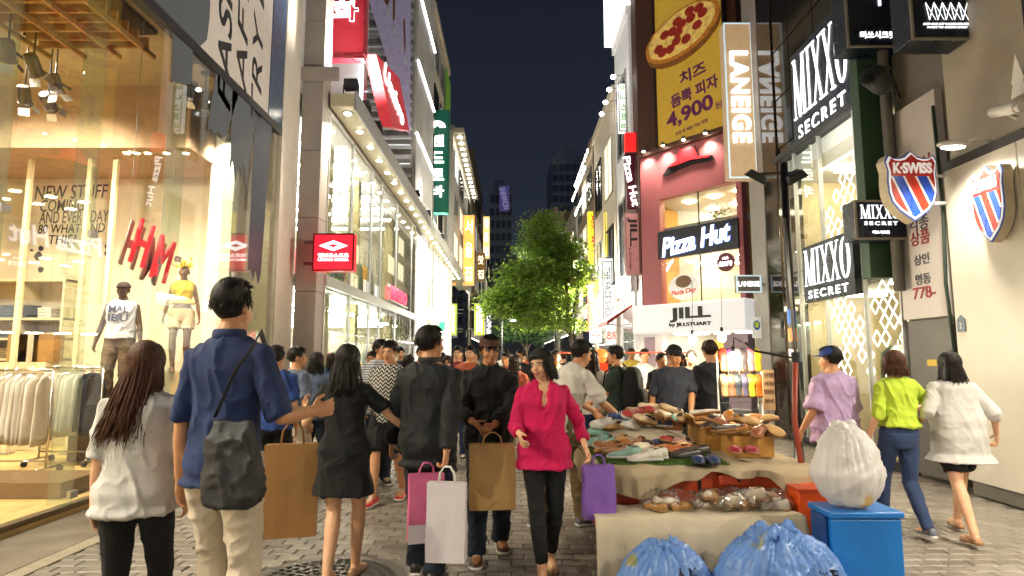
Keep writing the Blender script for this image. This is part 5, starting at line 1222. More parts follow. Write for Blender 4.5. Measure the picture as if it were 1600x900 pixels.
for i, c in enumerate(((.12, .21, .04), (.16, .26, .05), (.08, .15, .03))):
    m_ = M("leaf_%d" % i, c, .45, var=.3, vscale=3, bump=0, spec=.4); lm.append(m_)
    nt = m_.node_tree; bs = nt.nodes["Principled BSDF"]; tr_ = nn(nt, "ShaderNodeBsdfTranslucent"); tr_.inputs[0].default_value = (c[0] * 2.2, c[1] * 2.0, c[2], 1)
    mxs = nn(nt, "ShaderNodeMixShader"); mxs.inputs[0].default_value = .4; ou = nt.nodes["Material Output"]; nt.links.new(bs.outputs[0], mxs.inputs[1]); nt.links.new(tr_.outputs[0], mxs.inputs[2]); nt.links.new(mxs.outputs[0], ou.inputs[0])
TB = at(897, 560, Y=25); TB.z = 0
cx = at(840, 430, Y=25).x - TB.x
leaf_tree("street_tree", "leafy green street tree rising above the crowd in mid street", TB, None,
    [(cx - .35, 0, 3.75, 1.75, 1.2, .75, .28), (cx + .0, 0, 4.9, 1.5, 1.2, .7, .22), (cx + .35, 0, 6.1, 1.0, .9, .7, .14), (cx + .3, .2, 7.1, .5, .5, .6, .06), (cx - 1.35, 0, 3.95, .75, .8, .5, .09), (cx + 1.25, 0, 4.9, .9, .9, .8, .12), (cx + 1.0, 0, 5.9, .7, .7, .6, .07), (cx + .3, 0, 2.9, 1.5, 1.0, .35, .08)], 30000, 3, lm,
    [([(0, 0, 0), (-.05, 0, 1.6), (-.2, 0, 2.9), (-.25, 0, 4.2), (-.6, 0, 5.4), (-.8, .1, 6.8)], .11), ([(-.12, 0, 2.3), (-.6, .1, 3.4), (-1.2, .0, 4.1), (-2.0, 0, 4.7)], .07), ([(-.2, 0, 3.0), (.15, -.1, 4.0), (.25, 0, 5.2)], .06), ([(.0, .05, .0), (.1, .05, 1.5), (.0, .1, 2.8), (.3, 0, 4.3)], .07)])
TB2 = at(822, 560, Y=38); TB2.z = 0
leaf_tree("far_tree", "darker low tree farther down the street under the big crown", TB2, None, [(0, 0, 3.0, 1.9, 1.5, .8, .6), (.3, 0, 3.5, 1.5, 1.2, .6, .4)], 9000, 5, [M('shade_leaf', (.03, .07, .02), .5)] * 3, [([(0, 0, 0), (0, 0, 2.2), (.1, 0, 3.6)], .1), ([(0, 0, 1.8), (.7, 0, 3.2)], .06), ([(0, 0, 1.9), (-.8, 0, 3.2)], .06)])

# ------------------------------------------------------------------ added shop fronts behind the viewer, unseen, glowing to light the walkers
facade("fill_shop_behind", "added glowing shop front behind the viewer for fill light, store side", 'L', -4.3, -18, -4.3, 7, EM("fill_glow_behind", (1, .93, .80), 1.3), 1, 4, 1.0, cat="shop", seed=21)
facade("fill_shop_behind", "added glowing shop front behind the viewer for fill light, white wall side", 'R', 5.2, -18, -5.3, 7, EM("fill_glow_behind", (1, .93, .80), 1.3), 1, 4, 1.0, cat="shop", seed=22)
# ================================================================== people: one continuous body grown over posed joints, clothes as parts
SOFT = []
def soft(name, mb, mat, parent, voxel, smooth=4, post=None, label=None):
    o = OBJ(name, mb.mesh(name), mat, parent, False, False)
    r = o.modifiers.new("r", 'REMESH'); r.mode = 'VOXEL'; r.voxel_size = voxel
    if smooth: k = o.modifiers.new("s", 'SMOOTH'); k.factor = .5; k.iterations = smooth
    if label: o["label"] = label
    SOFT.append((o, post)); return o
_perm = rng.random((32, 32, 32))
def vnoise(p):
    i = np.floor(p).astype(int); f = p - i; f = f * f * (3 - 2 * f); out = 0
    for a in (0, 1):
        for b_ in (0, 1):
            for c in (0, 1):
                w = (f[:, 0] if a else 1 - f[:, 0]) * (f[:, 1] if b_ else 1 - f[:, 1]) * (f[:, 2] if c else 1 - f[:, 2])
                out = out + w * _perm[(i[:, 0] + a) % 32, (i[:, 1] + b_) % 32, (i[:, 2] + c) % 32]
    return out
def folds(amp, fr=(7, 7, 4), fr2=(16, 16, 10), seed=0, mask=None, bias=.35):
    def f(co, no):
        q = co + seed * 3.7; s_ = np.stack([q[:, 0] + q[:, 2] * .35, q[:, 1], q[:, 2] - q[:, 0] * .3], 1)
        a = np.abs(1 - np.abs(2 * vnoise(s_ * np.array(fr)) - 1)) ** 4; b_ = np.abs(1 - np.abs(2 * vnoise(s_ * np.array(fr2) + 9) - 1)) ** 4
        d = amp * (a * .7 + b_ * .4 - bias)
        if mask is not None: d = d * mask(co)
        return co + no * d[:, None]
    return f
def finish_soft():
    dg = bpy.context.evaluated_depsgraph_get()
    for o, post in SOFT:
        me = bpy.data.meshes.new_from_object(o.evaluated_get(dg), depsgraph=dg)
        n = len(me.vertices)
        if post is not None and n:
            co = np.empty(n * 3); me.vertices.foreach_get("co", co); co = co.reshape(-1, 3)
            no = np.empty(n * 3); me.vertex_normals.foreach_get("vector", no); no = no.reshape(-1, 3)
            me.vertices.foreach_set("co", post(co, no).ravel())
        old = o.data; mt = [m for m in old.materials]
        o.modifiers.clear(); o.data = me; me.materials.clear()
        for m in mt: me.materials.append(m)
        me.polygons.foreach_set("use_smooth", [True] * len(me.polygons)); me.update(); bpy.data.meshes.remove(old)
def ik(A, B, l1, l2, hint):
    A, B = Vector(A), Vector(B); d = B - A; L = d.length
    if L > (l1 + l2) * .995: B = A + d.normalized() * (l1 + l2) * .995; d = B - A; L = d.length
    L = max(L, abs(l1 - l2) + .01)
    x = (l1 * l1 - l2 * l2 + L * L) / (2 * L); h = math.sqrt(max(0, l1 * l1 - x * x)); u = d.normalized(); hint = Vector(hint); w = hint - u * hint.dot(u)
    if w.length < 1e-4: w = u.orthogonal()
    return A + u * x + w.normalized() * h, B
def sring(c, rx, ry, n=22, e=2.5, T=None):
    out = []
    for j in range(n):
        a = 2 * math.pi * j / n; ca, sa = math.cos(a), math.sin(a)
        p = Vector((c[0] + rx * math.copysign(abs(ca) ** (2 / e), ca), c[1] + ry * math.copysign(abs(sa) ** (2 / e), sa), c[2])); out.append(T(p) if T else p)
    return out
def vcut(ring, z):      # open neck: the front of the cloth dips behind the chest in a V
    w = .050 * (z - 1.29) / .17
    return [Vector((p.x, p.y - .05, p.z)) if (p.y > .02 and abs(p.x) < w) else p for p in ring]
SKIN = M("skin", C('#c9936c'), .5, var=.10, vscale=14, bump=.12, bscale=120, trans=.08)
SKIN2 = M("skin_tan", C('#b07a52'), .5, var=.10, vscale=14, bump=.12, bscale=120, trans=.08)
SKIN3 = M("skin_fair", C('#d9a884'), .5, var=.10, vscale=14, bump=.12, bscale=120, trans=.08)
HAIR = M("black_hair", C('#17120f'), .52, var=.3, vscale=30, bump=.5, bscale=160, stretch=(1, 1, .15), spec=.3)
HAIRB = M("brown_hair", C('#4a2a18'), .52, var=.3, vscale=30, bump=.5, bscale=160, stretch=(1, 1, .15), spec=.3)
HAIRD = M("dark_brown_hair", C('#2a1a12'), .52, var=.3, vscale=30, bump=.5, bscale=160, stretch=(1, 1, .15), spec=.3)
def cloth(name, col, rough=.85, **k):
    k.setdefault('bump', .35); k.setdefault('bscale', 180); k.setdefault('var', .16); k.setdefault('vscale', 5); k.setdefault('sheen', .03)
    return M("cloth_" + name, C(col) if isinstance(col, str) else col, rough, **k)
def striped(name, a, b_, freq=16, frac=.5, zig=0., axis=2):
    def fn(nt, vec):
        s_ = nn(nt, "ShaderNodeSeparateXYZ"); nt.links.new(vec, s_.inputs[0]); z = s_.outputs[axis]
        if zig: z = math_n(nt, 'ADD', z, math_n(nt, 'MULTIPLY', math_n(nt, 'PINGPONG', math_n(nt, 'MULTIPLY', s_.outputs[0], 1.0), .03), zig))
        return ramp(nt, math_n(nt, 'FRACT', math_n(nt, 'MULTIPLY', z, freq)), [(0, C(a)), (frac, C(b_))], 'CONSTANT')
    return M("cloth_" + name, (.5, .5, .5), .85, var=.12, bump=.3, bscale=150, colfn=fn)
def hand(mb, W, d, n, side, curl=.35, k=1.0, fingers=True):
    """palm, four unequal bent fingers and a thumb leaving the side of the palm"""
    d = Vector(d).normalized(); n = Vector(n); n = (n - d * n.dot(d)).normalized(); s = d.cross(n).normalized() * side
    W = Vector(W); q = lambda a, b_, c: W + d * a * k + s * b_ * k + n * c * k
    mb.tube([q(-.02, 0, 0), q(.015, 0, 0), q(.05, 0, 0), q(.088, 0, .002)], [(.024 * k, .018 * k), (.03 * k, .017 * k), (.041 * k, .016 * k), (.038 * k, .013 * k)], 12, up=n)
    for j, (o_, L) in enumerate(((.0325, .072), (.0108, .082), (-.0108, .077), (-.0318, .060))):
        p = q(.082, o_, 0); dd = (d + s * o_ * 1.5).normalized(); pts = [p]; ang = 0
        for seg in (.45, .32, .26):
            ang += curl * 1.25; v = dd * math.cos(ang) + n * math.sin(ang); p = p + v * L * seg * k; pts.append(p)
        mb.tube(pts, [.0088 * k, .0084 * k, .0078 * k, .0062 * k], 8)
    p = q(.018, .026, .004); v1 = (d * .62 + s * .68 + n * .35).normalized(); v2 = (d * .85 + s * .2 + n * (.3 + curl * .5)).normalized()
    mb.tube([p, p + v1 * .035 * k, p + v1 * .035 * k + v2 * .028 * k, p + v1 * .035 * k + v2 * .05 * k], [.014 * k, .0115 * k, .0105 * k, .008 * k], 8)
def shoe_mb(kind='sneaker', L=.27, W=.095):
    """a shoe pointing to +y, sole at z = 0: upper, sole and opening collar"""
    b = MB(); y0 = -L * .30
    st = {'sneaker': [(.0, .62, .075), (.06, .72, .085), (.22, .74, .088), (.38, .76, .085), (.52, .84, .066), (.68, .98, .052), (.82, .98, .043), (.93, .8, .036), (1.0, .45, .026)],
          'loafer': [(.0, .55, .055), (.06, .66, .062), (.22, .68, .055), (.40, .74, .050), (.52, .84, .050), (.68, .95, .046), (.82, .92, .040), (.93, .72, .034), (1.0, .35, .024)],
          'slipper': [(.0, .6, .020), (.08, .75, .022), (.3, .72, .022), (.46, .8, .030), (.55, .92, .055), (.70, .98, .058), (.84, .95, .046), (.94, .75, .035), (1.0, .4, .024)]}[kind]
    rr = []
    for t, w, h in st:
        ring = []; hw = W * w / 2
        for a, z in ((-1, .006), (-1.02, .4), (-.86, .8), (-.4, 1.0), (.4, 1.0), (.86, .8), (1.02, .4), (1, .006)): ring.append((a * hw, y0 + L * t, .012 + (h - .012) * z if z > .01 else .010))
        rr.append(ring)
    b.rings(rr, 0)
    rr = []
    for t, w, h in st:
        hw = W * w / 2 * 1.07; e = L * .012 * (-1 if t == 0 else (1 if t == 1 else 0)); rr.append([(-hw, y0 + L * t + e, 0), (-hw, y0 + L * t + e, .02), (hw, y0 + L * t + e, .02), (hw, y0 + L * t + e, 0)])
    b.rings(rr, 1)
    if kind != 'slipper':      # dark opening for the foot
        hh = .088 if kind == 'sneaker' else .058
        b.add([(math.cos(a) * W * .27, y0 + L * .23 + math.sin(a) * L * .17, hh + .002 - .012 * (math.sin(a) > .3)) for a in np.linspace(0, 6.283, 13)[:-1]], [tuple(range(12))], 3)
    if kind == 'sneaker':
        for k in range(4): y = y0 + L * (.42 + .075 * k); b.tube([(-.026, y, .080 - .009 * k), (0, y + .004, .088 - .010 * k), (.026, y, .080 - .009 * k)], .0035, 5, 2)
    return b
def strand(mb, pts, r0, r1, n=4):
    k = len(pts); mb.tube(pts, [(r0 + (r1 - r0) * (i / (k - 1)) ** 1.5) * (1.0 if i else .7) for i in range(k)], n, squash=.45)
def hair(mb, kind, r_, Hm, n=110, length=.35, sway=(0, 0)):
    """scalp cap plus many tapered locks, in head space (chin at z = 0)"""
    C0 = Vector((0, -.014, .135)); RX, RY, RZ = .083, .103, .099
    def sc(a, ph, k=1.0): return C0 + Vector((RX * math.cos(a) * math.cos(ph), RY * math.sin(a) * math.cos(ph), RZ * math.sin(ph))) * k
    tl = Matrix.Rotation(R(-24), 3, 'X')
    m2 = MB(); m2.ell(C0 + Vector((0, -.012, .012)), (RX * 1.0, RY * .985, RZ * .99), 20, 12, rot=tl); off = len(mb.v)
    mb.add([Hm(Vector(v)) for v in m2.v], m2.f)
    for i in range(n):
        a = r_.uniform(0, 2 * math.pi); front = math.sin(a)
        if kind == 'short':
            ph = math.asin(r_.uniform(-.15 if front < .3 else .58, 1)); L = r_.uniform(.022, .042)
            p = sc(a, ph, .98); out = (p - C0).normalized(); fl = Vector((0, 1, 0)) * (.7 if ph > .7 else .0) + Vector((0, 0, -1)) * (.9 if ph < .7 else .1) + out * .30 + Vector((r_.gauss(0, .22), r_.gauss(0, .22), 0))
            pts = [p, p + fl.normalized() * L * .5 + out * .004, p + fl.normalized() * L]
            strand(mb, [Hm(q) for q in pts], .0055 if n > 500 else .0075, .0012)
        else:
            if kind == 'bob': L = .15 + r_.uniform(-.02, .02)
            else: L = length * r_.uniform(.8, 1.08)
            fringe = False
            if front > .45:
                if kind == 'bob' or r_.random() < .35: fringe = True
                elif abs(math.cos(a)) < .5: a = math.pi * (1.15 if math.cos(a) < 0 else 1.85)
            ph0 = r_.uniform(.5, 1.45); pts = []; ph = ph0; dist = 0; p = sc(a, ph, 1.0); pts.append(p); st = L / 8
            tw = r_.gauss(0, .15)
            k = 1.0 + r_.uniform(.0, .10)
            while dist < L + ph0 * .08:
                if fringe and ph < .34 + .1 * r_.random(): break
                if ph > -.25: ph -= st / .1; p = sc(a + tw * (1.4 - ph), ph, k)
                else: p = p + Vector((sway[0] * st + r_.gauss(0, .004) + math.cos(a) * .14 * st, sway[1] * st + r_.gauss(0, .004) - (.10 * st), -st))
                pts.append(p); dist += st
            strand(mb, [Hm(q) for q in pts], .0078 if n > 500 else .0115, .0018 if n > 500 else .0035)
def person(label, px, Y, H, yaw, top=None, bottom=None, hairk=('short', HAIR), skin=SKIN, shoe=None, sex='m', pose=None, fine=.010, face=False, group=None, name="person", cat="person", base_z=0., X=None, cap=None, seed=None, smile=False, fat=1.0, slim=1.0):
    po = dict(lean=0, twist=0, head=(0, 0, 0), hr=None, hl=None, er=(.3, -1, -.2), el=(-.3, -1, -.2), curl=.4, fr=(.09, .03, 0), fl=(-.09, -.06, 0), fyaw=0, hdr=None, hdl=None); po.update(pose or {})
    seed = seed if seed is not None else int(px * 7 + Y * 13); r_ = random.Random(seed)
    x = X if X is not None else (px - 800) / F_PX * Y * (1.0)
    t = thing(name, label, cat, (x, Y, base_z), R(yaw), group); s = H / 1.70; t.scale = (s * slim, s, s)
    f = sex == 'f'; hipz = .93 - po.get('drop', 0)
    Rl = Matrix.Rotation(-R(po['lean']), 3, 'X') @ Matrix.Rotation(R(po.get('side', 0)), 3, 'Y'); tw = R(po['twist'])
    def T(p):
        p = Vector(p); p.z -= po.get('drop', 0); w = min(1, max(0, (p.z - hipz + .05) / .25))
        q = p - Vector((0, 0, hipz)); q = Matrix.Rotation(tw * w, 3, 'Z') @ q; return Vector((0, 0, hipz)) + q.lerp(Rl @ q, w)
    tor = [(.80, .115, .095, 0), (.87, .155, .112, -.005), (.93, .168 if f else .162, .115, -.008), (1.0, .15 if f else .152, .104, 0), (1.06, .126 if f else .142, .094, .004), (1.14, .126 if f else .146, .098, .004), (1.22, .138 if f else .158, .106, .004), (1.30, .150 if f else .170, .112 if f else .112, .006), (1.365, .152 if f else .174, .098, -.002), (1.41, .122 if f else .140, .080, -.01), (1.445, .082 if f else .094, .064, -.012), (1.48, .052, .054, -.01)]
    if fat != 1: tor = [(z, a * fat, b_ * (fat ** 1.6 if .85 < z < 1.3 else fat), c) for z, a, b_, c in tor]
    body = MB()
    body.rings([sring((0, c, z), a, b_, T=T) for z, a, b_, c in tor])
    # head
    hy, hp, hr_ = po['head']; Hr = Matrix.Rotation(R(hy), 3, 'Z') @ Matrix.Rotation(-R(hp), 3, 'X') @ Matrix.Rotation(R(hr_), 3, 'Y')
    hb = T((0, .012, 1.475))
    def Hm(p): return hb + Hr @ (Vector(p) - Vector((0, -.01, .02))) + Vector((0, -.01, .02))
    ell = lambda c, r: (lambda m2: body.add([Hm(Vector(v)) for v in m2.v], m2.f))(MB().ell(c, r, 16, 11))
    body.tube([T((0, -.012, 1.42)), T((0, -.008, 1.48)), Hm((0, -.012, .04))], [.060, .052 if f else .058, .052], 12)
    ell((0, -.012, .132), (.074, .094, .090)); ell((0, .034, .088), (.060, .056, .084)); ell((0, .052, .030), (.036, .036, .028)); ell((0, .066, .018), (.02, .02, .015))
    for sx in (-1, 1):
        ell((sx * .034, .058, .078), (.024, .026, .026)); ell((sx * .076, -.006, .108), (.011, .021, .032)); ell((sx * .028, .074, .136), (.024, .016, .010))
    body.add([Hm(Vector(v)) for v in MB().tube([(0, .080, .130), (0, .096, .10), (0, .107, .082), (0, .094, .074)], [.008, .010, .014, .010], 8).v], MB().tube([(0, 0, 0), (0, 0, 1), (0, 0, 2), (0, 0, 3)], 1, 8).f)
    ell((0, .084, .050), (.022, .012, .013))
    # arms
    sw = .146 if f else .166; out = {}
    kf = .86 if f else 1.0
    for sd, tg, hint, hd, nm in ((1, po['hr'], po['er'], po['hdr'], 'R'), (-1, po['hl'], po['el'], po['hdl'], 'L')):
        A = T((sd * sw, -.008, 1.372)); tg = Vector(tg) if tg is not None else Vector((sd * (.205 if f else .23), .05, .815))
        E_, W_ = ik(A, tg, .285, .245, hint)
        body.tube([A + Vector((-sd * .04, 0, -.01)), A, A.lerp(E_, .35), A.lerp(E_, .8), E_, E_.lerp(W_, .3), E_.lerp(W_, .75), W_], [.045 * kf, .050 * kf, .046 * kf, .039 * kf, .037 * kf, .039 * kf, .030 * kf, .025 * kf], 12)
        d = Vector(hd) if hd is not None else (W_ - E_).normalized() * .6 + Vector((0, .15, -.5))
        hand(body, W_, d, Vector((-sd, .15, 0)), sd, po['curl'], kf ** .5)
        out['S' + nm], out['E' + nm], out['W' + nm] = A, E_, W_; out['G' + nm] = W_ + d.normalized() * .085
    # legs
    legs = {}
    for sd, ft, nm in ((1, po['fr'], 'R'), (-1, po['fl'], 'L')):
        A = Vector((sd * .088, 0, hipz - .02)); An = Vector((ft[0], ft[1], .085 + ft[2]))
        K, An = ik(A, An, .43, .415, (sd * .1, 1, 0)); legs[nm] = (A, K, An)
        body.tube([A + Vector((0, 0, .06)), A, A.lerp(K, .3), A.lerp(K, .85), K, K.lerp(An, .25), K.lerp(An, .7), An, An + Vector((0, 0, -.035))], [.085, .088 * fat, .08, .056, .053, .056, .042, .035, .035], 14)
        fa = R(po['fyaw']) + R(-6 * sd); Fd = Matrix.Rotation(fa, 3, 'Z'); b0 = An + Vector((0, 0, -.085 + .012))
        body.tube([b0 + Fd @ Vector((0, -.045, .03)), b0 + Fd @ Vector((0, .02, .04)), b0 + Fd @ Vector((0, .10, .026)), b0 + Fd @ Vector((0, .165, .016))], [(.03, .028), (.034, .035), (.04, .022), (.028, .012)], 10, up=(0, 0, 1))
        if shoe:
            kind, cols = shoe; o = OBJ("shoe", shoe_mb(kind, .275 if not f else .245, .10 if not f else .088).mesh("shoe"), list(cols) + [cols[-1]] * (3 - len(cols)) + [m_black], t, True, False); o.location = b0 + Vector((0, 0, -.012)); o.rotation_euler = (R(-ft[2] * 160), 0, fa)
    soft("body", body, skin, t, fine, 3)
    # hair
    hk, hmat = hairk[0], hairk[1]; b = MB()
    if hk != 'bald': hair(b, hk, r_, Hm, (760 if fine < .0095 else 240 if fine < .012 else 130) if hk != 'short' else (800 if fine < .0095 else 300 if fine < .012 else 130), hairk[2] if len(hairk) > 2 else .35, hairk[3] if len(hairk) > 3 else (0, 0)); b.build("hair", hmat, t, True, False)
    if cap:
        b = MB(); m2 = MB(); tl = Matrix.Rotation(R(-8), 3, 'X'); m2.ell((0, -.010, .158), (.088, .108, .083), 20, 12, rot=tl, warp=lambda p: Vector((p.x, p.y, max(p.z, -.012))))
        m2.rings([[(x_, y_, z_ + dz) for x_, y_, z_ in ((-.07, .06, .150), (-.055, .13, .146), (0, .165, .150), (.055, .13, .146), (.07, .06, .150), (0, .05, .152))] for dz in (0, .008)])
        b.add([Hm(Vector(v)) for v in m2.v], m2.f); b.build("cap", cap, t, True, False)
    # face: eyes, brows, lips
    if face:
        for sx in (-1, 1):
            m2 = MB(); m2.ell((sx * .031, .0865, .112), (.0135, .006, .0062 if not smile else .0045), 10, 6); e = MB().add([Hm(Vector(v)) for v in m2.v], m2.f).build("eye", M("eye_white", (.55, .52, .5), .25, bump=0), t, True, False)
            m2 = MB(); m2.ell((sx * .031, .0915, .112), (.0058, .0028, .0055), 10, 6); MB().add([Hm(Vector(v)) for v in m2.v], m2.f).build("iris", M("dark_iris", (.01, .008, .006), .2, bump=0), e, True, False)
            m2 = MB(); m2.tube([(sx * .016, .095, .128), (sx * .032, .0965, .133), (sx * .05, .083, .129)], [.004, .0045, .002], 6); MB().add([Hm(Vector(v)) for v in m2.v], m2.f).build("eyebrow", hmat, t, True, False)
        w = .026 if smile else .021; up_ = .006 if smile else 0
        m2 = MB(); m2.tube([(-w, .087, .051 + up_), (-.008, .0975, .052), (0, .097, .051), (.008, .0975, .052), (w, .087, .051 + up_)], [.002, .0048, .0042, .0048, .002], 6); m2.tube([(-w, .087, .050 + up_), (-.008, .0965, .039 if smile else .044), (.008, .0965, .039 if smile else .044), (w, .087, .050 + up_)], [.002, .0055, .0055, .002], 6)
        MB().add([Hm(Vector(v)) for v in m2.v], m2.f).build("lips", M("lips" if f else "lips_muted", C('#a04a44' if f else '#8f5746'), .4, bump=0), t, True, False)
        if smile:
            m2 = MB(); m2.tube([(-.019, .0895, .049 + .003), (0, .0965, .0465), (.019, .0895, .049 + .003)], [(.003, .003), (.0035, .005), (.003, .003)], 6); MB().add([Hm(Vector(v)) for v in m2.v], m2.f).build("teeth", M("teeth", (.75, .72, .66), .3, bump=0), t, True, False)
    # clothes
    if top:
        lo = top.get('loose', .014); hem = top.get('hem', .86); sl = top.get('sleeve', .5); b = MB(); rr = []
        if top.get('skirt'):
            zz = top['skirt']; fl = top.get('flare', .07)
            for k in range(4): q = k / 4; rr.append(sring((0, -.004, zz + (.80 - zz) * q), .172 + lo + fl * (1 - q), .122 + lo + fl * .8 * (1 - q), e=2.2))
            tr_ = [q for q in tor if q[0] > .84]
            if top.get('straight'): tr_ = [(z, np.interp(z, [.8, 1.3], [.175, .155]), np.interp(z, [.8, 1.3], [.125, .112]), c) if z < 1.3 else (z, a, b_, c) for z, a, b_, c in tr_]
        else: tr_ = [q for q in tor if q[0] > hem + .015]; fl = top.get('flare', .012); a0 = np.interp(hem, [q[0] for q in tor], [q[1] for q in tor]); b0_ = np.interp(hem, [q[0] for q in tor], [q[2] for q in tor]); rr.append(sring((0, -.004, hem), max(a0, .155) + lo + fl + .006, max(b0_, .108) + lo + fl + .006, n=44 if top.get('vneck') else 22, T=T))
        for z, a, b_, c in tr_[:-1 if top.get('neck', 1) else -2]:
            k = lo * (1.35 if 1.0 < z < 1.2 else 1.0) * (.55 if z > 1.4 else 1) + (.009 if z < 1.08 else 0); rr.append(sring((0, c, z + (.004 if z > 1.4 else 0)), (a + k) if z < 1.44 else a * .9 + .004, (b_ + k) if z < 1.44 else b_ + .006, n=44 if top.get('vneck') else 22, T=T))
            if top.get('vneck') and z > 1.28: rr[-1] = vcut(rr[-1], z)
        b.rings(rr)
        for sd, nm in ((1, 'R'), (-1, 'L')):
            if sl <= 0: continue
            A, E_, W_ = out['S' + nm], out['E' + nm], out['W' + nm]; pts, rad = [A + Vector((-sd * .05, 0, .0)), A + Vector((sd * .004, 0, .006))], [.048, .051 * kf ** .5 + lo * .3]
            if sl <= .5: e = A.lerp(E_, sl * 2 * .98); pts += [A.lerp(e, .5), e]; rad += [.050 * kf ** .5 + lo * .5, .048 * kf ** .5 + lo * .8]
            else:
                e = E_.lerp(W_, (sl - .5) * 2 * .97); pts += [A.lerp(E_, .5), E_, E_.lerp(e, .5), e]; rad += [.051 * kf + lo * .5, .043 * kf + lo * .5, .040 * kf + lo * .45, .033 * kf + lo * .5]
            b.tube(pts, rad, 14)
        am = top.get('folds', .026)
        o = soft("dress" if top.get('skirt') else top.get('name', "shirt"), b, top['mat'], t, max(fine, .009), 9, folds(am, (8, 8, 4.5), (17, 17, 10), seed=seed % 17, bias=.12))
        if top.get('collar'):
            b = MB(); nk = [(z, a, b_, c) for z, a, b_, c in tor][-2:]
            k = top['collar']; pts = [T((math.sin(a) * .072, -.010 + math.cos(a + math.pi) * .070 if False else -.012 - math.cos(a) * .068, 1.468 - (.06 if top.get('vneck') else .05) * max(0, -math.cos(a)) ** 2 * k)) for a in np.linspace(-2.75, 2.75, 15)]
            b.tube(pts, [(.006, .020) if top.get('vneck') else (.008, .022)] * 15, 8, squash=1.0); b.build("collar", top['mat'], t, True, False)
            if top.get('buttons'):
                for zb in np.arange(.92, 1.40, .085):
                    bz = np.interp(zb, [q[0] for q in tor], [q[2] + q[3] for q in tor]) + lo + .010; m2 = MB(); m2.ell(T((0, bz, zb)), (.006, .003, .006), 8, 5); m2.build("button", top['mat'], t, True, False)
    if bottom:
        bk = bottom.get('kind', 'trousers'); lo = bottom.get('loose', .014); b = MB()
        wz = bottom.get('waist', 1.02); rr = [sring((0, c, z), a + lo * .6, b_ + lo * .6) for z, a, b_, c in tor if z <= wz]
        if po['lean'] or po.get('drop', 0): rr = [[T(p) for p in r__] for r__ in rr]
        b.rings(rr)
        for nm in 'RL':
            A, K, An = legs[nm]; e = bottom.get('len', 1.0)
            if e <= .5: end = A.lerp(K, e * 2); pts = [A + Vector((0, 0, .06)), A, A.lerp(end, .5), end]; rad = [.088 + lo, .092 + lo, .085 + lo, .074 + lo * 1.6]
            else: end = K.lerp(An, (e - .5) * 2) + (Vector((0, 0, -.03)) if e == 1 and bottom.get('break', 1) else Vector((0, 0, 0))); pts = [A + Vector((0, 0, .06)), A, A.lerp(K, .4), A.lerp(K, .88), K, K.lerp(end, .3), K.lerp(end, .75), end]; rad = [.088 + lo * .8, .091 + lo, .080 + lo, .060 + lo * 1.1, .057 + lo * 1.1, .057 + lo * 1.1, .044 + lo * 1.5, .040 + lo * 1.7]
            b.tube(pts, rad, 14)
        soft(bottom.get('name', {'shorts': 'shorts'}.get(bk, 'trousers')), b, bottom['mat'], t, max(fine, .009), 3, folds(bottom.get('folds', .018 if lo > .01 else .008), (8, 8, 9), (18, 18, 20), seed=seed % 13 + 5, bias=.15, mask=(lambda co: np.clip((.86 - co[:, 2]) / .08, 0, 1)) if top else None))
    t["_"] = 0; del t["_"]
    Mw = Matrix.Translation(t.location) @ Matrix.Rotation(R(yaw), 4, 'Z') @ Matrix.Diagonal((s * slim, s, s, 1))
    res = {k: Mw @ v for k, v in out.items()}; res['o'] = t; res['T'] = lambda p: Mw @ T(p); res['M'] = Mw; return res
# ------------------------------------------------------------------ bags
def tote(label, c, w, d, h, mat, rz=0, name="shoulder_bag"):
    t = thing(name, label, "bag", c, rz); b = MB()
    b.rings([sring((0, 0, z * h), w * a, d * k, 20, 3.2) for z, a, k in ((0, .55, .55), (.03, .8, .85), (.15, 1.0, 1.0), (.45, .98, .95), (.75, .86, .72), (.95, .74, .42), (1.0, .72, .25))])
    soft("bag_body", b, mat, t, .012, 3, folds(.03, (9, 9, 5), (20, 20, 14))); return t
def paper_bag(label, hold, w, h, d, yaw, mat, name="shopping_bag", handle=.12, group=None, hm=None, mark=None):
    """stiff carrier bag with gusseted sides, hanging by two loops from a hand"""
    hold = Vector(hold); t = thing(name, label, "bag", hold - Vector((0, 0, h + handle)), R(yaw), group)
    b = MB(); rr = []
    for k in range(9):
        q = k / 8; z = h * q; gd = d / 2 * (1 - .55 * q ** 1.5); pin = .03 * q
        ring = []
        for x_, y_ in ((-1, -1), (-.5, -1.06), (0, -1.03), (.5, -1.07), (1, -1), (1 - pin * 5, 0), (1, 1), (.5, 1.05), (0, 1.02), (-.5, 1.07), (-1, 1), (-1 + pin * 5, 0)):
            ring.append((x_ * w / 2 + .0015 * math.sin(9 * q + x_ * 4), y_ * gd + .002 * math.sin(5 * q + x_ * 3), z))
        rr.append(ring)
    b.rings(rr); b.build("bag_body", mat, t, False, False)
    b = MB(); b.box(-w / 2 + .01, w / 2 - .01, -d * .17, d * .17, h + .0005, h + .004); b.build("bag_mouth", mat, t, world=False)
    for y_ in (-1, 1):
        b = MB(); b.tube([(-w * .22, y_ * d * .22, h - .03), (-w * .18, y_ * d * .15, h + handle * .6), (-.02, y_ * .012, h + handle), (.02, y_ * .012, h + handle), (w * .18, y_ * d * .15, h + handle * .6), (w * .22, y_ * d * .22, h - .03)], .005, 6); b.build("handle", hm or mat, t, True, False)
    return t
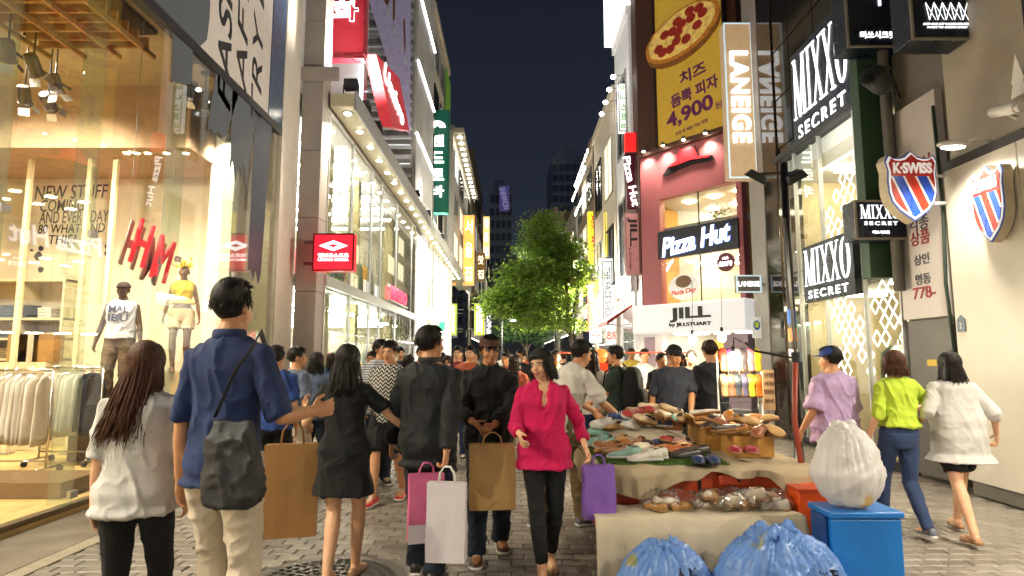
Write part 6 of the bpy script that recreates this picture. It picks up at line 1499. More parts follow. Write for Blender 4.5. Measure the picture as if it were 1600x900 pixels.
def soft_bag(label, c, r, mat, seed=0, name="bag", amp=.03, voxel=.016, cat="bag", knot=True, rz=0, post2=None):
    """filled plastic sack: sagging body with creases gathered to a knotted top"""
    t = thing(name, label, cat, (c[0], c[1], c[2]), rz); rx, ry, rz_ = r; b = MB()
    b.ell((0, 0, rz_ * .46), (rx, ry, rz_ * .52), 24, 14, warp=lambda p: Vector((p.x * (1 + .12 * (p.z < 0)), p.y * (1 + .12 * (p.z < 0)), max(p.z, -rz_ * .44))))
    if knot:
        b.tube([(0, 0, rz_ * .72), (.02, .0, rz_ * .90), (-.02, .01, rz_ * .96)], [rx * .6, rx * .22, rx * .14], 14)
        for a in (.4, 2.3, 4.0): b.tube([(0, 0, rz_ * .92), (math.cos(a) * rx * .3, math.sin(a) * rx * .2, rz_ * 1.03), (math.cos(a) * rx * .55, math.sin(a) * rx * .3, rz_ * .92)], [rx * .08, (rx * .12, rx * .04), (rx * .10, rx * .03)], 8)
    def post(co, no):
        a = np.arctan2(co[:, 1], co[:, 0]); zz = np.clip(co[:, 2] / rz_, 0, 1.1)
        q = np.stack([np.cos(a) * 3 + seed, np.sin(a) * 3, zz * 1.4], 1); ri = lambda n: np.abs(1 - np.abs(2 * n - 1)) ** 2.5
        d = ri(vnoise(q * np.array((2.6, 2.6, .9)))); s_ = np.stack([co[:, 0] + co[:, 2] * .6, co[:, 1], co[:, 2] - co[:, 0] * .5], 1)
        d2 = ri(vnoise(s_ * np.array((5, 5, 9)) + seed * 5)); d3 = ri(vnoise(s_ * np.array((11, 11, 17)) + seed * 3))
        return co + no * (amp * (d * (.25 + .75 * zz) * 1.1 + d2 * .55 + d3 * .16 - .5))[:, None]
    soft("bag_body", b, mat, t, voxel, 5, post); return t
# ================================================================== shoe stall
CZt = .72; cx0, cx1, cy0, cy1 = .66, 2.16, 4.62, 6.05
m_orange = M("orange_steel", C('#b5431f'), .4, var=.2, vscale=4, bump=.1)
m_linen = M("beige_linen", C('#a8977a'), .9, var=.12, vscale=6, bump=.5, bscale=220)
m_linen2 = M("pale_linen", C('#bcae96'), .9, var=.10, vscale=5, bump=.5, bscale=200)
ct = thing("shoe_cart", "orange steel market cart covered with a beige cloth and heaped with shoes", "cart", (1.4, 5.3, 0))
b = MB(); b.box(cx0, cx1, cy0 + .02, cy1, .18, CZt - .02); b.build("cart_body", m_orange, ct, bevel=.01)
b = MB(); b.box(cx0 - .04, cx1 + .04, cy0, cy1 + .03, CZt - .018, CZt); b.build("cart_top", m_orange, ct, bevel=.004)
for x in (cx0 + .2, cx1 - .2):
    for y in (cy0 + .2, cy1 - .2): b = MB(); b.tube([(x - .025, y, .09), (x + .025, y, .09)], .09, 16); b.build("wheel", m_black, ct, True)
b = MB(); b.box(1.38, 1.40, cy0 + .008, cy0 + .019, .19, CZt - .03); b.build("panel_seam", m_black, ct)
b = MB(); b.box(1.52, 1.74, cy0 - .03, cy0 + .018, .60, .67); b.build("latch", M("latch_red", C('#c24a2c'), .4), ct, bevel=.006); b = MB(); b.box(1.655, 1.672, cy0 - .038, cy0 - .031, .62, .66); b.build("latch_pin", m_black, ct)
# draped cloth: flat on top, hanging unevenly over the front and the left side
def drape(name, label, x0, x1, yf, yb, z, hang, mat, nx=70, ny=14, nh=16, parent=None, seed=1):
    r_ = random.Random(seed); V, Fc = [], []; rows = []
    for j in range(ny + nh + 1):
        row = []
        for i in range(nx + 1):
            q = i / nx; x = x0 + (x1 - x0) * q; L = hang(q)
            if j <= ny: y = yb + (yf - yb) * j / ny; zz = z + .008 + .005 * math.sin(7 * x + 3 * y) + .004 * math.sin(23 * x + 9 * y) + .003 * abs(math.sin(13 * x - 21 * y))
            else:
                k = (j - ny) / nh; wv = .026 * math.sin(x * 23 + 1.3 * math.sin(x * 5)) + .014 * math.sin(x * 47 + 2 + 2 * math.sin(x * 7)); y = yf - .012 - wv * k - .03 * min(1, k * 4) - .02 * abs(math.sin(x * 9)) * k; zz = z + .004 - L * k
            row.append(len(V)); V.append((x, y, zz))
        rows.append(row)
    for a, c in zip(rows[:-1], rows[1:]):
        for i in range(nx): Fc.append((a[i], a[i + 1], c[i + 1], c[i]))
    b = MB(); b.add(V, Fc); o = b.build(name, mat, parent, True, label=label, cat="cloth" if label else None); m = o.modifiers.new("t", 'SOLIDIFY'); m.thickness = .004; m.offset = 1; return o
def hang1(q):
    pts = [(0, .05), (.06, .16), (.16, .22), (.28, .20), (.34, .12), (.46, .07), (.52, .025), (.58, .05), (.72, .07), (.78, .08), (.84, .16), (.92, .25), (1, .22)]
    return float(np.interp(q, [p[0] for p in pts], [p[1] for p in pts])) + .012 * math.sin(q * 31)
drape("draped_cloth", "beige linen cloth hanging in swags over the front of the orange cart", cx0 - .06, cx1 + .08, cy0 - .02, cy1, CZt, hang1, m_linen)
b = MB(); V = []; n = 24
for i in range(n + 1):
    y = cy0 - .03 + (cy1 - cy0) * i / n
    for k in range(7): q = k / 6; V.append((cx0 - .065 - .03 * min(1, q * 3) - .015 * math.sin(y * 17) * q, y, CZt + .006 - q * (.16 + .06 * math.sin(y * 4))))
b.add(V, [(i * 7 + k, i * 7 + k + 1, (i + 1) * 7 + k + 1, (i + 1) * 7 + k) for i in range(n) for k in range(6)]); b.build("side_cloth", m_linen, None, True, label="beige cloth flap over the street side of the cart", cat="cloth")
# green turf mat under the shoes
m_turf = M("turf_green", (.07, .14, .02), .8, var=.4, vscale=30)
tf = thing("turf_mat", "green artificial turf mat under the shoes on the cart", "mat", (1.2, 5.2, CZt + .016)); b = MB(); b.box(cx0, 1.62, cy0 + .03, cy1 - .05, CZt + .012, CZt + .018); b.build("mat_base", m_turf, tf)
b = MB(); r_ = random.Random(5)
for k in range(9000):
    x, y = r_.uniform(cx0, 1.62), r_.uniform(cy0 + .03, cy1 - .3); a = r_.uniform(0, 6.28); h = r_.uniform(.012, .026); c_, s_ = math.cos(a) * .003, math.sin(a) * .003; lx, ly = r_.gauss(0, .008), r_.gauss(0, .008)
    b.add([(x - c_, y - s_, CZt + .017), (x + c_, y + s_, CZt + .017), (x + lx, y + ly, CZt + .017 + h)], [(0, 1, 2)])
b.build("turf_blades", m_turf, tf, kind="stuff")
# shoes
m_solew = M("white_rubber", (.62, .60, .56), .6); m_soleb = M("tan_sole", C('#8a6238'), .6); m_solek = M("black_rubber", (.02, .02, .02), .6)
def leather(c): return M("leather_" + c, C(c), .38, var=.22, vscale=12, bump=.2, bscale=70, spec=.5)
_sm = {}
def put_shoe(kind, col, x, y, z, rz, label, rx=0, ry=0, sole=None, L=.27, group="shoes heaped on the cart"):
    key = (kind, col, sole.name if sole else '', L)
    if key not in _sm:
        me = shoe_mb(kind, L, .092).mesh("shoe"); 
        for m in (leather(col), sole or m_soleb, m_solew, M('shoe_lining', C('#3a2c20'), .8)): me.materials.append(m)
        _sm[key] = me
    o = OBJ("shoe", _sm[key], leather(col), None, True, label=label, cat="shoe", group=group); o.location = (x, y, z); o.rotation_euler = (rx, ry, rz); return o
zt = CZt + .03
fs = [('sneaker', '#8fb0a4', .93, 4.86, zt, 60, "pale mint sneaker at the front of the cart", m_solew), ('sneaker', '#d8d0c4', 1.06, 4.74, zt, 68, "white canvas sneaker nearest the cart front", m_solew), ('sneaker', '#dcd6ca', 1.12, 4.82, zt, 66, "white canvas sneaker behind the front pair", m_solew),
      ('slipper', '#27345c', 1.40, 4.73, zt, 170, "navy slipper at the cart front, street side of its pair", m_solek), ('slipper', '#27345c', 1.50, 4.73, zt, 176, "navy slipper at the cart front, inner one of its pair", m_solek),
      ('slipper', '#8a1f2e', 1.72, 4.86, zt + .05, 172, "crimson slipper on the box edge, street side of its pair", m_soleb), ('slipper', '#8a1f2e', 1.83, 4.86, zt + .05, 180, "crimson slipper on the box edge, inner one of its pair", m_soleb),
      ('loafer', '#3a3330', 1.42, 4.92, zt, 75, "charcoal loafer leaning at the middle of the cart", m_solek), ('loafer', '#433b36', 1.50, 4.98, zt + .02, 70, "dark charcoal loafer behind its twin", m_solek),
      ('loafer', '#b5622e', 1.36, 5.02, zt + .02, 62, "orange tan loafer in the middle row", m_soleb), ('loafer', '#c07a44', 1.30, 5.08, zt + .02, 66, "light orange loafer in the middle row", m_soleb),
      ('loafer', '#c9b6a0', 1.20, 5.06, zt, 60, "cream loafer with pink stitching in the middle row", m_solew), ('loafer', '#b98d6a', .92, 5.02, zt, 52, "rose tan loafer near the street edge of the cart", m_soleb), ('loafer', '#a87c58', .86, 5.10, zt, 48, "brown pink loafer at the street edge", m_soleb)]
for k_, c_, x_, y_, z_, a_, lab, so in fs: put_shoe(k_, c_, x_, y_, z_, R(a_ + (32 if k_ != 'slipper' else 0)), lab, sole=so)
pal = [('#d8bd92', 'beige'), ('#c8a068', 'camel'), ('#9a6238', 'brown'), ('#e6d8be', 'cream'), ('#b88a52', 'tan'), ('#4a3a34', 'dark brown'), ('#d07a3e', 'orange'), ('#e0a8a0', 'pink'), ('#dcd8d0', 'white'), ('#3a4a7a', 'navy'), ('#a83a34', 'red'), ('#7aa89a', 'mint')]
r_ = random.Random(21)
for row, (y, n, zz) in enumerate(((5.20, 6, .0), (5.36, 7, .03), (5.54, 7, .08), (5.70, 7, .12), (5.60, 5, .16))):
    for i in range(n):
        c, cn = r_.choice(pal); x = cx0 + .12 + (1.42 - cx0) * (i + .5) / n + r_.uniform(-.03, .03); kd = r_.choice(('loafer', 'loafer', 'slipper', 'sneaker'))
        edge = ("street end", "middle", "box end")[min(2, int(3 * i / n))]; rown = ("third row", "fourth row", "fifth row", "back row", "top heap")[row]
        bump_ = .10 * math.exp(-((x - 1.25) / .3) ** 2) if row > 1 else 0
        put_shoe(kd, c, x, y + r_.uniform(-.03, .03), zt + zz + bump_ + r_.uniform(-.01, .02), R(r_.uniform(45, 150)), "%s %s lying in the %s of the cart, %s from the street" % (cn, kd, rown, nth(i)), R(r_.uniform(0, 16)), R(r_.uniform(-46, -8)), sole=m_solew if kd == 'sneaker' else None, L=.24)
b = MB(); b.ell((1.15, 5.62, CZt + .02), (.5, .36, .17), 20, 8); b.build("linen_heap", m_linen2, None, True, label="mound of pale cloth under the heaped shoes", cat="cloth")
for i in range(14):
    c, cn = ((('#d8bd92', 'beige'), ('#c8a878', 'sand'), ('#e0d0b4', 'cream'))[i % 3]); put_shoe('loafer', c, 1.22 + (i % 5) * .085 + r_.uniform(-.02, .02), 5.50 + (i // 5) * .10, zt + .20 + .02 * (2 - abs(i % 5 - 2)) + (.05 if i >= 10 else 0), R(r_.uniform(60, 150)), "%s loafer piled high in the middle heap, %s one" % (cn, nth(i)), R(r_.uniform(5, 28)), R(r_.uniform(-50, 5)), L=.25)
# cardboard boxes
m_card = M("cardboard", C('#b0803c'), .75, var=.10, vscale=5, bump=.15)
def carton(label, x0, x1, y0, y1, z0, z1, open_=False):
    t = thing("cardboard_box", label, "box", ((x0 + x1) / 2, (y0 + y1) / 2, z0)); w = .008
    for a in ((x0, x1, y0, y0 + w), (x0, x1, y1 - w, y1), (x0, x0 + w, y0 + w + .001, y1 - w - .001), (x1 - w, x1, y0 + w + .001, y1 - w - .001)): b = MB(); b.box(*a, z0, z1); b.build("side_panel", m_card, t)
    b = MB(); b.box(x0 + w, x1 - w, y0 + w, y1 - w, z0 + .001, z0 + .01); b.build("bottom_panel", m_card, t)
    if not open_:
        xm = (y0 + y1) / 2
        for a, c in ((y0, xm - .003), (xm + .003, y1)): b = MB(); b.box(x0, x1, a, c, z1 + .001, z1 + .007); b.build("flap", m_card, t)
    b = MB(); b.box((x0 + x1) / 2 - .03, (x0 + x1) / 2 + .03, y0 - .003, y0 - .0005, z0 + .03, z1 - .002); b.build("tape", M("brown_tape", C('#8a6430'), .4), t)
    return t
bz = CZt + .014
carton("cardboard box full of shoes at the corner of the cart", 1.78, 2.10, 4.98, 5.30, bz, bz + .155)
carton("cardboard box behind the corner box, heaped with sandals", 1.66, 2.12, 5.34, 5.86, bz, bz + .19)
for i in range(16):
    c, cn = r_.choice([('#e0d6c6', 'white'), ('#8a5030', 'brown'), ('#c9a06a', 'tan'), ('#3a2a24', 'dark'), ('#b9762e', 'orange')])
    put_shoe(r_.choice(('slipper', 'loafer')), c, 1.68 + (i % 6) * .085 + r_.uniform(-.02, .02), 5.05 + (i // 6) * .26 + r_.uniform(-.05, .05), bz + .17 + (.05 if i // 6 else .0) + r_.uniform(0, .05), R(r_.uniform(0, 360)), "%s sandal tossed on the boxes, %s, %s from the street" % (cn, ("front box", "back box front", "back box rear")[i // 6], nth(i % 6)), R(r_.uniform(-15, 15)), R(r_.uniform(-30, 30)), group="sandals on the boxes")
# red umbrella pole
t = thing("umbrella_pole", "slim red painted umbrella pole rising at the corner of the cart", "pole", (2.27, 4.75, 0)); p1 = at(1243, 560, Y=4.9)
b = MB(); b.tube([(2.27, 4.75, 0), (2.20, 4.82, 1.05), p1], .021, 10); b.build("pole", M("red_paint", C('#8f3a26'), .4), t, True); b = MB(); b.tube([p1, p1 + Vector((-.02, .02, 1.15))], .012, 8); b.build("upper_rod", m_steel, t, True)
b = MB(); b.tube([p1 - Vector((0, 0, .03)), p1 + Vector((0, 0, .05))], .034, 10); b.build("clamp", m_black, t); b = MB(); b.tube([p1, p1 + Vector((-.28, .1, .06)), p1 + Vector((-.34, .15, .13))], .010, 6); b.build("side_arm", m_black, t)
# lower bench with a cloth and bagged shoes
BZ = .45
bt = thing("low_bench", "low wooden bench in front of the cart under a pale cloth", "bench", (1.3, 4.42, 0)); b = MB(); b.box(.58, 1.96, 4.27, 4.60, BZ - .04, BZ - .002); b.build("bench_top", m_card, bt)
for x in (.62, 1.88):
    for y in (4.30, 4.54): b = MB(); b.box(x, x + .05, y, y + .05, 0, BZ - .041); b.build("leg", m_card, bt)
drape("bench_cloth", "pale beige cloth covering the low bench down to the blue crate", .56, 1.98, 4.25, 4.61, BZ, lambda q: .36 + .02 * math.sin(q * 17), m_linen2, 60, 6, 14)
b = MB(); b.box(.62, 1.1, 4.29, 4.55, .001, .11); b.build("blue_crate", M("blue_plastic", C('#1f5fae'), .4), None, bevel=.01, label="blue plastic crate just showing under the bench cloth", cat="crate")
m_film = GLASS("plastic_film", (.97, .97, .97), 1.3, .10, .02)
r_ = random.Random(9)
for i, (x, y, n) in enumerate(((1.05, 4.42, 2), (1.20, 4.45, 1), (1.42, 4.44, 3), (1.55, 4.47, 2), (1.68, 4.42, 3), (1.84, 4.45, 2))):
    for k in range(n):
        c, cn = r_.choice([('#b9a892', 'cream'), ('#8a5c34', 'brown'), ('#c9bfb0', 'off white'), ('#a9742c', 'golden')])
        put_shoe(r_.choice(('sneaker', 'loafer')), c, x + r_.uniform(-.05, .05), y + r_.uniform(-.05, .05), BZ + .012 + k * .035, R(r_.uniform(-70, 70)), "%s shoe wrapped in film, %s cluster on the bench, %s" % (cn, nth(i), ("bottom", "middle", "top")[k]), R(r_.uniform(-12, 12)), R(r_.uniform(-20, 20)), L=.22, group="wrapped shoes on the bench")
    soft_bag("clear film wrap round the %s cluster of shoes on the bench" % ("first", "second", "third", "fourth", "fifth", "sixth")[i], (x, y, BZ + .008), (.14, .11, .14), m_film, i + 3, "film_wrap", .02, .014, "wrap", knot=False)
# blue sacks
def sackcol(base, blotch, sc=4.0, th=.62):
    def fn(nt, vec): return mixc(nt, ramp(nt, noise(nt, vec, sc, 2, .4), [(th, (0, 0, 0)), (th + .04, (1, 1, 1))]), base, blotch)
    return fn
m_sack = M("blue_sack", C('#7096d4'), .34, var=.12, vscale=3, bump=.3, bscale=22, coat=.08, colfn=sackcol(C('#7096d4'), C('#a09a4a'), 4.2, .60))
m_sackw = M("white_sack", C('#c9c4c2'), .36, var=.08, vscale=3, bump=.3, bscale=22, coat=.2, colfn=sackcol(C('#dedad8'), C('#cfa32a'), 3.6, .62))
for m_, c_ in ((m_sack, (.35, .55, .95)), (m_sackw, (.9, .88, .86))):      # thin film: some light comes through
    nt = m_.node_tree; tr_ = nn(nt, 'ShaderNodeBsdfTranslucent'); tr_.inputs[0].default_value = (*c_, 1); mx_ = nn(nt, 'ShaderNodeMixShader'); mx_.inputs[0].default_value = .3; nt.links.new(nt.nodes['Principled BSDF'].outputs[0], mx_.inputs[1]); nt.links.new(tr_.outputs[0], mx_.inputs[2]); nt.links.new(mx_.outputs[0], nt.nodes['Material Output'].inputs[0])
pA = at(1045, 890, Y=3.82)
s1 = soft_bag("blue plastic sack with knotted top in front of the bench, street side", (pA.x, 3.95, 0), (.275, .20, .37), m_sack, 2, "plastic_sack", .034, .012)
pB = at(1228, 890, Y=3.75)
s2 = soft_bag("larger blue plastic sack with yellow blotches beside the blue chest", (pB.x, 3.86, 0), (.36, .24, .47), m_sack, 6, "plastic_sack", .038, .012)
# black marks printed on the sacks' fronts
SACKS = ((s1, .10, .23, "쇼핑"), (s2, .22, .25, "품"))
s3 = soft_bag("white plastic sack with yellow stripe resting on the blue chest", (at(1322, 700, Y=4.03).x, 4.03, .585), (.195, .165, .50), m_sackw, 9, "plastic_sack", .030, .012)
# blue chest and orange panel
m_bluep = M("blue_painted_chest", C('#1466b0'), .35, var=.12, vscale=4, bump=.1)
xa, xb = at(1300, 850, Y=3.9).x, at(1412, 850, Y=3.9).x
t = thing("blue_chest", "bright blue painted chest with flat lid carrying the white sack", "chest", ((xa + xb) / 2, 4.1, 0))
b = MB(); b.box(xa, xb, 3.9, 4.16, .0, .535); b.build("chest_body", m_bluep, t, bevel=.012); b = MB(); b.box(xa - .012, xb + .012, 3.885, 4.175, .538, .578); b.build("lid", m_bluep, t, bevel=.01)
b = MB(); b.box(xa - .03, xa - .005, 3.93, 4.1, 0, .54); b.build("side_panel", M("dark_blue_panel", C('#0d3c78'), .4), t, bevel=.006)
t = thing("steel_screen", "orange steel panel standing between the cart and the blue chest", "panel", (2.0, 4.45, 0)); b = MB(); b.box(1.99, 2.22, 4.36, 4.58, 0, .60); b.build("panel", M("bright_orange_steel", C('#d2501c'), .4, var=.12), t, bevel=.008)
b = MB(); b.box(1.985, 2.225, 4.352, 4.588, .602, .618); b.build("panel_rim", m_orange, t)
# hanging slipper rack with a bare bulb
RY = 6.5; x0, x1 = at(1122, 600, Y=RY).x, at(1190, 600, Y=RY).x; z1, z0 = at(1150, 556, Y=RY).z, at(1150, 648, Y=RY).z
rk = thing("slipper_rack", "wire rack hung with coloured slippers behind the cart", "rack", ((x0 + x1) / 2, RY, 0))
b = MB()
for x in np.linspace(x0, x1, 5): b.tube([(x, RY, z0), (x, RY, z1)], .004, 5)
for z in np.linspace(z0, z1, 6): b.tube([(x0, RY, z), (x1, RY, z)], .004, 5)
b.build("wire_grid", m_steel, rk)
for x in (x0, x1): b = MB(); b.tube([(x, RY, 0), (x, RY, z1 + .02)], .012, 8); b.build("leg", m_white, rk)
hc = [('#c0392b', 'red'), ('#7a4a80', 'violet'), ('#d8d0c0', 'cream'), ('#4a4448', 'charcoal'), ('#d07a86', 'pink'), ('#d8b01e', 'yellow')]; hc2 = [('#8a7a5a', 'khaki'), ('#7a5a48', 'brown'), ('#3a4048', 'slate'), ('#55506a', 'grey violet'), ('#c8d23a', 'lime'), ('#c8641e', 'orange')]
for row, (pal_, zz) in enumerate(((hc, z1 - .09), (hc2, z1 - .36))):
    for i, (c, cn) in enumerate(pal_): put_shoe('slipper', c, x0 + .05 + (x1 - x0 - .1) * i / 5, RY - .035, zz, 0, "%s slipper hanging on the wire rack, %s row" % (cn, ("upper", "lower")[row]), R(80), 0, L=.24, group="slippers on the rack")
pbq = at(1146, 558, Y=RY - .25)
t = thing("bare_bulb", "bare glowing bulb over the slipper rack", "bulb", pbq); b = MB(); b.ell((0, 0, 0), (.05, .05, .06), 14, 9); b.build("bulb", EM("bare_bulb", (1, .88, .62), 45), t, True, False); b = MB(); b.tube([(0, 0, .05), (0, 0, .11)], .02, 8); b.tube([(0, 0, .1), (.05, .1, .2), (.2, .28, .16)], .006, 6); b.build("socket", m_black, t, True, False)
lamp('POINT', pbq - Vector((0, 0, .09)), 3.2, (1, .85, .58), .05, parent=t)
for i, (px, py, Y) in enumerate(((1128, 527, 8.6), (1082, 531, 9.0), (918, 545, 9.4))):
    p = at(px, py, Y=Y); t = thing("bare_bulb", "bare bulb on a cord over the far stalls, %s" % ("above the hatted man", "above the heavy man", "near the long haired woman")[i], "bulb", p); b = MB(); b.ell((0, 0, 0), (.06, .06, .07), 14, 9); b.build("bulb", EM("bare_bulb", (1, .88, .62), 45), t, True, False); b = MB(); b.tube([(0, 0, .05), (0, 0, .14)], .022, 8); b.tube([(0, 0, .12), (.03, .05, .4), (.04, .06, .9)], .004, 6); b.build("socket", m_black, t, True, False); lamp('POINT', p - Vector((0, 0, .12)), 12, (1, .86, .6), .06, parent=t)
# cardboard price sign
P = front(6.3); (ua, va), (ub, vb) = P.px(1191, 578), P.px(1212, 641); t = thing("price_board", "hand written cardboard price board on a stick behind the cart", "sign", P.pt((ua + ub) / 2, 0))
b = MB(); b.pbox(P, ua, ub, vb, va, -.012, 0); b.build("board", M("kraft_board", C('#b99a72'), .8), t); b = MB(); b.pbox(P, (ua + ub) / 2 - .012, (ua + ub) / 2 + .012, .0, vb, -.02, -.002); b.build("stick", m_steel, t)
mk = M("marker_brown", C('#5a3a2a'), .6)
for txt, py, h in (("신발", 586, .05), ("세일", 599, .045), ("5000", 612, .05), ("원", 626, .04)): u, v = P.px(1201, py); letters(t, txt, P, u, v, .10, h, mk, .001, .002, .01)
# second stall behind with boxes and bags
t = thing("far_stall_table", "low stall table behind the shoe cart loaded with boxes", "table", (1.6, 8.2, 0)); b = MB(); b.box(1.05, 2.4, 7.95, 8.6, .66, .72); b.build("table_top", m_card, t, bevel=.004)
for x in (1.08, 2.32):
    for y in (8.0, 8.5): b = MB(); b.box(x, x + .05, y, y + .05, 0, .66); b.build("leg", m_steel, t)
carton("wide cardboard box with printed label on the far stall", 1.55, 2.02, 8.0, 8.4, .721, .92); carton("upper cardboard box stacked on the far stall", 1.6, 2.0, 8.02, 8.38, .93, 1.08)
soft_bag("black plastic bag on the far stall table edge", (1.30, 8.15, .721), (.16, .14, .2), M("black_plastic", (.015, .017, .02), .3, coat=.3), 4, "plastic_bag", .03)
soft_bag("dark blue plastic bag under the far stall", (1.75, 7.75, 0), (.24, .2, .5), M("navy_plastic", C('#1c2438'), .3, coat=.3), 5, "plastic_bag", .03)
t = thing("orange_lantern", "round orange paper lantern hanging over the far stall", "lantern", at(938, 556, Y=9.3)); b = MB(); b.ell((0, 0, 0), (.12, .12, .11), 16, 10); b.build("shade", EM("lantern_orange", (1, .16, .03), 1.2), t, True, False); b = MB(); b.tube([(0, 0, .1), (0, 0, .5)], .004, 5); b.build("cord", m_black, t, world=False)
t = thing("red_tassel_banner", "orange red cloth banner hanging under the lantern", "banner", at(941, 590, Y=9.35)); b = MB(); b.box(-.09, .09, -.005, .005, -.35, .2); b.tube([(-.12, 0, .21), (.12, 0, .21)], .008, 6); b.build("cloth", cloth("orange_banner", '#c8461e'), t, world=False)
# string-light rail over the stalls
b = MB(); b.tube([at(865, 551, Y=9.5), at(1075, 551, Y=9.5)], .014, 6); b.build("red_rail", M("red_paint", C('#8f3a26'), .4), None, label="thin red rail spanning over the far stalls", cat="rail")
# ================================================================== the crowd
tee = lambda m, **k: dict(mat=m, **{**dict(sleeve=.42, hem=.84, loose=.016, name="t_shirt"), **k})
trou = lambda m, **k: dict(mat=m, **k)
c_blk = cloth('black', '#0f1012'); c_blk2 = cloth('soft_black', '#141416'); c_navy = cloth('navy', '#24325a'); c_beige = cloth('beige', '#cbbda8'); c_jean = cloth('denim', '#2c3c5e', bscale=300); c_djean = cloth('dark_denim', '#1c2534', bscale=300); c_grey = cloth('heather_grey', '#c4c1bd'); c_white = cloth('white', '#d4cfc8'); c_khaki = cloth('khaki', '#6b5d40'); c_pink = cloth('magenta', '#cc1456'); c_lav = cloth('lavender', '#b59ac0'); c_lime = cloth('lime', '#b3c93c'); c_suit = cloth('suit', '#111317', .7); c_char = cloth('charcoal', '#2d3036'); c_dnavy = cloth('dark_navy', '#2a2f3c')
sh_blk = ('sneaker', (leather('#1a1a1a'), m_solew)); sh_red = ('sneaker', (leather('#c8182a'), m_solew, m_white)); sh_brn = ('sneaker', (leather('#4a3426'), m_solew)); sh_gry = ('sneaker', (leather('#6a6e78'), m_solew)); sh_loaf = ('loafer', (leather('#1a1412'), m_solek)); sh_flat = ('loafer', (leather('#b08a64'), m_soleb))
FN = .0072
# 1 woman walking away, long brown hair
person("woman walking away with long brown hair, pale grey t-shirt and black trousers", 232, 3.12, 1.60, 6, tee(c_grey, loose=.020, hem=.82, flare=.03, sleeve=.5, folds=.020), trou(c_blk, loose=.004, len=1.0), ('long', HAIRB, .40, (-.16, -.02)), SKIN3, sh_blk, 'f', dict(fr=(.08, .16, 0), fl=(-.08, -.14, .02), hr=(.20, .12, .86), hl=(-.20, -.02, .83), head=(6, 2, 0)), FN)
# 2 tall man with black shoulder bag
p2 = person("tall man walking away in navy shirt and beige trousers with a black shoulder bag", 362, 2.98, 1.90, -4, tee(c_navy, loose=.012, hem=.84, sleeve=.5, collar=.3, flare=.02, folds=.018), trou(c_beige, loose=.012), ('short', HAIR), SKIN, sh_brn, 'm', dict(fr=(.09, -.05, 0), fl=(-.10, .12, 0), hr=(.33, .22, 1.12), er=(.4, -.5, -1), hdr=(.7, .6, .1), hl=(-.25, .03, .80), head=(-8, 0, 0)), FN, fat=.94, slim=.87)
Mp = p2['M']; bagc = Mp @ Vector((.14, -.16, .86))
m_bagb = M("black_leather", (.022, .022, .024), .6, bump=.3, bscale=90)
tote("black slouchy leather bag hanging at the tall man's hip", (bagc.x, bagc.y, bagc.z - .09), .135, .075, .38, m_bagb, R(-8))
b = MB(); q0, q1 = Mp @ Vector((.17, -.03, 1.46)), bagc + Vector((0, 0, .30)); b.tube([q1 + Vector((-.09, 0, .0)), (q1 + q0) / 2 + Vector((-.03, -.07, .02)), q0 + Vector((0, -.09, -.06)), q0 + Vector((.0, .0, .02)), q0 + Vector((0, .12, -.1)), q0 + Vector((.02, .17, -.35))], [(.018, .004)] * 6, 8); b.build("bag_strap", m_bagb, None, True, label="black strap of the shoulder bag over the tall man's shoulder", cat="strap")
# 3 woman in black dress
p3 = person("woman in a short black dress walking away with straight dark hair", 545, 4.38, 1.61, -3, dict(mat=c_blk, sleeve=.36, loose=.012, skirt=.62, flare=.045, folds=.018), None, ('long', HAIR, .27, (.02, 0)), SKIN3, sh_flat, 'f', dict(fr=(.06, .14, 0), fl=(-.05, -.16, .03), hl=(-.36, .16, 1.20), el=(-.5, -.3, -1), hdl=(-.3, .1, .9), hr=(.50, .16, 1.02), er=(.2, -.5, -1), hdr=(.8, .3, -.2), head=(-6, 2, 0)), FN)
m_kraft = M("kraft_paper", C('#8f683a'), .7, var=.12, vscale=4, bump=.3, bscale=12)
g3 = p3['EL'].lerp(p3['WL'], .45)
paper_bag("large brown paper bag hanging from the arm of the woman in black", g3 + Vector((-.08, -.03, -.02)), .36, .62, .15, 14, m_kraft, handle=.16)
# 4 man in black suit
p4 = person("man in a black suit jacket walking away holding shopping bags", 672, 4.42, 1.745, -8, tee(c_suit, loose=.030, hem=.76, sleeve=.97, collar=.25, name="jacket", flare=.02, folds=.022), trou(c_djean, loose=.016), ('short', HAIR), SKIN, ('sneaker', (leather('#2a2420'), m_solew, leather('#b03a3a'))), 'm', dict(fr=(.10, -.16, .03), fl=(-.10, .12, 0), hr=(.17, -.17, .84), er=(.6, -.8, 0), hdr=(-.05, -.1, -1), hl=(-.30, .10, .86), head=(-32, 0, 0), curl=.8), FN)
g4 = p4['GR']
m_wpap = M("white_paper", C('#cfc6cc'), .5, var=.05, bump=.15, bscale=14); m_ppap = M("pink_paper", C('#c8618c'), .5, var=.15, bump=.15, bscale=14)
paper_bag("white paper bag in the suited man's hand", g4 + Vector((.02, -.06, .0)), .26, .50, .10, -6, m_wpap, handle=.10, hm=m_white)
t = paper_bag("pink and white bag hanging beside the white one", g4 + Vector((-.13, .03, .01)), .24, .44, .10, 18, m_ppap, handle=.07, hm=m_ppap)
b = MB(); b.box(-.125, .125, -.056, -.0535, .0, .12); b.build("white_base_print", m_wpap, t, world=False)
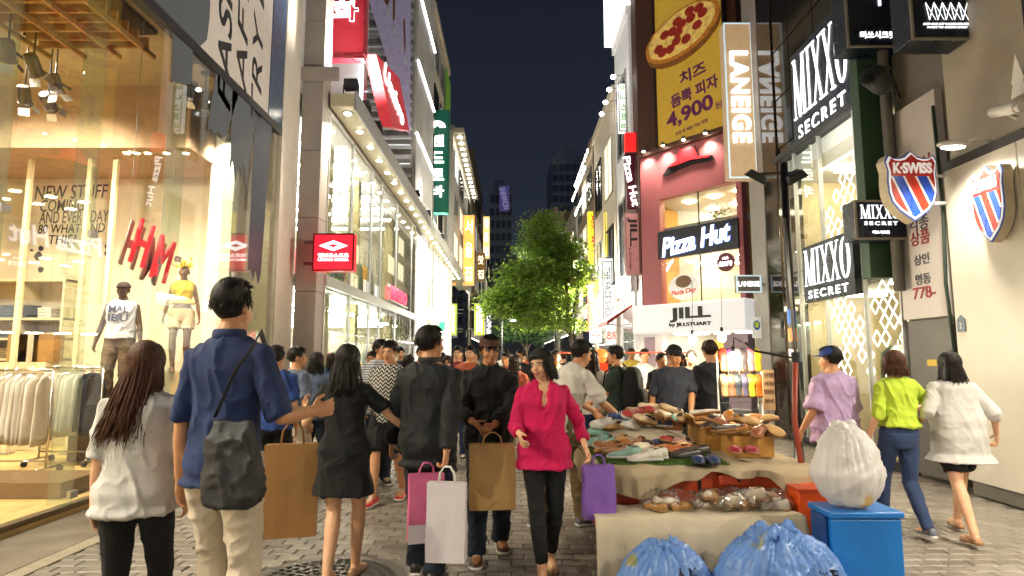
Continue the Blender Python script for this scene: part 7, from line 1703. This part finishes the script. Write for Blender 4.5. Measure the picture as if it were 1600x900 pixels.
# 5 man in cap facing the camera
p5 = person("man in brown cap and black jacket walking towards the viewer with a brown bag", 765, 4.95, 1.70, 184, tee(c_blk2, loose=.026, hem=.82, sleeve=.9, collar=.6, name="jacket"), trou(c_djean, loose=.016), ('short', HAIR), SKIN2, sh_brn, 'm', dict(fr=(.09, .18, 0), fl=(-.10, -.14, .02), hr=(.12, .30, 1.04), er=(1, -.3, -.5), hl=(-.02, .31, 1.02), el=(-1, -.3, -.5), hdr=(-.6, .5, -.5), hdl=(.5, .5, -.5), head=(10, 4, 0), curl=.7), FN, face=True, cap=cloth('brown_cap', '#4a3024'))
b = MB()
for sx in (-1, 1): b.ell((sx * .032, .104, .0), (.024, .004, .016), 12, 6)
b.tube([(-.01, .106, .004), (.01, .106, .004)], .002, 5)
gl = b.build("sunglasses", M("dark_lens", (.01, .008, .008), .1, bump=0), p5['o'], True, False); gl.location = (0, .0, 1.475 + .112); gl.rotation_euler = (0, 0, R(10))
m_tanbag = M("tan_bag", C('#b08a54'), .55, var=.12, vscale=4, bump=.3, bscale=10)
paper_bag("crumpled tan carrier bag held in front by the man in the cap", (p5['GR'] + p5['GL']) / 2 + Vector((.06, -.06, .0)), .33, .45, .16, 6, m_tanbag, handle=.08)
# 6 woman in magenta shirt
p6 = person("smiling woman in a magenta shirt and black leggings walking towards the viewer", 848, 4.50, 1.585, 183, tee(c_pink, loose=.026, hem=.80, sleeve=.86, collar=1.0, vneck=True, flare=.03, folds=.022, name="shirt", buttons=True), trou(c_blk, loose=.003, len=.94, kind='leggings', name='leggings'), ('bob', HAIR), SKIN3, sh_flat, 'f', dict(fr=(.03, .16, 0), fl=(-.06, -.12, .02), hr=(.20, .30, 1.08), er=(.3, -.7, -.8), hl=(-.31, .10, .96), el=(-.4, -.8, -.3), hdl=(-.3, .2, -.8), head=(-34, 4, 6), curl=.5), FN, face=True, smile=True)
paper_bag("purple carrier bag in the magenta shirted woman's hand", p6['GL'] + Vector((.06, .0, .02)), .22, .36, .11, 10, M("purple_bag", C('#7a52a8'), .4, var=.15, vscale=4, bump=.3, bscale=10), handle=.07)
# 7 man bending to the stall
person("man in white shirt and khaki trousers bending to the shoe stall", 872, 5.75, 1.74, -62, tee(c_white, loose=.022, sleeve=.5), trou(c_khaki, loose=.022), ('short', HAIR), SKIN, sh_gry, 'm', dict(lean=24, fr=(.1, .2, 0), fl=(-.1, -.18, 0), hr=(.25, .5, .95), hl=(-.2, .52, .98), head=(0, 16, 0)), .009)
# 8 to 10 young men on the left facing the camera
bw = striped('zigzag', '#16161a', '#c8c4bc', 24, .55, 1.2); gw = striped('grey_stripe', '#c8c8cc', '#6a6e7a', 34, .6)
person("young man in black and white patterned t-shirt, black shorts and red shoes", 612, 6.7, 1.70, 172, tee(bw, loose=.02, sleeve=.48), dict(mat=c_blk, kind='shorts', len=.46, loose=.028), ('short', HAIRD), SKIN, sh_red, 'm', dict(fr=(.09, .22, 0), fl=(-.1, -.18, .02), hr=(.2, .2, 1.0), head=(-8, 6, 0)), .009, face=True)
person("young man in grey striped shirt looking aside behind the red shoed youth", 596, 7.6, 1.74, 200, tee(gw), trou(c_djean), ('short', HAIR), SKIN, sh_blk, 'm', dict(head=(35, 0, 0)), .011, face=True)
person("short man in pink shirt between the woman in black and the striped men", 583, 8.4, 1.60, 178, tee(cloth('pale_pink', '#c89a9a')), trou(c_djean), ('short', HAIR), SKIN2, sh_blk, 'm', dict(), .012, face=True)
# left background
person("man in bright blue t-shirt seen from behind beside the tall man", 434, 6.3, 1.64, 8, tee(cloth('royal', '#2c4a8e')), trou(c_blk), ('short', HAIR), SKIN, sh_blk, 'm', dict(head=(-10, 0, 0)), .011)
person("man in slate shirt turning his head past the woman in black", 466, 6.9, 1.63, -40, tee(cloth('slate', '#6a7488'), loose=.03), trou(c_beige), ('short', HAIR), SKIN, sh_blk, 'm', dict(head=(-30, 0, 0)), .011)
person("person in slate blue top beyond the black dress", 497, 7.6, 1.58, 5, tee(cloth('slate2', '#5c6a86'), loose=.03), trou(c_djean), ('long', HAIR, .2), SKIN, sh_blk, 'f', dict(), .013)
# right middle ground
pw = person("woman in white t-shirt and jeans with long brown hair seen from behind at the stall", 924, 8.0, 1.62, -12, tee(c_white, sleeve=.4), trou(c_jean, loose=.006), ('long', HAIRD, .36), SKIN3, sh_blk, 'f', dict(hl=(-.24, .16, 1.0), hr=(.2, .25, 1.0)), .011)
q = pw['M'] @ Vector((-.22, -.06, .93)); tote("small black shoulder bag at the white shirted woman's side", (q.x, q.y, q.z - .1), .12, .07, .22, m_bagb)
pb = person("man in dark green t-shirt with a black backpack standing at the stall", 962, 7.6, 1.66, 60, tee(cloth('dark_green', '#2c3a34')), trou(c_khaki), ('short', HAIR), SKIN, sh_brn, 'm', dict(hr=(.18, .32, 1.05), hl=(-.1, .3, 1.0), head=(10, 4, 0)), .011)
Mb = pb['M']; bp = Mb @ Vector((0, -.21, 1.20)); t = thing("backpack", "black backpack on the man in the dark green t-shirt", "backpack", bp, R(60)); b = MB()
b.rings([sring((0, 0, z), a, d_, 16, 3.5) for z, a, d_ in ((-.26, .10, .06), (-.24, .15, .09), (-.1, .165, .115), (.1, .16, .105), (.2, .13, .08), (.24, .08, .04))]); soft("pack_body", b, cloth('backpack', '#17181a', bump=.5), t, .014, 2, folds(.008))
b = MB(); b.rings([sring((0, -.11, z), a, d_, 14, 3.5) for z, a, d_ in ((-.2, .10, .03), (-.18, .12, .045), (-.04, .12, .045), (-.02, .10, .03))]); b.build("front_pocket", cloth('backpack', '#17181a'), t, True, False)
for sx in (-1, 1): b = MB(); b.tube([(sx * .09, .07, .2), (sx * .12, .16, .27), (sx * .13, .30, .18), (sx * .14, .34, -.02), (sx * .13, .2, -.2), (sx * .10, .06, -.22)], [(.022, .005)] * 6, 8); b.build("strap", cloth('backpack', '#17181a'), t, True, False)
person("heavy man in dark t-shirt and black cap looking down at the shoes", 1050, 7.0, 1.66, 176, tee(c_dnavy, loose=.03, sleeve=.46), trou(c_blk), ('short', HAIR), SKIN2, sh_blk, 'm', dict(head=(20, 14, 0), hr=(.30, .10, .86), hl=(-.12, .30, .92), el=(-1, -.2, -.3)), .010, face=True, cap=c_blk, fat=1.14)
person("man in dark t-shirt and straw brimmed hat seen from behind at the stall", 1108, 7.3, 1.72, 18, tee(c_char, loose=.026), trou(c_khaki, loose=.02), ('short', HAIRD), SKIN, sh_brn, 'm', dict(hl=(-.25, .12, .86), head=(-14, 6, 0)), .011, cap=M("straw_hat", C('#6a5236'), .8, bump=.5))
person("man in pale grey shirt walking towards the stall from the far crowd", 1006, 10.4, 1.66, 175, tee(cloth('pale_grey', '#c4c4c8')), trou(c_jean), ('short', HAIR), SKIN, sh_blk, 'm', dict(), .014, face=True)
person("person in black top behind the heavy man", 1032, 8.8, 1.58, 190, tee(c_blk), trou(c_blk), ('short', HAIRD), SKIN2, sh_blk, 'm', dict(), .014, face=True)
person("man in brown shirt behind the hatted man", 1078, 9.2, 1.62, 170, tee(cloth('brown', '#4a3a2e')), trou(c_blk), ('short', HAIR), SKIN, sh_blk, 'm', dict(), .014, face=True)
# right: three walkers beside the stall
person("person in lavender shirt and blue cap walking past behind the red pole", 1296, 5.7, 1.62, 14, tee(c_lav, loose=.045, sleeve=.5, hem=.80, flare=.03), trou(c_char, loose=.02), ('short', HAIR), SKIN, sh_blk, 'm', dict(fr=(.09, .2, 0), fl=(-.09, -.18, .03), hl=(-.3, .1, .9), head=(20, 4, 0)), .009, cap=cloth('blue_cap', '#26408a'))
person("woman in lime green top and jeans walking away beside the white wall", 1392, 5.45, 1.58, 6, tee(c_lime, loose=.024, sleeve=.55, hem=1.0), trou(c_jean, loose=.006), ('long', HAIRB, .14), SKIN3, sh_gry, 'f', dict(fr=(.07, -.2, .04), fl=(-.07, .2, 0), hl=(-.28, .05, .88), hr=(.36, .24, 1.12), er=(.8, -.6, -.3), hdr=(.5, .6, .2)), FN, X=None)
b = MB()
person("woman in loose white tunic and black shorts walking away past the white wall", 1483, 5.35, 1.57, -10, dict(mat=cloth('white_tunic', '#bdb9b4', .7), sleeve=.62, loose=.035, skirt=.70, flare=.08, folds=.014, straight=True), dict(mat=c_blk, kind='shorts', len=.36, loose=.012), ('long', HAIR, .24, (.05, 0)), SKIN3, ('slipper', (leather('#b08a64'), m_soleb)), 'f', dict(fr=(.07, .30, 0), fl=(-.08, -.30, .04), hl=(-.3, .14, 1.0), hr=(.34, .04, .94), lean=5), FN)
# far crowd
names = [('#8a2f3a', 'maroon'), ('#d0ccc4', 'white'), ('#30384a', 'navy'), ('#5a6a4a', 'olive'), ('#1c1c20', 'black'), ('#a8895c', 'sand'), ('#48709a', 'sky blue'), ('#b35a3a', 'rust'), ('#77757a', 'grey'), ('#c8b04a', 'mustard')]
spots_ = [(700, 9.0, 180), (716, 10.5, 176), (735, 9.6, 186), (690, 12, 170), (740, 13, 182), (658, 11, 178), (640, 9.4, 8), (626, 12, 182), (556, 12.5, 184), (520, 10.0, 0), (535, 14, 178), (790, 10.5, 150), (805, 9.0, -10), (812, 12.5, 184), (790, 15, 180), (835, 14, 176), (868, 9.5, 186), (880, 13, 0), (760, 16, 182), (720, 17, 178), (775, 20, 180), (850, 19, 180), (820, 22, 185), (745, 23, 176), (690, 20, 0), (660, 17, 182), (905, 11.5, 178), (945, 12, 182), (985, 13, 176), (1040, 13.5, 184), (1065, 15, 178), (900, 17, 180), (930, 18, 182), (960, 16, 0), (795, 27, 180), (770, 30, 180), (835, 30, 180), (712, 28, 180)]
where = lambda px: "left of the suited man" if px < 610 else ("behind the suited man" if px < 715 else ("behind the capped man" if px < 790 else ("behind the magenta shirted woman" if px < 880 else ("behind the long haired stall customer" if px < 980 else "behind the heavy man"))))
rf = random.Random(3); seen = {}
for i, (px, Y, yaw) in enumerate(spots_):
    c, cn = names[(i * 7 + 3) % 10]; f_ = (i % 3 == 0); dist = "close in" if Y < 11 else ("in the middle distance" if Y < 16 else "far down the street")
    lab = "%s in %s top %s, %s" % ("long haired person" if f_ else "short haired person", cn, where(px), dist)
    person(lab, px, Y, rf.uniform(1.52, 1.62) if f_ else rf.uniform(1.58, 1.72), yaw + rf.uniform(-12, 12), tee(cloth('c_' + cn, c)), trou(rf.choice((c_blk, c_jean, c_djean, c_khaki))), ('long', rf.choice((HAIR, HAIRD)), rf.uniform(.15, .3)) if f_ else ('short', rf.choice((HAIR, HAIR, HAIRD))), rf.choice((SKIN, SKIN2, SKIN3)), sh_blk, 'f' if f_ else 'm', dict(head=(rf.uniform(-25, 25), 0, 0), fr=(.09, .12, 0), fl=(-.09, -.12, 0)), .016 if Y < 14 else .022, face=abs(yaw - 180) < 40, group="people in the far crowd")
# store mannequins
m_man = M("mannequin_grey", C('#4a3c30'), .4, var=.05, bump=0); m_tank = M("tank_white", C('#c8c6c8'), .8)
pm_ = person("grey male mannequin in a printed white vest and cap in the store window", 190, 9.2, 1.86, 195, dict(mat=m_tank, sleeve=0, loose=.016, hem=.92, name="vest"), trou(cloth('mannequin_khaki', '#5a4a34')), ('bald', m_man), m_man, sh_brn, 'm', dict(hr=(.30, .02, .84), hl=(-.28, .1, .86)), .010, name="mannequin", cat="mannequin", base_z=.80, cap=cloth('mann_cap', '#2a2622'), X=at(190, 500, Y=9.2).x)
Pm = Plane(pm_['M'] @ Vector((0, .145, 0)), pm_['M'].to_3x3() @ Vector((-1, 0, 0)))
for txt, z, h, w in (("MAL", 1.32, .10, .24), ("IBU", 1.20, .10, .24)): letters(pm_['o'], txt, front(0), 0, 0, w, h, M("navy_print", C('#2a3050'), .6), 0, .004, .03).matrix_local = Matrix.Translation((0, .142, z)) @ Matrix.Rotation(R(180), 4, 'Z')
pf_ = person("female mannequin in yellow top and pale shorts on the tall pedestal", 266, 9.86, 1.72, 200, dict(mat=cloth('mann_yellow', '#c8a62a'), sleeve=0, loose=.006, hem=1.08, name="crop_top"), dict(mat=cloth('mann_short', '#c8b89a'), kind='shorts', len=.28), ('bald', m_man), M("mannequin_tan", C('#6a4a34'), .4, var=.05, bump=0), sh_flat, 'f', dict(hr=(.26, .0, .86), hl=(-.26, .04, .84)), .010, name="mannequin", cat="mannequin", base_z=1.30, X=-5.36)
b = MB(); r_ = random.Random(2)
for k in range(40): a = r_.uniform(0, 6.28); p = Vector((r_.gauss(0, .07), r_.gauss(0, .07), 1.66 + abs(r_.gauss(0, .06)))); b.ell(p, (.03, .012, .03), 7, 4, rot=Euler((r_.uniform(0, 3), r_.uniform(0, 3), a)).to_matrix())
b.build("flower_headdress", M("yellow_petal", C('#d8b02a'), .6), pf_['o'], False, False)
finish_soft()
# black print on the blue sacks, wrapped onto their creased fronts
for so, x, z, txt in SACKS:
    o = letters(so, txt, front(0), 0, 0, .16, .11, m_ink, 0, .002, .01, name="sack_print", world=False); o.location = (x, -.6, z)
    m_ = o.modifiers.new("wrap", 'SHRINKWRAP'); m_.target = so.children[0]; m_.wrap_method = 'PROJECT'; m_.use_project_y = True; m_.use_positive_direction = True; m_.use_negative_direction = False; m_.use_project_x = m_.use_project_z = False; m_.offset = .004
